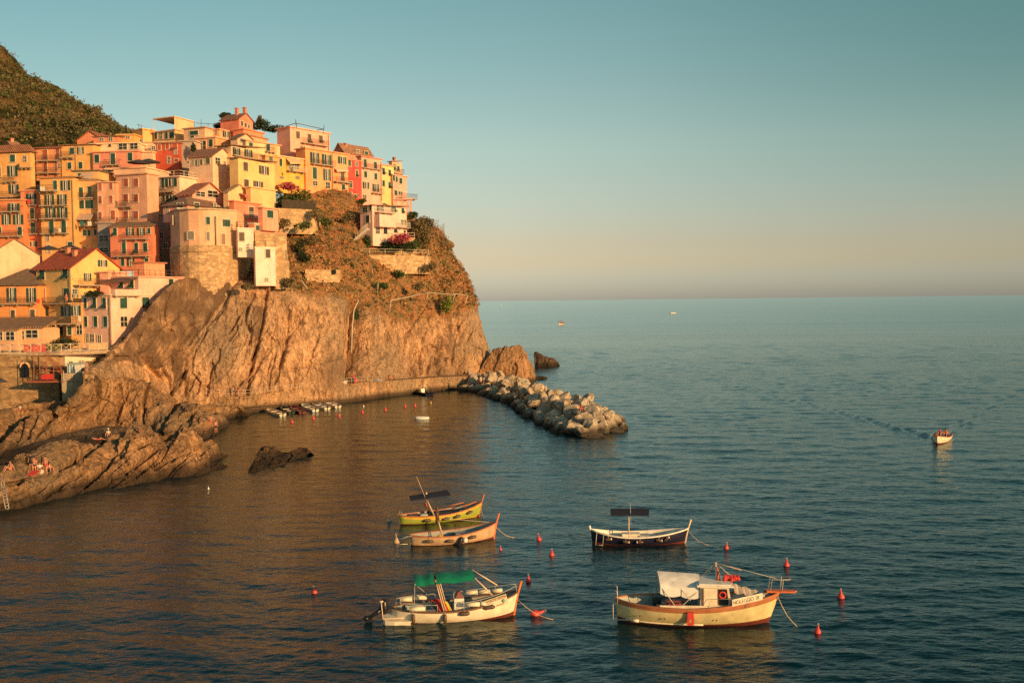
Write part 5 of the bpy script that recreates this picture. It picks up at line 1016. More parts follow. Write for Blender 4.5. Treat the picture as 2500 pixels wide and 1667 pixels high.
tag(mb.build('landing_ledge', QM), kind='structure')
ridge('shore_rock', [(470, 1010, 150, 1030, 0), (498, 993, 152, 1028, 0), (525, 986, 154, 1024, 0), (555, 988, 155, 1019, 0), (580, 992, 156, 1014, 0), (592, 1000, 158, 1011, 0)], ROCKF, 4, .35, R(35), 60, 40, .6, .3, seed=71)
qr = anchor('quay_railing', tuple(qf[6])); tag(qr, 'thin metal railing with posts along the quay path under the cliff', 'railing')
mb = MB(); rl = MB(); path = [P(325, 937, 150), P(370, 948, 154)] + [p + V(0, .25, 0) for p in qf[1:38]]
path = [path[0] + V(0, 0, 0)] + path[1:]
for i in range(len(path)):
    q = path[i]; base = q if i > 1 else q - V(0, 0, 1)
    mb = MB(); mb.tube([base, base + V(0, 0, 1.0)], .035, 4); mb.build('post', RAILW, qr)
for h in (.5, 1.0): rl = MB(); rl.tube([(q if i > 1 else q - V(0, 0, 1)) + V(0, 0, h) for i, q in enumerate(path)], .028, 4); rl.build('rail', RAILW, qr)

mb = MB(); p = G(466, 966, 2.6); mb.box(p + V(0, .6, .55), (.45, .4, 1.1)); mb.box(p + V(.0, .6, 1.12), (.5, .45, .06)); o = mb.build('waste_bin', plain('yellow_bin', (.6, .40, .03), .5)); tag(o, 'yellow waste bin on the quay by the railing', 'bin', 'bins on the quay')
mb = MB(); p = G(473, 966, 2.6); mb.box(p + V(0, .6, .55), (.45, .4, 1.1)); mb.box(p + V(.0, .6, 1.12), (.5, .45, .06)); o = mb.build('waste_bin', plain('green_bin', (.06, .12, .05), .5)); tag(o, 'dark green waste bin right of the yellow bin', 'bin', 'bins on the quay')
# ================================================================ breakwater boulders
BM = [rockmat('boulder_stone', (0.68, 0.52, 0.35), (0, R(20 * i), R(35 * i)), crackscale=.6) for i in range(2)]
def boulder_mesh(seed):
    rnd = random.Random(seed); import bmesh
    bm = bmesh.new(); bmesh.ops.create_icosphere(bm, subdivisions=4, radius=1)
    pl = []
    for _ in range(10):
        v = V(rnd.gauss(0, 1), rnd.gauss(0, 1), rnd.gauss(0, .8)).normalized(); pl.append((v, rnd.uniform(.6, .95)))
    for v in bm.verts:
        d = v.co.normalized(); r = 1.15; r2 = 1.15
        for n_, k in pl:
            c = n_.dot(d)
            if c > .05: r = min(r, k / c)
        v.co = d * (r * .99 + .01) ; v.co += d * (noise.fractal(v.co * 2.2 + V(seed, 0, 0), 1, 2, 4) * .03)
    me = bpy.data.meshes.new('boulder'); bm.to_mesh(me); bm.free(); me.materials.append(BM[seed % 2])
    me.polygons.foreach_set('use_smooth', [False] * len(me.polygons)); return me
BMS = [boulder_mesh(i) for i in range(12)]
Lf = [G(1112, 948, 0), G(1160, 962, 0), G(1222, 985, 0), G(1290, 1030, 0), G(1345, 1056, 0), G(1400, 1066, 0)]
Rf = [G(1168, 932, .5), G(1252, 936, .5), G(1345, 966, .4), G(1430, 996, .3), G(1490, 1016, .2), G(1530, 1046, 0)]
Lc = cr(np.array([tuple(p) for p in Lf]), 60); Rc = cr(np.array([tuple(p) for p in Rf]), 60)
rnd = random.Random(11); nb = 0
def blabel(s, c, z):
    if s > .86: return 'sunlit boulder on the outer tip of the breakwater nearest the open sea'
    if c < .28: return ('grey boulder along the shaded harbour foot of the breakwater, inner half' if s < .5 else 'grey boulder along the harbour foot of the breakwater, outer half')
    if c > .75: return ('boulder on the seaward side of the breakwater near the headland' if s < .5 else 'orange lit boulder on the seaward side of the breakwater, outer half')
    return ('pale boulder on the crest of the breakwater near the quay' if s < .33 else 'pale boulder on the crest in the middle of the breakwater' if s < .62 else 'pale boulder on the crest of the outer breakwater')
for layer, (cnt, hf, sz) in enumerate(((15, .0, 2.15), (14, .55, 2.0), (13, 1.0, 1.85))):
    rows = 5 - layer
    for i in range(cnt + 4):
        s = (i + rnd.uniform(.1, .9)) / (cnt + 4)
        for j in range(rows):
            c = (j + .5 + rnd.uniform(-.25, .25)) / rows if layer == 0 else .5 + (j - (rows - 1) / 2) * (.22 if layer == 1 else .16) + rnd.uniform(-.05, .05)
            k = min(59, int(s * 60)); p = Vector(Lc[k]).lerp(Vector(Rc[k]), c); H = 2.6 * (1 - abs(2 * c - 1) ** 2) * (.55 + .45 * min(1, (1 - s) * 4)) * (.6 + .4 * min(1, s * 5))
            sc0 = rnd.uniform(.75, 1.2) * sz * .5 * (1.12 if s > .5 else .95)
            z = (0.1 if layer == 0 else H * hf)
            if layer and z < .5: continue
            o = bpy.data.objects.new('boulder', BMS[rnd.randrange(12)]); COL.objects.link(o)
            o.location = (p.x + rnd.uniform(-.3, .3), p.y + rnd.uniform(-.5, .5), z + rnd.uniform(-.15, .25)); o.rotation_euler = (rnd.uniform(0, 6), rnd.uniform(0, 6), rnd.uniform(0, 6))
            o.scale = (sc0 * rnd.uniform(1.0, 1.45), sc0 * rnd.uniform(.85, 1.2), sc0 * rnd.uniform(.75, 1.05)); tag(o, blabel(s, c, z), 'boulder', 'boulders of the breakwater'); nb += 1
for px, py, s_, lb in ((1507, 1054, 1.0, 'low flat boulder awash just off the breakwater tip'), (1522, 1049, .35, 'tiny yellow lit stone awash farthest off the breakwater tip'), (1165, 953, .7, 'small half drowned boulder by the quay end of the breakwater'), (1446, 1066, 1.1, 'dark red brown boulder at the waterline of the breakwater tip')):
    p = G(px, py, 0); o = bpy.data.objects.new('boulder', BMS[rnd.randrange(12)]); COL.objects.link(o); o.location = p + V(0, 0, .1); o.scale = (s_ * 1.5, s_, s_ * .5); tag(o, lb, 'boulder', 'loose boulders off the breakwater')
# ================================================================ boats
BW = {k: plain('boat_' + k, c, r_, .18, 2.0) for k, c, r_ in (('cream', (.82, .70, .50), .45), ('white', (.84, .77, .64), .5), ('olive', (.66, .54, .26), .45), ('yellow', (.72, .46, .06), .4), ('green', (.36, .40, .06), .4), ('tan', (.55, .36, .2), .5),
    ('navy', (.018, .018, .04), .35), ('wood', (.42, .15, .06), .5), ('brown', (.16, .08, .04), .6), ('deck', (.38, .40, .35), .7), ('grey', (.30, .30, .27), .7), ('boot', (.16, .035, .02), .6), ('black', (.012, .011, .011), .35),
    ('canvas', (.78, .74, .66), .9), ('navycloth', (.012, .015, .03), .85), ('greencloth', (.0, .22, .11), .75), ('red', (.65, .045, .035), .6), ('orange', (.72, .17, .05), .6), ('fender', (.10, .06, .04), .5), ('pole', (.68, .50, .34), .4), ('steel', (.55, .5, .42), .3), ('rope', (.6, .45, .25), .9), ('dgreen', (.05, .07, .05), .6), ('bluew', (.35, .42, .5), .6), ('maroon', (.20, .06, .05), .6))}
class Boat: pass
def boat(name, label, cat, stern, bow, beam, H, rb, rs, hull='cream', top=None, rail='wood', inner='deck', stem='wood', deckz=.28, transom=0.0, rake=.45, group=None, boot=True, stemh=.55, z0=0, cat2=None, full=2.3):
    """stern and bow: photo points of the waterline ends. Builds hull, deck, gunwale, stem post."""
    A = G(stern[0], stern[1], z0); B_ = G(bow[0], bow[1], z0); d = B_ - A; L = d.length; C = (A + B_) / 2; th = math.atan2(d.y, d.x)
    r = empty(name, (C.x, C.y, z0), th); tag(r, label, cat, group); b = Boat(); b.r = r; b.L = L; b.B = beam; b.H = H
    Mi = Matrix.Rotation(-th, 3, 'Z')
    def hb(s):
        e = 1 - abs(2 * s - 1) ** full if s > .5 or transom == 0 else 1 - (1 - transom) * abs(2 * s - 1) ** full
        return max(.012, beam / 2 * max(0, e) ** .75)
    def sh(s): return H + rb * max(0, (s - .42) / .58) ** 2 + rs * max(0, (.42 - s) / .42) ** 2
    def xx(s, k):  # k: 0 waterline .. 1 sheer ; rake at the bow and stern
        return (s - .5) * L + (rake * max(0, (s - .6) / .4) ** 2 - (.12 + .15 * (transom > 0)) * max(0, (.3 - s) / .3)) * k
    ns, nk = 25, 7; out = MB(); vs = []; 
    for i in range(ns):
        s = i / (ns - 1); b_ = hb(s); z1 = sh(s)
        for side in (-1, 1):
            for j in range(nk):
                k = j / (nk - 1); z = -.3 + (z1 + .3) * k; w_ = b_ * (1 - (1 - k) ** 2.4) ** .62 if k > 0 else 0
                vs.append((xx(s, max(0, z / z1)), side * w_, z))
    def idx(i, sd, j): return i * 2 * nk + (0 if sd < 0 else nk) + j
    for i in range(ns - 1):
        for j in range(nk - 1):
            mi = 2 if (j <= 1 and boot) else (1 if (top and j >= nk - 2) else 0)
            out.m += []; 
            out_f = [(idx(i, -1, j), idx(i + 1, -1, j), idx(i + 1, -1, j + 1), idx(i, -1, j + 1)), (idx(i, 1, j + 1), idx(i + 1, 1, j + 1), idx(i + 1, 1, j), idx(i, 1, j))]
            out.f += out_f; out.m += [mi] * 2; out.sm += [True] * 2
    # closing stern
    out.f += [tuple([idx(0, -1, j) for j in range(nk)] + [idx(0, 1, j) for j in range(nk - 1, -1, -1)])]; out.m += [0]; out.sm += [False]
    out.v = vs; out.build('hull', [BW[hull], BW[top or hull], BW['boot']], r)
    dk = MB(); dv = []
    for i in range(ns):
        s = min(.985, max(.015, i / (ns - 1))); b_ = max(.01, hb(s) - .05); z1 = sh(s); q = deckz / z1
        w_ = b_ * (1 - (1 - (deckz + .3) / (z1 + .3)) ** 2.4) ** .62 - .03
        for y, z in ((-b_, z1 - .005), (-max(.005, w_), deckz), (max(.005, w_), deckz), (b_, z1 - .005)): dv.append((xx(s, z / z1), y, z))
    dk.add(dv, [(i * 4 + j, i * 4 + j + 1, (i + 1) * 4 + j + 1, (i + 1) * 4 + j) for i in range(ns - 1) for j in range(3)]); dk.build('deck', BW[inner], r)
    gw = MB()
    for side in (-1, 1):
        gv = []
        for i in range(ns):
            s = i / (ns - 1); b_ = hb(s); z = sh(s); x = xx(s, 1)
            for yo, zo in ((.05, -.06), (.05, .035), (-.09, .035), (-.09, -.03)): gv.append((x, side * max(.0, b_ + yo), z + zo))
        gw.add(gv, [(i * 4 + j, (i + 1) * 4 + j, (i + 1) * 4 + (j + 1) % 4, i * 4 + (j + 1) % 4) for i in range(ns - 1) for j in range(4)])
    gw.build('gunwale', BW[rail], r)
    if stem:
        sm = MB(); xb = L / 2; zt = sh(1); sm.tube([(xb - .12, 0, -.3), (xb + .02, 0, .05), (xb + rake * .55, 0, zt * .6), (xb + rake, 0, zt), (xb + rake + stemh * .32, 0, zt + stemh)], .085, 6, r2=.07); sm.build('stem_post', BW[stem], r)
    b.hb, b.sh, b.xx, b.zt = hb, sh, xx, sh(1)
    def loc(px, py, y0):   # photo pixel to boat space on the lengthwise plane y = y0
        o_ = Mi @ (CAM - Vector((C.x, C.y, z0))); dd = Mi @ ray(px, py); k = (y0 - o_.y) / dd.y; return o_ + dd * k
    b.loc = loc; b.C = C; b.th = th
    return b
def fender(b, s, ang=0, l=.5, rr=.1, z=None, mat='fender', side=-1, tip=None):
    mb = MB(); y = side * (b.hb(s) + rr * .9); zc = (b.sh(s) - .3) if z is None else z; c = V(b.xx(s, .7), y, zc); a = V(math.cos(ang), 0, math.sin(ang))
    pts = [c - a * l / 2, c - a * l * .42, c - a * l * .3, c + a * l * .3, c + a * l * .42, c + a * l / 2]; rad = [.02, rr * .7, rr, rr, rr * .7, .02]
    X = a; Y = V(0, 1, 0); Z = X.cross(Y); mb.lathe(c - a * l / 2, [(q, (p - pts[0]).length) for q, p in zip(rad, pts)], 10, ax=(Y, Z, X)); mb.build('fender', BW[mat], b.r)
    if tip:
        tb = MB(); tb.lathe(c + a * l * .38, [(rr * 1.04, 0), (rr * .9, l * .1), (.02, l * .16)], 10, ax=(Y, Z, X)); tb.build('fender', BW['cream'], b.r)
    rp = MB(); rp.tube([c + V(0, 0, rr * .5), V(c.x, side * (b.hb(s) + .04), b.sh(s) + .03)], .015, 4); rp.build('fender_line', BW['rope'], b.r)
def part(b, name, mat, fn, parent=None):
    mb = MB(); fn(mb); return mb.build(name, BW[mat] if isinstance(mat, str) else mat, parent or b.r)
def bench(b, x, z=.5, w_=.28, mat='white'):
    s = x / b.L + .5; hw_ = b.hb(s) - .07; part(b, 'bench', mat, lambda m_: m_.box((x, 0, z), (w_, 2 * hw_, .07)))
def rope(b, a, p2, name='mooring_line'):
    Mi = Matrix.Rotation(-b.th, 3, 'Z'); e = Mi @ (p2 - V(b.C.x, b.C.y, 0)); a = Vector(a); md = (a + e) / 2 - V(0, 0, .25)
    part(b, name, 'rope', lambda m_: m_.tube([a, a.lerp(md, .5) - V(0, 0, .05), md, md.lerp(e, .5) - V(0, 0, .03), e], .022, 4))
# --- white boat with green canopy
b = boat('tour_boat', 'white wooden boat with a green canopy, advert board and black outboard', 'boat', (962, 1516), (1254, 1500), 2.35, .72, .62, .1, 'cream', None, 'brown', 'grey', 'orange', .34, rake=.28, stemh=.6, full=2.6)
part(b, 'swim_platform', 'cream', lambda m_: (m_.prism([(-b.L / 2 - .62, -.35), (-b.L / 2 - .5, -.62), (-b.L / 2, -.86), (-b.L / 2 + .9, -1.0), (-b.L / 2 + .9, 1.0), (-b.L / 2, .86), (-b.L / 2 - .5, .62), (-b.L / 2 - .62, .35)], .0, .26), m_.box((-b.L / 2 + .15, 0, .32), (1.5, 1.0, .03))))
def ob(m_):
    x = -b.L / 2 - .55
    m_.lathe((x, .0, .45), [(.12, 0), (.22, .12), (.26, .4), (.22, .72), (.12, .86)], 10); m_.tube([(x - .1, 0, .75), (x - .55, 0, .45), (x - .95, 0, .28)], .13, 8, r2=.09); m_.lathe((x - 1.0, 0, .12), [(.04, 0), (.2, .1), (.2, .2), (.04, .3)], 8)
    m_.box((x - .85, 0, .2), (.4, .05, .34))
part(b, 'outboard_motor', 'black', ob)
part(b, 'stern_light_post', 'pole', lambda m_: (m_.tube([(-b.L / 2 - .62, -.45, .3), (-b.L / 2 - .7, -.45, 1.25)], .035, 6), m_.lathe((-b.L / 2 - .7, -.45, 1.25), [(.1, 0), (.13, .05), (.1, .1)], 8)))
n1, n2 = b.loc(1006, 1430, -.95), b.loc(1152, 1412, -.95); f1, f2 = b.loc(1016, 1399, .95), b.loc(1158, 1388, .95)
zc = [(n1.z + f1.z) / 2, (n2.z + f2.z) / 2]; x0_, x1_ = (n1.x + f1.x) / 2, (n2.x + f2.x) / 2
def canopy(m_, x0, x1, z0_, z1_, hw_, seg=14, crown=.12, droop=.12, th=.03):
    vs = []; ny = 9
    for i in range(seg + 1):
        u = i / seg; x = x0 + (x1 - x0) * u; z = z0_ + (z1_ - z0_) * u + .03 * math.sin(u * math.pi * 3)
        for j in range(ny):
            v = j / (ny - 1) * 2 - 1; vs.append((x, v * hw_, z + crown * (1 - v * v) - (droop if abs(v) == 1 else 0)))
    fs = [(i * ny + j, (i + 1) * ny + j, (i + 1) * ny + j + 1, i * ny + j + 1) for i in range(seg) for j in range(ny - 1)]
    m_.add(vs, fs, 0, True); m_.add([(x, y, z - th) for x, y, z in vs], [f[::-1] for f in fs], 0, True)
xm = b.loc(1061, 1420, 0).x
part(b, 'canopy', 'greencloth', lambda m_: (canopy(m_, x0_, xm - .06, zc[0], (zc[0] + zc[1]) / 2, .95), canopy(m_, xm + .06, x1_, (zc[0] + zc[1]) / 2, zc[1], .95)))
part(b, 'mast', 'brown', lambda m_: [m_.box((xm + .25, y, (zc[0] + .5) / 2 + .1), (.14, .07, zc[0] - .3), (V(1, 0, .0), V(0, 1, 0), V(-.28, 0, 1).normalized())) for y in (-.75, .0)])
part(b, 'mast_pole', 'pole', lambda m_: [m_.tube([(xm + dx + .5, y, .45), (xm + dx, y, zc[0] + .12)], .03, 5) for dx, y in ((0, -.82), (.12, -.72), (.1, .05), (.22, .1))])
for y_, e_ in ((-.9, b.loc(1208, 1458, -.7)), (.9, b.loc(1214, 1428, .7))): part(b, 'canopy_strut', 'pole', lambda m_: m_.tube([(x1_, y_, zc[1]), tuple(e_)], .04, 6))
part(b, 'canopy_wire', 'steel', lambda m_: (m_.tube([(x0_, -.9, zc[0]), (x0_ - .05, -.85, .9)], .015, 4), m_.tube([(x0_, -.9, zc[0]), (x0_ + 1.0, .8, 1.0)], .015, 4)))
part(b, 'console', 'white', lambda m_: (m_.box((xm + 1.35, -.05, .78), (.55, .7, .85)), m_.box((xm + 1.5, -.05, .52), (.9, .9, .36))))
part(b, 'console_cover', 'maroon', lambda m_: m_.hexa([(xm + 1.15, -.3, 1.21), (xm + 1.6, -.3, 1.21), (xm + 1.6, .25, 1.21), (xm + 1.15, .25, 1.21), (xm + 1.3, -.25, 1.55), (xm + 1.42, -.25, 1.55), (xm + 1.42, .2, 1.55), (xm + 1.3, .2, 1.55)]))
part(b, 'steering_wheel', 'steel', lambda m_: m_.tube([(xm + 1.05, .0 + .17 * math.cos(a), 1.3 + .17 * math.sin(a)) for a in [i * math.pi / 6 for i in range(13)]], .014, 5))
def roll(m_, xa, xb, y, z, rr=.13): m_.tube([(xa, y, z), (xb, y, z)], rr, 10)
rails_ = []
for xa, xb, y, z in ((-b.L / 2 + .35, -b.L / 2 + 1.05, .72, 1.0), (-b.L / 2 + 1.15, -b.L / 2 + 1.95, .9, 1.0), (-b.L / 2 + .85, -b.L / 2 + 1.7, -.95, .92), (x1_ - .35, x1_ + .35, .98, 1.12), (x1_ + .42, x1_ + 1.1, .9, 1.16), (x1_ + 1.18, x1_ + 1.75, .75, 1.22), (x1_ - .45, x1_ + .25, -.98, 1.02), (x1_ + .3, x1_ + .6, -.98, 1.05)):
    part(b, 'seat_bolster', 'cream', lambda m_: roll(m_, xa, xb, y, z))
def brail(m_):
    for side in (-1, 1):
        for s0, s1, h in ((.52, .985, .42), (.04, .35, .4)):
            pts = [V(b.xx(s, 1), side * max(.03, b.hb(s) - .03), b.sh(s) + h) for s in [s0 + (s1 - s0) * i / 10 for i in range(11)]]
            m_.tube([pts[0] - V(.1, 0, h)] + pts, .016, 4)
            for q in pts[1::3]: m_.tube([q - V(0, 0, h), q], .014, 4)
part(b, 'hand_rail', 'steel', brail)
for c_, d_ in (((x1_ + .3, .75, .62), (2.2, .35, .06)), ((-b.L / 2 + 1.4, .55, .6), (1.5, .5, .3)), ((-b.L / 2 + 1.7, -.55, .5), (1.2, .5, .3))): part(b, 'side_bench', 'deck', lambda m_: m_.box(c_, d_))
def drape(m_, pts, w0, mi=0):
    vs = []
    for i, p in enumerate(pts):
        for j in range(5): vs.append((p[0] + (j - 2) * w0 * .25, p[1] - .02 * (j % 2), p[2] + .03 * ((i + j) % 2)))
    fs = [(i * 5 + j, i * 5 + j + 1, (i + 1) * 5 + j + 1, (i + 1) * 5 + j) for i in range(len(pts) - 1) for j in range(4)]; m_.add(vs, fs, mi, True)
    m_.add([(x, y + .04, z) for x, y, z in vs], [f[::-1] for f in fs], mi, True)
q = [tuple(b.loc(px, py, -.7 + .12 * k)) for k, (px, py) in enumerate([(1086, 1492), (1080, 1480), (1074, 1470), (1062, 1464), (1052, 1464)])]
rc = MB(); drape(rc, q, .55); o = rc.build('draped_cloth', BW['red'], None); o.parent = b.r; o.name = 'life_jacket_pile'
rc = MB(); drape(rc, [(x + .32, y - .05, z + .03) for x, y, z in q[:3]], .16); o = rc.build('yellow_strip', plain('yellow_cloth', (.8, .5, .04), .8), b.r)
for s, a, l, z in ((.16, math.pi / 2, .55, .38), (.41, math.pi / 2, .55, .38), (.57, .06, .6, .62), (.77, .08, .7, .85)): fender(b, s, a, l, .11 if a > 1 else .12, z)
# advert board, with its lettering as raised print
TXT = []
def text_on(b, body, p0, u, v, size, mat, name='lettering', off=.012, width=None, align='LEFT'):
    cu = bpy.data.curves.new(name, 'FONT'); cu.body = body; cu.size = size; cu.align_x = align; cu.extrude = .002
    to = bpy.data.objects.new(name, cu); COL.objects.link(to); dg = bpy.context.evaluated_depsgraph_get(); me = bpy.data.meshes.new_from_object(to.evaluated_get(dg)); bpy.data.objects.remove(to)
    w_ = max(vv.co.x for vv in me.vertices) - min(vv.co.x for vv in me.vertices); k = (width / w_) if width else 1
    n_ = u.cross(v).normalized(); p0 = Vector(p0)
    for vv in me.vertices: vv.co = p0 + u * vv.co.x * k + v * vv.co.y + n_ * (off + vv.co.z)
    me.materials.clear(); me.materials.append(mat); o = bpy.data.objects.new(name, me); COL.objects.link(o); return o
y_ = -1.06
c00, c10, c11, c01 = [b.loc(px, py, y_) for px, py in ((1188, 1491), (1242, 1472), (1240, 1450), (1179, 1467))]
c10 = c00 + (c10 - c00); u = (c10 - c00).normalized(); wd = (c10 - c00).length; hh = ((c01 - c00).length + (c11 - c10).length) / 2; v = (V(0, 0, 1) - u * u.z).normalized(); n_ = u.cross(v)
c00 = c00 + V(0, -.02, .02)
bo = MB(); bo.hexa([c00 - n_ * .03, c00 + u * wd - n_ * .03, c00 + u * wd, c00] + [p + v * hh for p in (c00 - n_ * .03, c00 + u * wd - n_ * .03, c00 + u * wd, c00)]); brd = bo.build('advert_board', BW['cream'], b.r)
GOLD = plain('gold_band', (.30, .17, .03), .6); PALE = plain('pale_print', (.86, .8, .66), .6); INK = plain('brown_ink', (.12, .07, .03), .6)
bm_ = MB(); a0 = c00 + v * hh * .68 + n_ * .004 + u * .03; bm_.hexa([a0, a0 + u * (wd - .06), a0 + u * (wd - .06) + n_ * .004, a0 + n_ * .004] + [p + v * hh * .27 for p in (a0, a0 + u * (wd - .06), a0 + u * (wd - .06) + n_ * .004, a0 + n_ * .004)]); o = bm_.build('print', GOLD, brd)
bm_ = MB(); a0 = c00 + v * hh * .10 + n_ * .004 + u * wd * .45; bm_.hexa([a0, a0 + u * wd * .35, a0 + u * wd * .35 + n_ * .004, a0 + n_ * .004] + [p + v * hh * .1 for p in (a0, a0 + u * wd * .35, a0 + u * wd * .35 + n_ * .004, a0 + n_ * .004)]); bm_.build('print', GOLD, brd)
text_on(b, 'Riva Verde tour', c00 + v * hh * .735 + u * .06, u, v, hh * .24, PALE, off=.02, width=wd * .88).parent = brd
bm_ = MB(); cc = c00 + u * wd * .82 + v * hh * .42 + n_ * .006; bm_.lathe(cc, [(hh * .2, 0), (hh * .2, .004)], 16, ax=(u, v, n_)); bm_.build('emblem', plain('emblem_teal', (.25, .36, .28), .6), brd)
bm_ = MB()
for i in range(4): bm_.box(c00 + u * wd * (.22 + .0 * i) + v * hh * (.16 + .14 * i) + n_ * .006, (wd * (.3 - .03 * i), .004, .025), (u, n_, v))
bm_.build('fine_print', INK, brd)
rope(b, (b.L / 2 + .2, 0, .9), G(1300, 1500, 0) + V(1.2, -1.0, 0))
# --- cream hire boat with cabin
b = boat('cabin_boat', 'large pale olive hire boat with a white cabin and a canvas sunshade', 'boat', (1508, 1512), (1876, 1520), 3.0, 1.12, .62, .12, 'olive', 'wood', 'wood', 'deck', None, .55, rake=.62, full=2.5)
L2 = b.L / 2
part(b, 'bowsprit', 'orange', lambda m_: (m_.box((L2 + .65, 0, b.zt + .06), (1.5, .42, .09)), m_.tube([(L2 + 1.35, -.21, b.zt + .06), (L2 + 1.5, 0, b.zt + .06), (L2 + 1.35, .21, b.zt + .06)], .05, 5)))
part(b, 'spray_rail', 'cream', lambda m_: m_.tube([(b.xx(s, .3), -(b.hb(s) * (1 - (1 - .47 / (b.sh(s) + .3)) ** 2.4) ** .62 + .01), .17) for s in [.06 + .5 * i / 12 for i in range(13)]], .045, 6))
CW = 'white'
ca, cb = b.loc(1710, 1480, -.9).x, b.loc(1784, 1470, -.9).x; zr_ = b.loc(1745, 1433, -.95).z
WC = plain('cabin_paint', (.74, .62, .45), .5)
def cab(m_):
    m_.hexa([(ca, -.92, .55), (cb + .15, -.92, .55), (cb + .15, .92, .55), (ca, .92, .55), (ca, -.85, zr_), (cb - .1, -.85, zr_), (cb - .1, .85, zr_), (ca, .85, zr_)])
cabin = part(b, 'cabin', WC, cab)
part(b, 'cabin_roof', 'white', lambda m_: (m_.box(((ca + cb) / 2, 0, zr_ + .04), (cb - ca + .35, 2.0, .09)), m_.box(((ca + cb) / 2, 0, zr_ + .11), (cb - ca + .1, 1.75, .06))))
win = part(b, 'window', 'black', lambda m_: m_.hexa([(cb - .72, -.945, zr_ - .95), (cb - .1, -.945, zr_ - .95), (cb - .1, -.90, zr_ - .95), (cb - .72, -.90, zr_ - .95), (cb - .72, -.9, zr_ - .12), (cb - .2, -.9, zr_ - .12), (cb - .2, -.85, zr_ - .12), (cb - .72, -.85, zr_ - .12)]))
def ring_(m_, c, rx, rr, ax): m_.tube([c + ax[0] * rx * math.cos(a) + ax[1] * rx * math.sin(a) for a in [i * math.pi / 8 for i in range(17)]], rr, 6)
part(b, 'life_ring', 'red', lambda m_: ring_(m_, V(cb - .45, -.96, zr_ - .42), .17, .05, (V(1, 0, 0), V(0, 0, 1))), win)
part(b, 'door', 'cream', lambda m_: m_.box((ca + .55, -.945, (zr_ + .7) / 2 + .05), (.72, .04, zr_ - .95)))
part(b, 'door_trim', 'wood', lambda m_: (m_.box((ca + .16, -.955, (zr_ + .6) / 2), (.04, .04, zr_ - .7)), m_.box((ca + .95, -.95, (zr_ + .6) / 2), (.02, .03, zr_ - .9))))
part(b, 'rear_window', 'black', lambda m_: m_.box((ca - .015, 0, zr_ - .6), (.03, 1.3, .6)))
# foredeck house
fx = b.loc(1868, 1464, -.6).x
part(b, 'foredeck', 'deck', lambda m_: m_.hexa([(cb + .1, -.95, 1.0), (fx, -.55, 1.35), (fx, .55, 1.35), (cb + .1, .95, 1.0), (cb + .1, -.9, zr_ - 1.0), (fx, -.5, b.zt + .05), (fx, .5, b.zt + .05), (cb + .1, .9, zr_ - 1.0)]))
p_a, p_b = b.loc(1788, 1480, -1.38), b.loc(1862, 1463, -.98); hN = .82 * abs(b.loc(1820, 1460, -1).z - b.loc(1820, 1480, -1).z)
nb_ = MB(); nb_.hexa([p_a, p_b, p_b + V(0, .05, 0), p_a + V(0, .05, 0)] + [p + V(0, 0, hN) for p in (p_a, p_b, p_b + V(0, .05, 0), p_a + V(0, .05, 0))]); nbd = nb_.build('name_board', BW['cream'], b.r)
u = (p_b - p_a).normalized(); v = (V(0, 0, 1) - u * u.z).normalized(); text_on(b, 'NOLEGGIO 28', p_a + v * hN * .2 + u * .08, u, v, hN * .8, INK, width=(p_b - p_a).length * .84, off=.01).parent = nbd
part(b, 'coaming', 'cream', lambda m_: m_.hexa([(-L2 + 2.3, -1.2, .9), (p_a.x, -1.16, .9), (p_a.x, -1.1, .9), (-L2 + 2.3, -1.14, .9), (-L2 + 2.3, -1.2, 1.22), (p_a.x, -1.16, 1.25), (p_a.x, -1.1, 1.25), (-L2 + 2.3, -1.14, 1.22)]))
part(b, 'side_bench', 'maroon', lambda m_: m_.box((b.loc(1637, 1483, -1.1).x, -1.02, 1.1), (1.5, .3, .16)))
part(b, 'deck_box', 'dgreen', lambda m_: (m_.box((b.loc(1650, 1465, 0).x, .1, .85), (1.6, .9, .5)), m_.box((b.loc(1620, 1455, .8).x, .85, .9), (1.2, .5, .5))))
part(b, 'seat_cushion', 'maroon', lambda m_: (m_.box((b.loc(1650, 1460, 0).x, .1, 1.14), (1.2, .5, .08))))
part(b, 'life_vests', 'red', lambda m_: [m_.lathe((b.loc(1634, 1474, -.6).x + i * .18, -.6 + .1 * (i % 2), .95), [(.05, 0), (.12, .06), (.1, .16), (.03, .2)], 7) for i in range(4)])
# canopy canvas sagging to the near side
k0, k1 = b.loc(1604, 1393, .55), b.loc(1706, 1400, .55); s0_, s1_ = b.loc(1612, 1430, -.75), b.loc(1708, 1440, -.75)
def cvs(m_):
    vs = []; nu, nv = 17, 12
    for i in range(nu):
        u_ = i / (nu - 1); seg = (u_ * 2) % 1; sag = 1 - abs(2 * seg - 1) ** 2
        for j in range(nv):
            v_ = j / (nv - 1); a_ = k0.lerp(k1, u_); c_ = s0_.lerp(s1_, u_); p = a_.lerp(c_, min(1, v_ / .72)); z = p.z + .10 * math.sin(min(1, v_ / .72) * math.pi) + .018 * math.sin(v_ * 40)
            if v_ > .72: z -= (v_ - .72) / .28 * (.42 + .12 * sag); 
            vs.append((p.x, p.y - (.05 if v_ > .72 else 0), z))
    fs = [(i * nv + j, (i + 1) * nv + j, (i + 1) * nv + j + 1, i * nv + j + 1) for i in range(nu - 1) for j in range(nv - 1)]
    m_.add(vs, fs, 0, True); m_.add([(x, y + .015, z - .02) for x, y, z in vs], [f[::-1] for f in fs], 0, True)
cv = part(b, 'canopy', 'canvas', cvs)
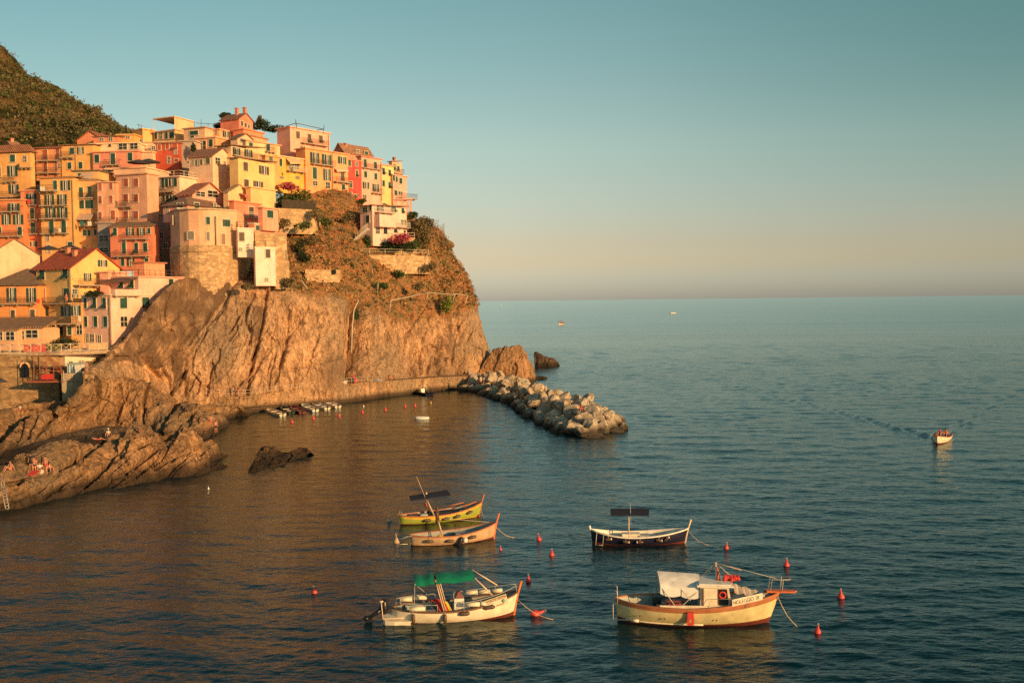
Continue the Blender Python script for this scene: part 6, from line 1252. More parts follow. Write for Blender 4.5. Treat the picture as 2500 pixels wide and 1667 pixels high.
part(b, 'canopy_pole', 'steel', lambda m_: [m_.tube([tuple(a_), tuple(c_)], .022, 5) for a_, c_ in ((s0_, b.loc(1655, 1487, -1.15)), (s0_.lerp(s1_, .5), b.loc(1686, 1465, -1.15)), (s1_, b.loc(1655, 1487, -1.15)), (k0, (k0.x, 1.2, 1.2)), (k1, (k1.x, 1.2, 1.2)), (s0_, k0), (s1_, k1), (s0_.lerp(s1_, .5), k0.lerp(k1, .5)))])
mt_ = b.loc(1747, 1372, .1); mb0 = b.loc(1751, 1416, .1)
part(b, 'mast', 'pole', lambda m_: m_.tube([(mb0.x, .1, zr_ + .05), tuple(mt_)], .055, 7))
part(b, 'furled_sail', 'orange', lambda m_: m_.tube([(mb0.x + .02, .02, zr_ + .15), (mb0.x + .06, .0, zr_ + .7), (mt_.x + .04, .05, mt_.z - .25)], .12, 7, r2=.05))
part(b, 'antenna', 'pole', lambda m_: m_.tube([tuple(mt_ + V(.05, 0, -.05)), tuple(b.loc(1810, 1391, .1))], .018, 4))
part(b, 'stay', 'steel', lambda m_: [m_.tube([tuple(mt_), e], .012, 4) for e in ((mb0.x + .25, -.85, zr_ + .1), (mb0.x + .9, .4, zr_ + .1), tuple(b.loc(1800, 1418, 0)), (mb0.x - .9, .5, zr_ + .1), (mb0.x - .6, .7, zr_ + .1), (L2 + .4, 0, b.zt + .75))])
part(b, 'life_jackets', 'red', lambda m_: [m_.tube([(mb0.x + .35 + .13 * i, -.25 + .12 * (i % 3), zr_ + .18), (mb0.x + .42 + .14 * i, .05 + .1 * (i % 2), zr_ + .36), (mb0.x + .5 + .13 * i, -.1, zr_ + .2)], .1, 7) for i in range(6)])
def cloth2(m_):
    a_, c_ = b.loc(1790, 1424, .3), b.loc(1885, 1450, .1); n__ = 14; vs = []
    for i in range(n__ + 1):
        u_ = i / n__; p = a_.lerp(c_, u_); 
        for j in range(4): vs.append((p.x, p.y - (.24 - .012 * i) * j + .05 * math.sin(i * 2), p.z - .02 - .09 * j + .05 * math.sin(i * 1.7 + j)))
    m_.add(vs, [(i * 4 + j, (i + 1) * 4 + j, (i + 1) * 4 + j + 1, i * 4 + j + 1) for i in range(n__) for j in range(3)], 0, True); m_.add([(x, y, z - .03) for x, y, z in vs], [(i * 4 + j, i * 4 + j + 1, (i + 1) * 4 + j + 1, (i + 1) * 4 + j) for i in range(n__) for j in range(3)], 0, True)
stm, stt, stb = nt('striped_cloth'); wv_ = N(stt, 'ShaderNodeTexWave', Scale=.9, Distortion=1.2); stt.links.new(coords(stt), wv_.inputs['Vector']); stt.links.new(ramp(stt, [(.4, (.6, .52, .4)), (.5, (.25, .27, .3)), (.7, (.25, .27, .3)), (.8, (.55, .36, .22))], wv_.outputs['Color']).outputs[0], stb.inputs['Base Color'])
part(b, 'striped_cloths', stm, cloth2)
def pulpit(m_):
    z = b.zt + .78; m_.tube([(L2 + .05, -.35, b.zt + .1), (L2 + .15, -.35, z), (L2 + 1.1, -.3, z), (L2 + 1.2, 0, z - .02), (L2 + 1.1, .3, z), (L2 + .15, .35, z), (L2 + .05, .35, b.zt + .1)], .02, 5)
    m_.tube([(L2 + .7, -.3, b.zt + .1), (L2 + .75, -.3, z)], .018, 5); m_.tube([(L2 + .7, .3, b.zt + .1), (L2 + .75, .3, z)], .018, 5)
    for x in (p_a.x - 1.1, p_a.x - .1, p_a.x + .9): m_.tube([(x - .15, -1.2, 1.2), (x, -1.15, 1.6)], .014, 4)
    m_.tube([(p_a.x - 1.1, -1.15, 1.6), (p_a.x + .9, -1.1, 1.68)], .014, 4)
part(b, 'rail', 'steel', pulpit)
def ladd(m_):
    x = -L2 - .25; 
    for y in (-.45, -.05): m_.tube([(x, y, .15), (x, y, 1.0)], .025, 5)
    m_.tube([(x - .02, -.45, .3), (x - .02, -.05, .3)], .02, 5); m_.tube([(x, -.45, .15), (-L2 + .9, -1.05, .33)], .03, 5)
    for y in (-.5, .5): m_.tube([(-L2 - .0, y, 1.1), (-L2 - .02, y, 1.75), (-L2 - .15, y, 1.8)], .02, 5)
part(b, 'stern_ladder', 'steel', ladd)
part(b, 'stern_roller', 'cream', lambda m_: m_.tube([(-L2 + .75, -1.1, .34), (-L2 + 1.15, -1.2, .34)], .085, 8))
lj = b.loc(1686, 1503, -1.62)
part(b, 'hanging_life_vest', 'red', lambda m_: (m_.box((lj.x, -b.B / 2 - .08, .82), (.34, .14, .34)), m_.box((lj.x - .12, -b.B / 2 - .08, .5), (.13, .13, .34)), m_.box((lj.x + .12, -b.B / 2 - .08, .5), (.13, .13, .34)), m_.box((lj.x, -b.B / 2 - .08, .34), (.34, .12, .08))))
for px, py in ((1563, 1495), (1622, 1512), (1749, 1520)): part(b, 'porthole', 'brown', lambda m_: m_.lathe((b.loc(px, py, -1.4).x, -b.hb(b.loc(px, py, -1.4).x / b.L + .5) * .985, .55), [(.05, 0), (.05, .03)], 8, ax=(V(1, 0, 0), V(0, 0, 1), V(0, -1, 0))))
rope(b, (L2 + .45, -.1, b.zt - .15), G(1946, 1529, 0)); 
# --- navy, yellow and brown gozzi
def gozzo(lab, stern, bow, beam, H, rb, rs, hull, top, rail, inner, stem, mast, canopy_=None, bundle=False, lean=0.0, **kw):
    b = boat('gozzo', lab, 'boat', stern, bow, beam, H, rb, rs, hull, top, rail, inner, stem, .3, rake=.25, stemh=.65, group='wooden fishing boats moored in pairs', **kw)
    (bx, by), (tx, ty) = mast; q0 = b.loc(bx, by, -.3); q1 = b.loc(tx, ty, -.3 + lean)
    q0.z = max(.35, q0.z)
    part(b, 'mast', 'pole', lambda m_: ([m_.tube([tuple(q0 + V(0, dy, 0)), tuple(q1 + V(0, dy * .5, 0))], .038, 6) for dy in (-.13, .13)], [m_.tube([tuple(q0.lerp(q1, k) + V(0, -.13, 0)), tuple(q0.lerp(q1, k) + V(0, .13, 0))], .02, 4) for k in (.2, .4, .6, .8)]))
    if canopy_:
        c = [b.loc(px, py, y) for (px, py), y in zip(canopy_, (-.45, -.45, .45, .45))]
        part(b, 'canopy', 'navycloth', lambda m_: m_.hexa([c[0], c[1], c[2], c[3]] + [p + V(0, 0, .07) for p in c]))
    if bundle:
        part(b, 'furled_canopy', 'brown', lambda m_: (m_.tube([tuple(q1 - V(0, 0, .35)), tuple(q1 + V(-.02, 0, .25)), tuple(q1 + V(-.05, 0, .8))], .16, 8, r2=.1), [m_.lathe(tuple(q1 + V(.05 * (-1) ** i, -.15, -.1 + .25 * i)), [(.02, 0), (.08, .06), (.08, .12), (.02, .16)], 6) for i in range(4)]))
    return b, q0, q1
b, q0, q1 = gozzo('dark navy open boat with a white rim and a flat dark canopy on its mast', (1446, 1325), (1672, 1324), 2.1, .62, .45, .42, 'navy', None, 'white', 'white', 'pole', ((1535, 1310), (1535, 1262)), [(1491, 1259), (1584, 1259), (1585, 1243), (1490, 1243)])
part(b, 'antenna', 'steel', lambda m_: m_.tube([tuple(q1 + V(.15, 0, -.6)), tuple(q1 + V(.12, 0, 1.05))], .014, 4))
for s, a in ((.17, .1), (.35, -.1), (.5, math.pi), (.7, -.1), (.78, .7)): fender(b, s, a, .5, .1, None, 'fender', tip=True)
part(b, 'engine_box', 'cream', lambda m_: m_.box((b.loc(1540, 1304, -.1).x, -.1, .55), (1.3, .7, .4)))
part(b, 'hatch', 'black', lambda m_: (m_.box((b.loc(1617, 1297, 0).x, .05, .45), (.75, .6, .3)), m_.box((b.loc(1502, 1301, 0).x, 0, .42), (.9, .6, .25))))
part(b, 'coaming', 'deck', lambda m_: (m_.box((b.loc(1570, 1303, -.2).x, -.1, .5), (.9, .7, .3))))
part(b, 'stern_post', 'white', lambda m_: m_.tube([(-b.L / 2 - .12, 0, .95), (-b.L / 2 - .2, 0, 1.3)], .09, 6))
part(b, 'boarding_ladder', 'steel', lambda m_: ([m_.tube([(-b.L / 2 + .3 + x, -.75 - x * .3, 1.0), (-b.L / 2 + .2 + x, -.95 - x * .3, .05)], .02, 4) for x in (0, .5)], m_.tube([(-b.L / 2 + .2, -.95, .1), (-b.L / 2 + .7, -1.1, .1)], .02, 4)))
rope(b, (b.L / 2 + .2, 0, .9), G(1733, 1331, 0)); rope(b, (-b.L / 2, 0, .9), G(1418, 1318, 0) + V(-1, 2, 0))
b, q0, q1 = gozzo('yellow and lime green open boat with a dark slab canopy and a long aerial', (977, 1279), (1170, 1260), 2.15, .62, .6, .12, 'green', 'yellow', 'wood', 'grey', 'wood', ((1060, 1258), (1043, 1222)), [(1003, 1223), (1101, 1210), (1092, 1197), (999, 1212)], transom=0)
part(b, 'hull_stripe', 'yellow', lambda m_: m_.add([(b.xx(s, z / b.sh(s)), -(b.hb(s) * (1 - (1 - (z + .3) / (b.sh(s) + .3)) ** 2.4) ** .62 + .012), z) for s in [.05 + .9 * i / 20 for i in range(21)] for z in (max(.06, .5 - .55 * s), b.sh(s) - .1)], [(i * 2, i * 2 + 2, i * 2 + 3, i * 2 + 1) for i in range(20)], 0, True))
part(b, 'aerial', 'pole', lambda m_: (m_.tube([tuple(q1 + V(-.05, 0, .0)), tuple(b.loc(1017, 1163, -.3))], .02, 5), m_.lathe(tuple(b.loc(1041, 1207, -.3)), [(.03, 0), (.08, .05), (.08, .12), (.03, .2)], 7)))
for s, a in ((.29, 0), (.52, .1), (.66, .25), (.82, .35)): fender(b, s, a, .6, .12)
part(b, 'oar', 'wood', lambda m_: (m_.tube([(.9, .75, .95), (2.3, .65, 1.15)], .06, 6), m_.tube([(1.9, -.25, .95), (3.1, -.1, 1.3)], .06, 6)))
part(b, 'engine_box', 'navycloth', lambda m_: m_.box((.7, .1, .55), (1.9, .9, .3)))
part(b, 'gear', 'black', lambda m_: (m_.lathe((-.9, .2, .35), [(.15, 0), (.25, .15), (.2, .4), (.05, .5)], 8), m_.box((-2.2, .2, .5), (.8, .6, .3))))
part(b, 'crate', 'deck', lambda m_: m_.box((-1.5, -.2, .55), (.6, .5, .3)))
part(b, 'orange_vest', 'orange', lambda m_: m_.tube([tuple(b.loc(1037, 1228, .2)), tuple(b.loc(1042, 1240, .2))], .14, 7, r2=.08))
bench(b, 2.0); bench(b, -2.6)
part(b, 'stern_rail', 'steel', lambda m_: m_.tube([(-b.L / 2 + .1, -.4, .7), (-b.L / 2 + .0, -.4, 1.05), (-b.L / 2 - .0, .3, 1.05), (-b.L / 2 + .1, .3, .7)], .02, 4))
rope(b, (b.L / 2 + .15, 0, .7), G(1183, 1263, 0)); rope(b, (-b.L / 2 - .1, 0, .9), G(951, 1270, 0))
b, q0, q1 = gozzo('brown tan open boat with an orange rim and a furled canopy on a leaning mast', (1003, 1331), (1205, 1315), 2.1, .68, .6, .12, 'tan', None, 'wood', 'grey', 'orange', ((1080, 1308), (1068, 1264)), None, True, lean=.1)
for s, a in ((.2, -.1), (.43, -.05), (.70, .15)): fender(b, s, a, .62, .12, None, 'fender')
fender(b, .545, 1.2, .95, .16, .2, 'black')
part(b, 'round_fender', 'canvas', lambda m_: m_.lathe((b.xx(.61, .5), -b.hb(.61) - .12, .15), [(.02, 0), (.14, .06), (.19, .19), (.14, .32), (.02, .38)], 10))
part(b, 'yellow_can', plain('yellow_cloth', (.8, .5, .04), .8), lambda m_: m_.lathe((-1.0, -.3, .4), [(.3, 0), (.3, .15), (.1, .3)], 9))
part(b, 'nets', 'dgreen', lambda m_: (m_.lathe((-1.7, 0, .32), [(.5, 0), (.45, .15), (.1, .25)], 9), m_.lathe((.1, .2, .32), [(.45, 0), (.35, .18), (.05, .28)], 9)))
part(b, 'engine_box', 'grey', lambda m_: m_.box((1.3, 0, .55), (2.2, .8, .25)))
bench(b, 2.4); bench(b, -2.4)
part(b, 'stern_frame', 'steel', lambda m_: (m_.tube([(-b.L / 2 + .1, 0, .8), (-b.L / 2 - .9, 0, .5), (-b.L / 2 - .95, 0, .1)], .02, 4), m_.tube([(-b.L / 2 - .9, 0, .15), (-b.L / 2 - .2, .1, .1)], .03, 4), m_.tube([(-b.L / 2 + .1, -.3, .8), (-b.L / 2 - .9, -.05, .5)], .015, 4)))
part(b, 'brace', 'steel', lambda m_: (m_.tube([tuple(q1), (b.L / 2 - .3, 0, 1.3)], .015, 4)))
rope(b, (b.L / 2 + .15, 0, .95), G(1259, 1312, 0))
# --- dinghies tied at the ledge: (stern, bow, hull, inner, label)
DG = [((690, 1016), (655, 1005), 'cream', 'tan', 'pale yellow rowing boat, nearest the left end of the ledge'), ((712, 1010), (690, 999), 'dgreen', 'dgreen', 'dark green covered dinghy with an outboard at the ledge'),
      ((738, 1010), (714, 996), 'maroon', 'maroon', 'maroon slatted dinghy between the dark green and pale green ones'), ((770, 1005), (740, 993), 'white', 'deck', 'pale green white dinghy fourth along the ledge'),
      ((799, 1000), (764, 988), 'cream', 'bluew', 'cream dinghy with a light blue inside moored at the ledge'), ((825, 996), (790, 983), 'cream', 'white', 'cream white dinghy farthest right along the ledge')]
for st_, bw_, h_, inn, lb in DG:
    b = boat('dinghy', lb, 'dinghy', st_, bw_, 1.6, .42, .12, .0, h_, None, 'cream' if h_ in ('cream', 'white') else h_, inn, None, .15, transom=.62, rake=.12, group='dinghies tied along the ledge', boot=False, full=2.8)
    for x in (-.25, .12): bench(b, x * b.L, .34, .22, 'cream' if h_ != 'maroon' else 'maroon')
    part(b, 'outboard_motor', 'black', lambda m_: (m_.lathe((-b.L / 2 - .25, 0, .35), [(.08, 0), (.14, .08), (.15, .3), (.08, .42)], 8), m_.tube([(-b.L / 2 - .25, 0, .4), (-b.L / 2 - .3, 0, -.1)], .05, 6)))
b = boat('dinghy', 'dark inflatable boat with a white engine console by the quay end', 'inflatable boat', (1048, 965), (1008, 957), 2.2, .5, .2, 0, 'navy', None, 'dgreen', 'dgreen', None, .2, transom=.8, rake=.1, boot=False, full=3.2, group=None)
part(b, 'console', 'white', lambda m_: m_.box((-.8, 0, .7), (.6, .7, .8))); part(b, 'roll_bar', 'white', lambda m_: m_.tube([(-1.4, -.7, .5), (-1.4, -.6, 1.6), (-1.4, .6, 1.6), (-1.4, .7, .5)], .04, 5))
part(b, 'outboard_motor', 'black', lambda m_: [m_.lathe((-b.L / 2 - .3, y, .3), [(.12, 0), (.2, .12), (.22, .5), (.12, .7)], 8) for y in (-.35, .35)])
# small round raft, far boats, boat under way
o = MB(); p = G(1030, 1022, 0); o.tube([p + V(.95 * math.cos(a), .5 * math.sin(a), .12) for a in [i * math.pi / 8 for i in range(17)]], .22, 7); o.box(p + V(0, 0, .12), (1.3, .6, .1)); tag(o.build('raft', BW['canvas']), 'small pale oval raft floating alone in the harbour', 'raft')
b = boat('motor_boat', 'small cream motor boat under way with two people on board', 'boat', (2310, 1068), (2289, 1084), 2.0, .6, .45, .0, 'cream', None, 'wood', 'brown', None, .25, transom=.7, rake=.35, boot=True)
MBOAT = b
b = boat('motor_boat', 'tiny tour boat with a roof far out near the horizon, left one', 'boat', (1364, 793.5), (1377, 792.5), 2.6, 1.0, .5, .2, 'cream', 'wood', 'wood', 'brown', None, .4, rake=.4)
part(b, 'canopy', 'wood', lambda m_: (m_.box((0, 0, 3.0), (b.L * .7, 2.2, .2)), [m_.tube([(x * b.L, y, .8), (x * b.L, y, 3.0)], .08, 4) for x in (-.3, 0, .3) for y in (-1, 1)]))
part(b, 'passengers', 'brown', lambda m_: [m_.lathe((x, 0, .5), [(.3, 0), (.35, .6), (.15, .9), (.18, 1.2), (.02, 1.35)], 6) for x in (-2.5, -1, .8, 2.4)])
b = boat('motor_boat', 'tiny low speedboat far out near the horizon, right one', 'boat', (1636, 766.4), (1650, 765.8), 3.2, 1.3, .6, .0, 'white', None, 'white', 'brown', None, .6, rake=.8, transom=.7)
o = MB(); p = G(1224, 746.5, 0); o.lathe(p, [(.5, -.5), (1.2, 0), (.6, 1.5), (.5, 5), (.1, 9)], 6); tag(o.build('far_beacon', BW['white']), 'tiny white sail like speck on the horizon beside the headland', 'sailboat')
# ================================================================ buoys
REDB = plain('buoy_red', (.66, .07, .06), .5, .35, 4)
def buoy(px, py, s, lab, mat=REDB, grp='red mooring buoys', tilt=0.0):
    p = G(px, py, 0); r = empty('buoy', tuple(p), 0); tag(r, lab, 'buoy', grp); r.rotation_euler = (random.uniform(-.12, .12), tilt + random.uniform(-.16, .16), 0); s *= random.uniform(.9, 1.12)
    mb = MB(); mb.lathe((0, 0, -.25 * s), [(.05 * s, 0), (.26 * s, .1 * s), (.31 * s, .27 * s), (.27 * s, .42 * s), (.12 * s, .62 * s), (.08 * s, .82 * s), (.03 * s, .92 * s)], 14); mb.build('float', mat, r)
    mb = MB(); mb.tube([(.07 * s * math.cos(a), 0, .72 * s + .07 * s * math.sin(a)) for a in [i * math.pi / 5 for i in range(11)]], .015, 4); mb.build('ring', BW['steel'], r)
    return r
BN = [(1316, 1318, 'red buoy left of the navy boat, the farther of two'), (1347, 1355, 'red buoy left of the navy boat, the nearer of two'), (1290, 1418, 'red buoy just above the bow of the white boat'), (768, 1447, 'red buoy alone in the brown water at the left'),
      (1773, 1338, 'red buoy right of the navy boat'), (1920, 1381, 'red buoy beyond the mast of the cabin boat'), (2053, 1458, 'red buoy farthest right near the edge of the moorings'), (1996, 1543, 'red buoy in rippled rings off the bow of the cabin boat')]
for px, py, lb in BN: buoy(px, py, .63, lb)
for px, py, lb in [(713, 1031, 'small red buoy in front of the yellow rowing boat'), (765, 1022, 'small red buoy in front of the pale green dinghy'), (828, 1016, 'small red buoy off the farthest right dinghy'), (885, 1008, 'small red buoy, fourth along the quay row'), (941, 1001, 'small red buoy, fifth along the quay row'), (989, 993, 'small red buoy, sixth along the row, left of two close ones'), (1013, 991, 'small red buoy at the right end of the quay row')]: buoy(px, py, .8, lb, grp='small red buoys off the quay')
r = buoy(1304, 1500, .85, 'tipped red buoy lying on its side off the bow of the white boat', tilt=1.2)
buoy(969, 1324, .8, 'pale conical buoy behind the stern of the brown boat', BW['tan'], 'pale buoys'); buoy(950, 1272, .6, 'pale small float tied behind the yellow boat', BW['tan'], 'pale buoys'); buoy(509, 1193, .35, 'tiny white float near the front bathing rock', BW['white'], None); buoy(1052, 984, .5, 'small yellow float by the inflatable boat', BW['yellow'], None); buoy(888, 992, .4, 'tiny pale float right of the dinghies', BW['white'], None)
buoy(1222, 1341, .35, 'tiny red float just off the bow of the brown boat', REDB, None)
# ================================================================ people
bpy.context.view_layer.update()
DG_ = bpy.context.evaluated_depsgraph_get()
def hit(px, py, default=None):
    ok, loc_, n_, i_, o_, _ = S.ray_cast(DG_, CAM, ray(px, py).normalized())
    return (Vector(loc_), Vector(n_)) if ok else (default, V(0, 0, 1))
SKIN = plain('skin', (.50, .22, .13), .6, .1); SKIN2 = plain('tanned_skin', (.40, .16, .09), .6, .1); HAIR = plain('hair', (.035, .02, .012), .7)
CL = {k: plain('cloth_' + k, c, .85) for k, c in (('red', (.6, .06, .05)), ('black', (.02, .02, .025)), ('navy', (.03, .05, .12)), ('white', (.7, .62, .5)), ('teal', (.03, .16, .14)), ('orange', (.65, .2, .07)), ('grey', (.2, .2, .2)), ('green', (.05, .18, .07)))}
# joints: name -> (x right, y forward(-y faces viewer), z)
POSES = {
 'stand': dict(pel=(0, 0, .92), che=(0, 0, 1.25), nec=(0, 0, 1.46), hea=(0, -.02, 1.56), top=(0, -.01, 1.70), sL=(-.17, 0, 1.40), eL=(-.24, .02, 1.12), wL=(-.25, -.06, .88), hL=(-.25, -.08, .80), sR=(.17, 0, 1.40), eR=(.24, .02, 1.12), wR=(.26, -.08, .88), hR=(.26, -.10, .80), pL=(-.09, 0, .88), kL=(-.11, -.01, .48), aL=(-.12, .02, .09), fL=(-.13, -.14, .03), pR=(.09, 0, .88), kR=(.12, -.02, .48), aR=(.15, .02, .09), fR=(.16, -.14, .03)),
 'hand': dict(pel=(0, 0, .92), che=(.01, 0, 1.25), nec=(.01, 0, 1.46), hea=(0, -.03, 1.56), top=(0, -.02, 1.70), sL=(-.17, 0, 1.40), eL=(-.36, -.02, 1.36), wL=(-.22, -.1, 1.56), hL=(-.14, -.12, 1.60), sR=(.18, 0, 1.40), eR=(.34, .02, 1.16), wR=(.18, -.06, 1.0), hR=(.13, -.08, .96), pL=(-.09, 0, .88), kL=(-.10, -.06, .48), aL=(-.08, .02, .09), fL=(-.09, -.14, .03), pR=(.09, 0, .88), kR=(.13, .0, .48), aR=(.17, .04, .09), fR=(.2, -.1, .03)),
 'sit': dict(pel=(0, .05, .13), che=(0, .10, .46), nec=(0, .08, .66), hea=(0, .05, .76), top=(0, .06, .90), sL=(-.17, .08, .60), eL=(-.26, .0, .36), wL=(-.16, -.22, .34), hL=(-.12, -.3, .36), sR=(.17, .08, .60), eR=(.27, .16, .34), wR=(.30, .26, .1), hR=(.31, .3, .03), pL=(-.1, .02, .12), kL=(-.13, -.34, .46), aL=(-.12, -.55, .10), fL=(-.12, -.68, .04), pR=(.1, .02, .12), kR=(.15, -.38, .4), aR=(.14, -.62, .10), fR=(.15, -.75, .04)),
 'lie': dict(pel=(0, 0, .12), che=(-.32, .02, .2), nec=(-.52, .02, .27), hea=(-.62, .02, .32), top=(-.76, .02, .36), sL=(-.45, -.17, .24), eL=(-.5, -.26, .05), wL=(-.3, -.3, .04), hL=(-.22, -.3, .04), sR=(-.45, .19, .24), eR=(-.55, .28, .05), wR=(-.4, .36, .04), hR=(-.32, .38, .04), pL=(.04, -.09, .11), kL=(.42, -.12, .3), aL=(.74, -.12, .07), fL=(.86, -.12, .06), pR=(.04, .09, .11), kR=(.46, .12, .1), aR=(.86, .12, .07), fR=(.98, .12, .1))}
BONES = [('pel', 'che', 'T'), ('che', 'nec', 'T'), ('nec', 'hea', 'N'), ('hea', 'top', 'H'), ('che', 'sL', 'T'), ('sL', 'eL', 'A'), ('eL', 'wL', 'A'), ('wL', 'hL', 'A'), ('che', 'sR', 'T'), ('sR', 'eR', 'A'), ('eR', 'wR', 'A'), ('wR', 'hR', 'A'), ('pel', 'pL', 'P'), ('pL', 'kL', 'L'), ('kL', 'aL', 'L'), ('aL', 'fL', 'L'), ('pel', 'pR', 'P'), ('pR', 'kR', 'L'), ('kR', 'aR', 'L'), ('aR', 'fR', 'L')]
RAD = dict(pel=.14, che=.15, nec=.06, hea=.085, top=.075, sL=.07, sR=.07, eL=.045, eR=.045, wL=.032, wR=.032, hL=.03, hR=.03, pL=.10, pR=.10, kL=.062, kR=.062, aL=.042, aR=.042, fL=.035, fR=.035)
def body(pose, top):
    J = POSES[pose]; names = list(J); me = bpy.data.meshes.new('person'); me.from_pydata([J[n] for n in names], [(names.index(a), names.index(b_)) for a, b_, _ in BONES], [])
    o = bpy.data.objects.new('tmp', me); COL.objects.link(o); md = o.modifiers.new('s', 'SKIN')
    for i, n in enumerate(names):
        sv = me.skin_vertices[0].data[i]; r_ = RAD[n]; sv.radius = (r_, r_ * (.72 if n in ('pel', 'che') else 1)); sv.use_root = (n == 'pel')
    ss = o.modifiers.new('u', 'SUBSURF'); ss.levels = 2; ss.render_levels = 2
    dg = bpy.context.evaluated_depsgraph_get(); dg.update(); m2 = bpy.data.meshes.new_from_object(o.evaluated_get(dg)); bpy.data.objects.remove(o)
    m2.name = 'person'; m2.materials.clear()
    for _ in range(3): m2.materials.append(SKIN)
    segs = [(V(*J[a]), V(*J[b_]), k, b_) for a, b_, k in BONES]
    for f in m2.polygons:
        c = f.center; best = None; bd_ = 9
        for a, b_, k, nb in segs:
            d = b_ - a; u = max(0, min(1, (c - a).dot(d) / d.length_squared)); q = (c - a - d * u).length
            if q < bd_: bd_ = q; best = (k, u, nb)
        k, u, nb = best; mi = 0
        if k == 'T' and nb == 'che': mi = 1 if u < .3 else (2 if top in ('shirt', 'bikini') and (top == 'shirt' or u > .75) else 0)
        elif k == 'T': mi = 2 if top == 'shirt' or (top == 'bikini' and nb == 'nec' and u < .3) else 0
        elif k == 'P': mi = 1
        elif k == 'L' and nb in ('kL', 'kR') and u < (.12 if top == 'bikini' else .5): mi = 1
        elif k == 'A' and top == 'shirt' and nb in ('eL', 'eR') and u < .5: mi = 2
        f.material_index = mi; f.use_smooth = True
    h = (V(*J['hea']) + V(*J['top'])) / 2; hd = MB(); upv = (V(*J['top']) - V(*J['hea'])).normalized(); X = upv.cross(V(0, 1, 0)); X = X.normalized() if X.length > .1 else V(1, 0, 0); Y = upv.cross(X)
    hd.lathe(h + upv * .0 + V(0, .025, 0), [(.088, -.03), (.105, .03), (.1, .09), (.06, .13), (.01, .145)], 10, ax=(X, Y, upv))
    hm = hd.build('hair', HAIR); hmesh = hm.data; bpy.data.objects.remove(hm)
    fc = MB(); fd = V(0, -1, 0); c = V(*J['hea']).lerp(V(*J['top']), .35) + fd * .085
    fc.box(c, (.02, .035, .04)); fc.box(c + upv * .03 + X * .032, (.02, .012, .01), mi=1); fc.box(c + upv * .03 - X * .032, (.02, .012, .01), mi=1); fc.box(c - upv * .045 + V(0, .008, 0), (.045, .01, .012), mi=1)
    fo = fc.build('face', [SKIN, HAIR]); fm = fo.data; bpy.data.objects.remove(fo)
    return m2, hmesh, fm
BCACHE = {}
def person(px, py, pose, lab, rz=0, low='black', top=None, upc='white', skin=SKIN, sc=1.0, hat=None, at=None, grp=None, hair=HAIR):
    key = (pose, top)
    if key not in BCACHE: BCACHE[key] = body(pose, top)
    m2, hm, fm = BCACHE[key]; p = at if at is not None else hit(px, py)[0]
    r = bpy.data.objects.new('person', m2); COL.objects.link(r); r.location = p - V(0, 0, .02); r.rotation_euler = (0, 0, rz); r.scale = (sc,) * 3
    for i, mt_ in enumerate((skin, CL[low], CL[upc] if top else skin)): r.material_slots[i].link = 'OBJECT'; r.material_slots[i].material = mt_
    h = bpy.data.objects.new('hair', hm); COL.objects.link(h); h.parent = r
    if hat: h.name = 'hat'; h.material_slots[0].link = 'OBJECT'; h.material_slots[0].material = CL[hat]; h.scale = (1.05, 1.05, 1.02)
    f = bpy.data.objects.new('face', fm); COL.objects.link(f); f.parent = r
    tag(r, lab, 'person', grp); return r
G1 = 'bathers on the front rocks'; G2 = 'people on the quay path'; G3 = 'people at the waterside ledge'
person(24, 1148, 'sit', 'person in orange swimwear sitting alone at the far left of the front rock', -.5, 'orange', None, 'orange', SKIN, 1.0, grp=G1)
person(84, 1157, 'stand', 'woman in a dark bikini standing beside the red towel', .2, 'black', 'bikini', 'black', SKIN, .95, grp=G1)
person(111, 1156, 'stand', 'person in red shorts standing right of the woman in the dark bikini', -.2, 'red', None, grp=G1)
person(97, 1150, 'sit', 'person in pale clothes sitting between the two standing bathers', .3, 'white', 'shirt', 'white', SKIN2, grp=G1)
person(122, 1151, 'sit', 'bather sitting at the right end of the group on the front rock', .8, 'navy', None, grp=G1)
person(76, 1148, 'stand', 'dark clothed person standing behind the group on the front rock', 0, 'black', 'shirt', 'black', SKIN2, .95, grp=G1)
person(239, 1074, 'lie', 'sunbather lying on the crest of the front rock', .3, 'red', None, grp=G1)
person(264, 1064, 'sit', 'person in a white shirt sitting on the crest of the front rock', 0, 'grey', 'shirt', 'white', SKIN, 1.05, grp=G1, hat='white')
person(515, 1043, 'hand', 'bather with a raised arm standing at the right foot of the grey rock', .3, 'red', None, grp=G1)
person(527, 1056, 'stand', 'bather in a dark swimsuit standing nearest the water by the grey rock', .5, 'black', None, grp=G1)
person(49, 1003, 'sit', 'person in a white shirt sitting below the harbour wall', 0, 'red', 'shirt', 'white', grp=None)
person(338, 1056, 'sit', 'dark dressed person crouching on the front rock crest', 1, 'black', 'shirt', 'black', SKIN2, .8, grp=G1)
person(212, 912, 'stand', 'bare chested person standing right of the striped shed', 0, 'grey', None, grp=None)
person(214, 922, 'sit', 'person sitting on the terrace edge below the striped shed', 0, 'red', None, grp=None, at=P(214, 922, 142.6))
def qp(px, back=1.0):
    k = min(range(len(qf)), key=lambda i: abs(proj(qf[i])[0] - px)); return qf[k] + V(0, back, .02)
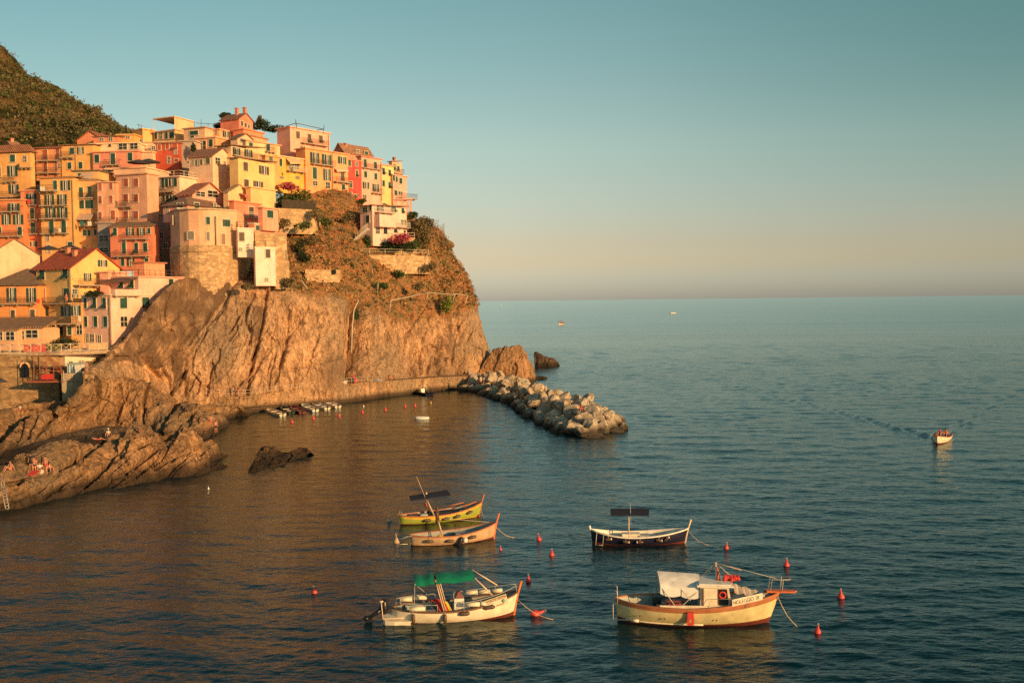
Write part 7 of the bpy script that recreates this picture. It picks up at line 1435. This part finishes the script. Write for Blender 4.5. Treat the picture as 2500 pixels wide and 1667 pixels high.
for px, pose, lab, low, top, upc, back in ((437, 'stand', 'person in a red shirt near the left end of the quay railing', 'black', 'shirt', 'red', 1.2), (558, 'stand', 'dark clothed person, leftmost of the group behind the quay railing', 'black', 'shirt', 'black', 1.4), (565, 'stand', 'shirtless person, second from left in the group behind the quay railing', 'teal', None, 'red', .8),
    (572, 'stand', 'person in teal shirt, third in the group behind the quay railing', 'navy', 'shirt', 'teal', 1.8), (580, 'hand', 'bather with arms up, rightmost of the group behind the quay railing', 'red', None, 'red', .7), (757, 'stand', 'person in a dark shirt standing alone on the rising quay', 'navy', 'shirt', 'black', 1.0), (784, 'stand', 'person in dark green clothes on the quay left of a bather', 'black', 'shirt', 'green', 1.0), (793, 'hand', 'bather in orange shorts on the quay right of the dark green person', 'orange', None, 'red', 1.2)):
    person(0, 0, pose, lab, random.uniform(-.6, .6), low, top, upc, at=qp(px, back), grp=G2)
for px, pose, lab, low, top, upc, back in ((845, 'sit', 'person in a white shirt sitting by the deep cleft', 'white', 'shirt', 'white', 1.5), (866, 'sit', 'bather sitting right of the red tent by the cleft', 'red', None, 'red', 1.3), (892, 'sit', 'person in a green shirt sitting beside the paddleboard', 'green', 'shirt', 'green', 1.2), (955, 'sit', 'person in orange clothes sitting alone on the upper quay', 'orange', 'shirt', 'orange', 2.5), (1139, 'stand', 'pale dressed person standing at the far end of the quay', 'white', 'shirt', 'white', 1.5)):
    person(0, 0, pose, lab, random.uniform(-.6, .6), low, top, upc, at=qp(px, back), grp=G2)
def lp(px, back=.8):
    k = min(range(len(lf)), key=lambda i: abs(proj(lf[i])[0] - px)); return lf[k] + V(0, back, .8)
for px, pose, lab, low, top, upc, back in ((812, 'stand', 'dark dressed person standing by the farthest right dinghy', 'black', 'shirt', 'black', 1.4), (822, 'sit', 'person in a red shirt sitting by the farthest right dinghy', 'red', 'shirt', 'red', .9), (905, 'sit', 'left bather of three sitting on the ledge over the water', 'red', None, 'red', .5), (913, 'sit', 'middle bather of three sitting on the ledge over the water', 'navy', None, 'red', .8), (920, 'hand', 'standing right bather of the three on the ledge', 'orange', None, 'red', 1.6), (1076, 'sit', 'person with a red shirt sitting on the ledge near the inflatable boat', 'red', 'shirt', 'red', 1.6)):
    person(0, 0, pose, lab, random.uniform(-.6, .6), low, top, upc, at=lp(px, back), grp=G3)
person(1419, 1004, 'sit', 'person in a red top sitting among the breakwater boulders', 0, 'navy', 'shirt', 'red'); person(1174, 938, 'stand', 'left of two pale dressed people standing at the breakwater root', 0, 'white', 'shirt', 'white'); person(1182, 940, 'stand', 'right of two pale dressed people standing at the breakwater root', .3, 'white', 'shirt', 'white')
person(163, 742, 'stand', 'shirtless person standing on the long iron balcony of the yellow house', 0, 'orange', None, 'orange', at=P(163, 741, 159.3))
Mi = Matrix.Rotation(MBOAT.th, 3, 'Z')
for dx, dy, lab, c_ in ((-.3, -.3, 'person in a pink shirt sitting left in the small motor boat', 'red'), (-.6, .35, 'person in an orange life vest sitting right in the small motor boat', 'orange')):
    person(0, 0, 'sit', lab, MBOAT.th + math.pi / 2, 'navy', 'shirt', c_, at=V(MBOAT.C.x, MBOAT.C.y, .55) + Mi @ V(dx, dy, 0), sc=1.05)
def item(name, lab, cat, px, py, fn, mat, dz=0, at=None):
    p = at if at is not None else hit(px, py)[0]; mb = MB(); fn(mb, p + V(0, 0, dz)); return tag(mb.build(name, mat), lab, cat)
item('beach_towel', 'red towel spread on the front rock beside the standing woman', 'towel', 72, 1160, lambda m_, p: m_.hexa([p + V(-.9, -.4, .0), p + V(.75, -.5, .08), p + V(.85, .3, .35), p + V(-.75, .4, .3), p + V(-.9, -.4, .06), p + V(.75, -.5, .14), p + V(.85, .3, .41), p + V(-.75, .4, .36)]), CL['red'])
item('backpack', 'pale round bag beside the seated bathers on the front rock', 'bag', 100, 1158, lambda m_, p: m_.lathe(p, [(.12, 0), (.28, .12), (.3, .35), (.15, .55), (.03, .6)], 9), plain('bag_cloth', (.5, .45, .33), .8))
item('beach_tent', 'little red tent shaped like a triangle by the deep cleft', 'tent', 857, 930, lambda m_, p: m_.lathe(p, [(.75, .0), (.7, .2), (.03, 1.5)], 4), CL['red'], at=qp(857, 2.0))
item('towel_pile', 'white and red towels piled on the quay wall left of the tent', 'towels', 842, 933, lambda m_, p: (m_.box(p + V(0, 0, .2), (1.1, .5, .4)), m_.box(p + V(.4, .1, .5), (.6, .4, .25))), CL['white'], at=qp(841, 1.0))
item('black_bags', 'black bags stacked beside the red tent', 'bags', 850, 931, lambda m_, p: (m_.lathe(p, [(.2, 0), (.35, .2), (.3, .6), (.1, .9)], 8), m_.lathe(p + V(.7, .3, 0), [(.2, 0), (.4, .2), (.3, .8), (.1, 1.1)], 8)), CL['black'], at=qp(850, 1.6))
def sup(m_, p):
    pr = [(.02, -1.7), (.25, -1.3), (.4, 0), (.3, 1.2), (.02, 1.7)]; n__ = 9; vs = []
    for r_, x in pr:
        for z in (0, .14): vs += [p + V(x, -r_, z + .08 * abs(x) / 1.7), p + V(x, r_, z + .08 * abs(x) / 1.7)]
    for i in range(4):
        a_ = i * 4; b_ = a_ + 4; m_.add(vs, [(a_ + 2, b_ + 2, b_ + 3, a_ + 3), (a_, a_ + 1, b_ + 1, b_), (a_, b_, b_ + 2, a_ + 2), (a_ + 1, a_ + 3, b_ + 3, b_ + 1)])
item('paddleboard', 'blue and white paddleboard lying on the quay', 'paddleboard', 915, 932, sup, plain('board_blue', (.3, .38, .5), .4), at=qp(916, .9) + V(0, 0, .1))
item('red_board', 'red chairs and railing frame above the dinghies', 'railing', 790, 975, lambda m_, p: (m_.tube([p + V(-1.2, 0, 0), p + V(-1.2, 0, .9), p + V(1.6, 0, .9), p + V(1.6, 0, 0)], .05, 5), m_.box(p + V(.0, 0, .3), (.6, .4, .5)), m_.box(p + V(.9, 0, .3), (.5, .4, .5))), plain('rusty_tube', (.34, .10, .05), .7), at=lp(783, 1.6))
item('pink_towel', 'pink towel spread on the ledge by the dinghies', 'towel', 799, 972, lambda m_, p: m_.hexa([p + V(-.6, -.3, 0), p + V(.6, -.3, 0), p + V(.6, .4, .4), p + V(-.6, .4, .4), p + V(-.6, -.3, .05), p + V(.6, -.3, .05), p + V(.6, .4, .45), p + V(-.6, .4, .45)]), plain('pink_cloth', (.7, .2, .18), .8), at=lp(799, 1.8))
# ================================================================ plants
def leaves(mb, c, rx, ry, rz_, n, lf_, rnd, mi=0, shell=.55):
    for _ in range(n):
        while True:
            d = V(rnd.uniform(-1, 1), rnd.uniform(-1, 1), rnd.uniform(-1, 1))
            if .05 < d.length < 1: break
        d = d.normalized() * (shell + (1 - shell) * rnd.random()) * (1 + .35 * noise.noise(d.normalized() * 2.2 + c * .3))
        p = c + V(d.x * rx, d.y * ry, d.z * rz_); a = V(rnd.gauss(0, 1), rnd.gauss(0, 1), rnd.gauss(0, 1)).normalized(); b_ = a.cross(V(rnd.gauss(0, 1), rnd.gauss(0, 1), rnd.gauss(0, 1))).normalized()
        s = lf_ * rnd.uniform(.6, 1.3); mb.add([p - a * s, p + b_ * s * .45, p + a * s, p - b_ * s * .45], [(0, 1, 2, 3)], mi)
GL = leafmat('leaf_green', (.035, .06, .018), (.08, .12, .03)); DL = leafmat('leaf_dark', (.018, .03, .012), (.045, .06, .022)); YL = leafmat('leaf_lime', (.13, .17, .03), (.22, .24, .05)); OLV = leafmat('leaf_dusty', (.12, .09, .04), (.2, .15, .07)); MG = leafmat('bougainvillea', (.34, .035, .07), (.5, .09, .12)); STEM = plain('stem', (.12, .08, .045), .9)
def bush(name, lab, cat, px, py, D, rx, rz_, mat, n=380, lf_=.22, ry=None, lobes=4, grp='bushes and trees of the cliff gardens', seed=0):
    rnd = random.Random(seed + int(px)); c = P(px, py, D); r = anchor(name, (c.x, c.y, c.z - rz_)); tag(r, lab, cat, grp); mb = MB(); ry = ry or rx * .7
    for k in range(lobes):
        o_ = V(rnd.uniform(-.55, .55) * rx, rnd.uniform(-.4, .4) * ry, rnd.uniform(-.45, .45) * rz_) if lobes > 1 else V(0, 0, 0)
        leaves(mb, c + o_, rx * .62, ry * .7, rz_ * .62, n // lobes, lf_, rnd)
    mb.build('foliage', mat, r); sb = MB()
    for k in range(4): sb.tube([c + V(0, .2, -rz_ * 1.1), c + V(rnd.uniform(-.3, .3) * rx, 0, -rz_ * .3), c + V(rnd.uniform(-.6, .6) * rx, 0, rz_ * .3)], .07, 5, r2=.02)
    sb.build('stem', STEM, r); return r
bush('bougainvillea', 'magenta flowering bougainvillea on the wall right of the bright yellow house', 'bush', 708, 459, 197, 2.4, 1.3, MG, 900, .2)
bush('bougainvillea', 'magenta bougainvillea spilling over the rail below the white villa', 'bush', 972, 577, 202.5, 2.5, 1.5, MG, 900, .2)
bush('shrub', 'broad dark green shrub under the upper bougainvillea', 'bush', 712, 484, 194.5, 3.6, 2.0, GL, 1300, .26)
bush('shrub', 'rounded green shrub at the left side of the upper garden', 'bush', 684, 492, 193, 1.3, 2.2, DL, 600, .24)
bush('hedge', 'low dark green hedge row behind the villa garden railing', 'hedge', 955, 600, 204.5, 5.0, 1.3, DL, 1600, .26, 1.4, 6)
bush('shrub', 'light green shrub at the left end of the villa hedge', 'bush', 898, 592, 202.5, 1.2, 1.6, GL, 500, .24); bush('shrub', 'green round shrub at the right end of the villa hedge', 'bush', 1006, 597, 207, 1.8, 1.6, GL, 700, .26)
bush('cypress_shrub', 'dark leaning evergreen shrub on the slope right of the white pillar house', 'bush', 733, 618, 188, 1.0, 2.6, DL, 800, .24); bush('shrub', 'dark evergreen patch at the foot of the leaning evergreen', 'bush', 745, 632, 186.5, 1.3, 1.3, DL, 500, .24)
bush('tree', 'dusty olive brown tree on the cliff shoulder right of the villa', 'tree', 1040, 575, 216, 3.2, 3.4, OLV, 1600, .28); bush('tree', 'tawny tree leaning over the cliff edge above the olive one', 'tree', 1034, 545, 218, 2.4, 1.8, OLV, 900, .26)
bush('shrub', 'green shrub below the terrace columns', 'bush', 1003, 526, 222, 1.6, 1.1, GL, 500, .24); bush('shrub', 'lime green bush hanging from the rockfall net', 'bush', 1088, 742, 206.5, 1.8, 2.0, YL, 700, .26); bush('shrub', 'small green bush beside the cleft pipe', 'bush', 870, 768, 182.5, .7, 1.3, GL, 250, .2); bush('shrub', 'small green tuft left on the bare rock face', 'bush', 487, 713, 170, .5, .4, GL, 120, .16)
bush('shrub', 'green shrub between villa and crest row', 'bush', 882, 493, 213, 1.0, .8, GL, 300, .22)
for i, (px, py, D, rx, rz_) in enumerate(((550, 285, 222, 1.5, 1.1), (603, 298, 224, 1.6, .9), (640, 304, 224, 2.5, 1.2), (672, 312, 222, 2.6, 1.0), (632, 296, 226, .9, 1.8), (528, 308, 220, 1.3, .8))):
    bush('tree', ['dark leafy tree left of the coral gable at the village top', 'olive tree right of the coral gable', 'broad bushy tree between the coral gable and the tall pink house', 'rounded tree touching the tall pink house roof', 'slim upright tree on the ridge skyline', 'low dark shrub tree among the roof aerials'][i], 'tree', px, py, D, rx, rz_, [DL, OLV, DL, DL, OLV, DL][i], 700, .26)
bush('shrub', 'potted greenery along the pale pink house roof terrace', 'plants', 234, 717, 155.5, 2.0, .55, DL, 500, .18, .5); bush('shrub', 'tangle of green plants on the restaurant terrace', 'plants', 155, 838, 151, 2.6, .8, DL, 700, .2, 1.0); bush('shrub', 'pale potted flowers by the restaurant terrace railing', 'plants', 128, 846, 149.5, 1.4, .5, YL, 300, .16, .6)
for px, py, D, rx, rz_, m_, lb in ((770, 520, 191, 1.6, 1.6, OLV, 'dusty shrub at the right end of the screened retaining wall'), (690, 545, 187, 1.4, 1.2, OLV, 'dusty shrub below the left part of the screened retaining wall'), (738, 552, 188, 1.7, 1.0, GL, 'green shrub at the foot of the screened retaining wall'), (905, 660, 198.5, 1.8, 1.0, OLV, 'dusty shrub under the left end of the villa wall'), (975, 668, 201, 1.6, .9, GL, 'green shrub under the middle of the villa wall'), (1046, 650, 206, 1.5, 1.2, OLV, 'dusty shrub covering the right end of the villa wall'), (707, 690, 174, 1.2, .9, OLV, 'dusty shrub at the foot of the stone buttress'), (600, 700, 169.5, 1.2, .6, OLV, 'dry shrub at the base of the white pillar house'), (790, 540, 195, 1.8, 1.4, GL, 'green shrub on the open slope above the agaves'), (765, 585, 191, 1.5, 1.2, OLV, 'dusty shrub between the evergreen and the agaves'), (850, 530, 201, 1.5, 1.2, OLV, 'dusty shrub left of the villa'), (930, 700, 193, 1.3, .9, GL, 'green shrub above the first net post'), (1020, 700, 200, 1.4, .9, OLV, 'dusty shrub between the net posts')): bush('shrub', lb, 'bush', px, py, D, rx, rz_, m_, 420, .22)
bush('climber', 'climbing plants on the pale wall beside the dark red house', 'plants', 468, 365, 199.5, .9, 1.3, DL, 350, .2, .4)
# agaves
def agave(px, py, s, lab, D=None):
    p = P(px, py, D) if D else (hit(px, py)[0]); mb = MB(); rnd = random.Random(int(px * 7 + py))
    for k in range(22):
        a = k * 2.4; el = .25 + .9 * (k / 22); d = V(math.cos(a) * math.cos(el), math.sin(a) * math.cos(el), math.sin(el)); w_ = d.cross(V(0, 0, 1)).normalized() * .09 * s; L_ = s * rnd.uniform(.8, 1.1); n_ = d.cross(w_).normalized() * .03 * s
        mb.add([p + w_ * .6, p - w_ * .6, p + d * L_ * .5 - w_, p + d * L_ * .5 + w_, p + d * L_ + V(0, 0, -.12 * s), p + d * L_ * .5 + n_], [(0, 1, 2, 5), (0, 5, 3), (5, 2, 4), (3, 5, 4)])
    return tag(mb.build('agave', leafmat('agave_leaf', (.14, .15, .08), (.25, .25, .14))), lab, 'agave', 'agaves on the upper cliff')
for px, py, s, lb in ((802, 565, 1.5, 'big pale agave on the upper slope, left of a pair'), (835, 567, 1.6, 'big pale agave on the upper slope, right of the pair'), (797, 575, 1.2, 'agave just below the left one of the big pair'), (845, 640, 1.1, 'agave on the slope right of the garden hut'), (1035, 673, 1.2, 'agave right of the bent handrail'), (900, 750, 1.2, 'agave just above the bare rock, right of the cleft'), (918, 740, 1.1, 'agave above the bare rock beside the first net post'), (880, 713, 1.0, 'small agave above the cleft'), (1005, 680, 1.0, 'agave left of the end of the bent handrail'), (1118, 668, 1.3, 'agave on the outer edge of the cliff slope'), (838, 648, .8, 'little agave next to the one right of the hut')):
    agave(px, py, s, lb)
def stalk(px0, py0, px1, py1, D, lab):
    a, b_ = P(px0, py0, D), P(px1, py1, D); mb = MB(); mb.tube([a, a.lerp(b_, .5), b_], .06, 5, r2=.03); rnd = random.Random(int(px1))
    for k in range(13):
        u = .35 + .65 * k / 12; q = a.lerp(b_, u); sd_ = (-1) ** k; e = q + V(sd_ * (1.0 - .8 * (u - .35)), rnd.uniform(-.4, .4), .25); mb.tube([q, e], .025, 4)
        for _ in range(5): o_ = V(rnd.uniform(-.25, .25), rnd.uniform(-.2, .2), rnd.uniform(-.08, .2)); mb.add([e + o_ + V(-.1, 0, 0), e + o_ + V(0, 0, .1), e + o_ + V(.1, 0, 0), e + o_ + V(0, .05, -.08)], [(0, 1, 2, 3)])
    tag(mb.build('agave_stalk', plain('stalk', (.22, .16, .09), .9)), lab, 'agave', 'agave flower stalks against the sky')
stalk(1058, 600, 1063, 542, 222, 'tall dry agave flower stalk against the sky, left one'); stalk(1070, 592, 1077, 551, 223, 'tall dry agave flower stalk against the sky, right one'); stalk(1078, 604, 1088, 590, 224, 'short thin bent stalk below the agave stalks')
# scrub that nobody could count
def scatter(obj, name, label, cat, test, n, smin, smax, mats, seed, k=7, up_=.5):
    rnd = random.Random(seed); me = obj.data; vs = me.vertices; mb = MB(); nv = len(vs); c = 0; tries = 0
    while c < n and tries < n * 12:
        tries += 1; v = vs[rnd.randrange(nv)]; w_ = test(v.index, v.co, rnd)
        if not w_: continue
        c += 1; s = rnd.uniform(smin, smax) * w_; p = v.co + v.normal * 0.0; mi = rnd.choices(range(len(mats)), [m_[1] for m_ in mats])[0] if noise.noise(p * .12) < .15 else rnd.randrange(len(mats))
        for _ in range(k):
            d = V(rnd.gauss(0, .5), rnd.gauss(0, .5), abs(rnd.gauss(0, .5))) * s; q = p + d + V(0, 0, up_ * s * .3); a = V(rnd.gauss(0, 1), rnd.gauss(0, 1), rnd.gauss(0, 1) + .6).normalized(); b_ = a.cross(V(rnd.gauss(0, 1), rnd.gauss(0, 1), rnd.gauss(0, 1))).normalized(); l_ = s * rnd.uniform(.25, .5)
            mb.add([q - a * l_, q + b_ * l_ * .5, q + a * l_, q - b_ * l_ * .5], [(0, 1, 2, 3)], mi)
    return tag(mb.build(name, [m_[0] for m_ in mats]), label, cat, kind='stuff')
vv_ = [a.value for a in cl.data.attributes['veg'].data]
DRY = leafmat('dry_grass', (.38, .19, .075), (.50, .29, .13)); RST = leafmat('rust_scrub', (.36, .13, .045), (.44, .19, .07))
scatter(cl, 'dry_scrub', 'dry orange grass and low scrub covering the upper cliff slope', 'scrub', lambda i, p, r_: (.5 + .5 * max(0, noise.noise(p * .25))) if vv_[i] > .62 and p.y < 240 and r_.random() < .35 + .9 * max(0, noise.noise(p * .16) + .25) else 0, 5200, .5, 1.25, [(DRY, 6), (RST, 5), (OLV, 2.5), (DL, 1.0), (GL, .8)], 3)
MAC = leafmat('macchia', (.06, .06, .02), (.15, .12, .05))
scatter(hill, 'hill_shrubs', 'dark green macchia shrubs covering the hill behind the village', 'scrub', lambda i, p, r_: 1.0 if noise.noise(p * .035) + .38 > r_.random() * .6 or p.x < -150 else 0, 7000, .5, 1.3, [(MAC, 4), (GL, 1.0), (OLV, 3)], 5, 7)

# laundry and small cloths on balconies
for px, py, D, w_, h_, c_, lb in ((71, 492, 184.4, 8, 10, 'red', 'red cloth hanging from the top balcony of the narrow red orange house'), (200, 546, 182, 8, 12, 'teal', 'teal cloth hanging below the striped awning balcony'), (219, 546, 182, 10, 10, 'white', 'white cloth hanging below the striped awning balcony'), (146, 562, 181.5, 6, 10, 'white', 'white towel on the lowest balcony of the tall yellow house'), (134, 562, 181.5, 6, 10, 'grey', 'grey cloth on the lowest balcony of the tall yellow house'), (104, 461, 181.2, 12, 10, 'white', 'white sheet on the top left balcony of the tall yellow house'), (93, 735, 159.2, 8, 10, 'red', 'red cloth over the long iron balcony'), (195, 778, 155.6, 7, 12, 'white', 'white cloth on the ochre annex balcony'), (712, 414, 198.8, 8, 8, 'grey', 'grey blue cloth on the balcony under the scalloped awning'), (421, 500, 185.2, 14, 8, 'white', 'pale cloth on the balcony of the white banded house'), (441, 512, 173.6, 18, 9, 'white', 'white sheets drying on the round tower terrace')):
    a = P(px - w_ / 2, py + h_ / 2, D); wd = w_ / F * D; hh = h_ / F * D; mb = MB(); vs = []
    for i in range(7):
        for j in range(4): vs.append((a.x + wd * i / 6, a.y - .06 * math.sin(i * 2.1) - .02 * j, a.z + hh * j / 3 + .03 * math.sin(i)))
    fs = [(i * 4 + j, (i + 1) * 4 + j, (i + 1) * 4 + j + 1, i * 4 + j + 1) for i in range(6) for j in range(3)]; mb.add(vs, fs, 0, True); mb.add([(x, y + .03, z) for x, y, z in vs], [f[::-1] for f in fs], 0, True)
    tag(mb.build('laundry', CL[c_]), lb, 'laundry', 'cloths hung out on the balconies')
for o in bpy.data.objects:
    if '_o' in o: del o['_o']
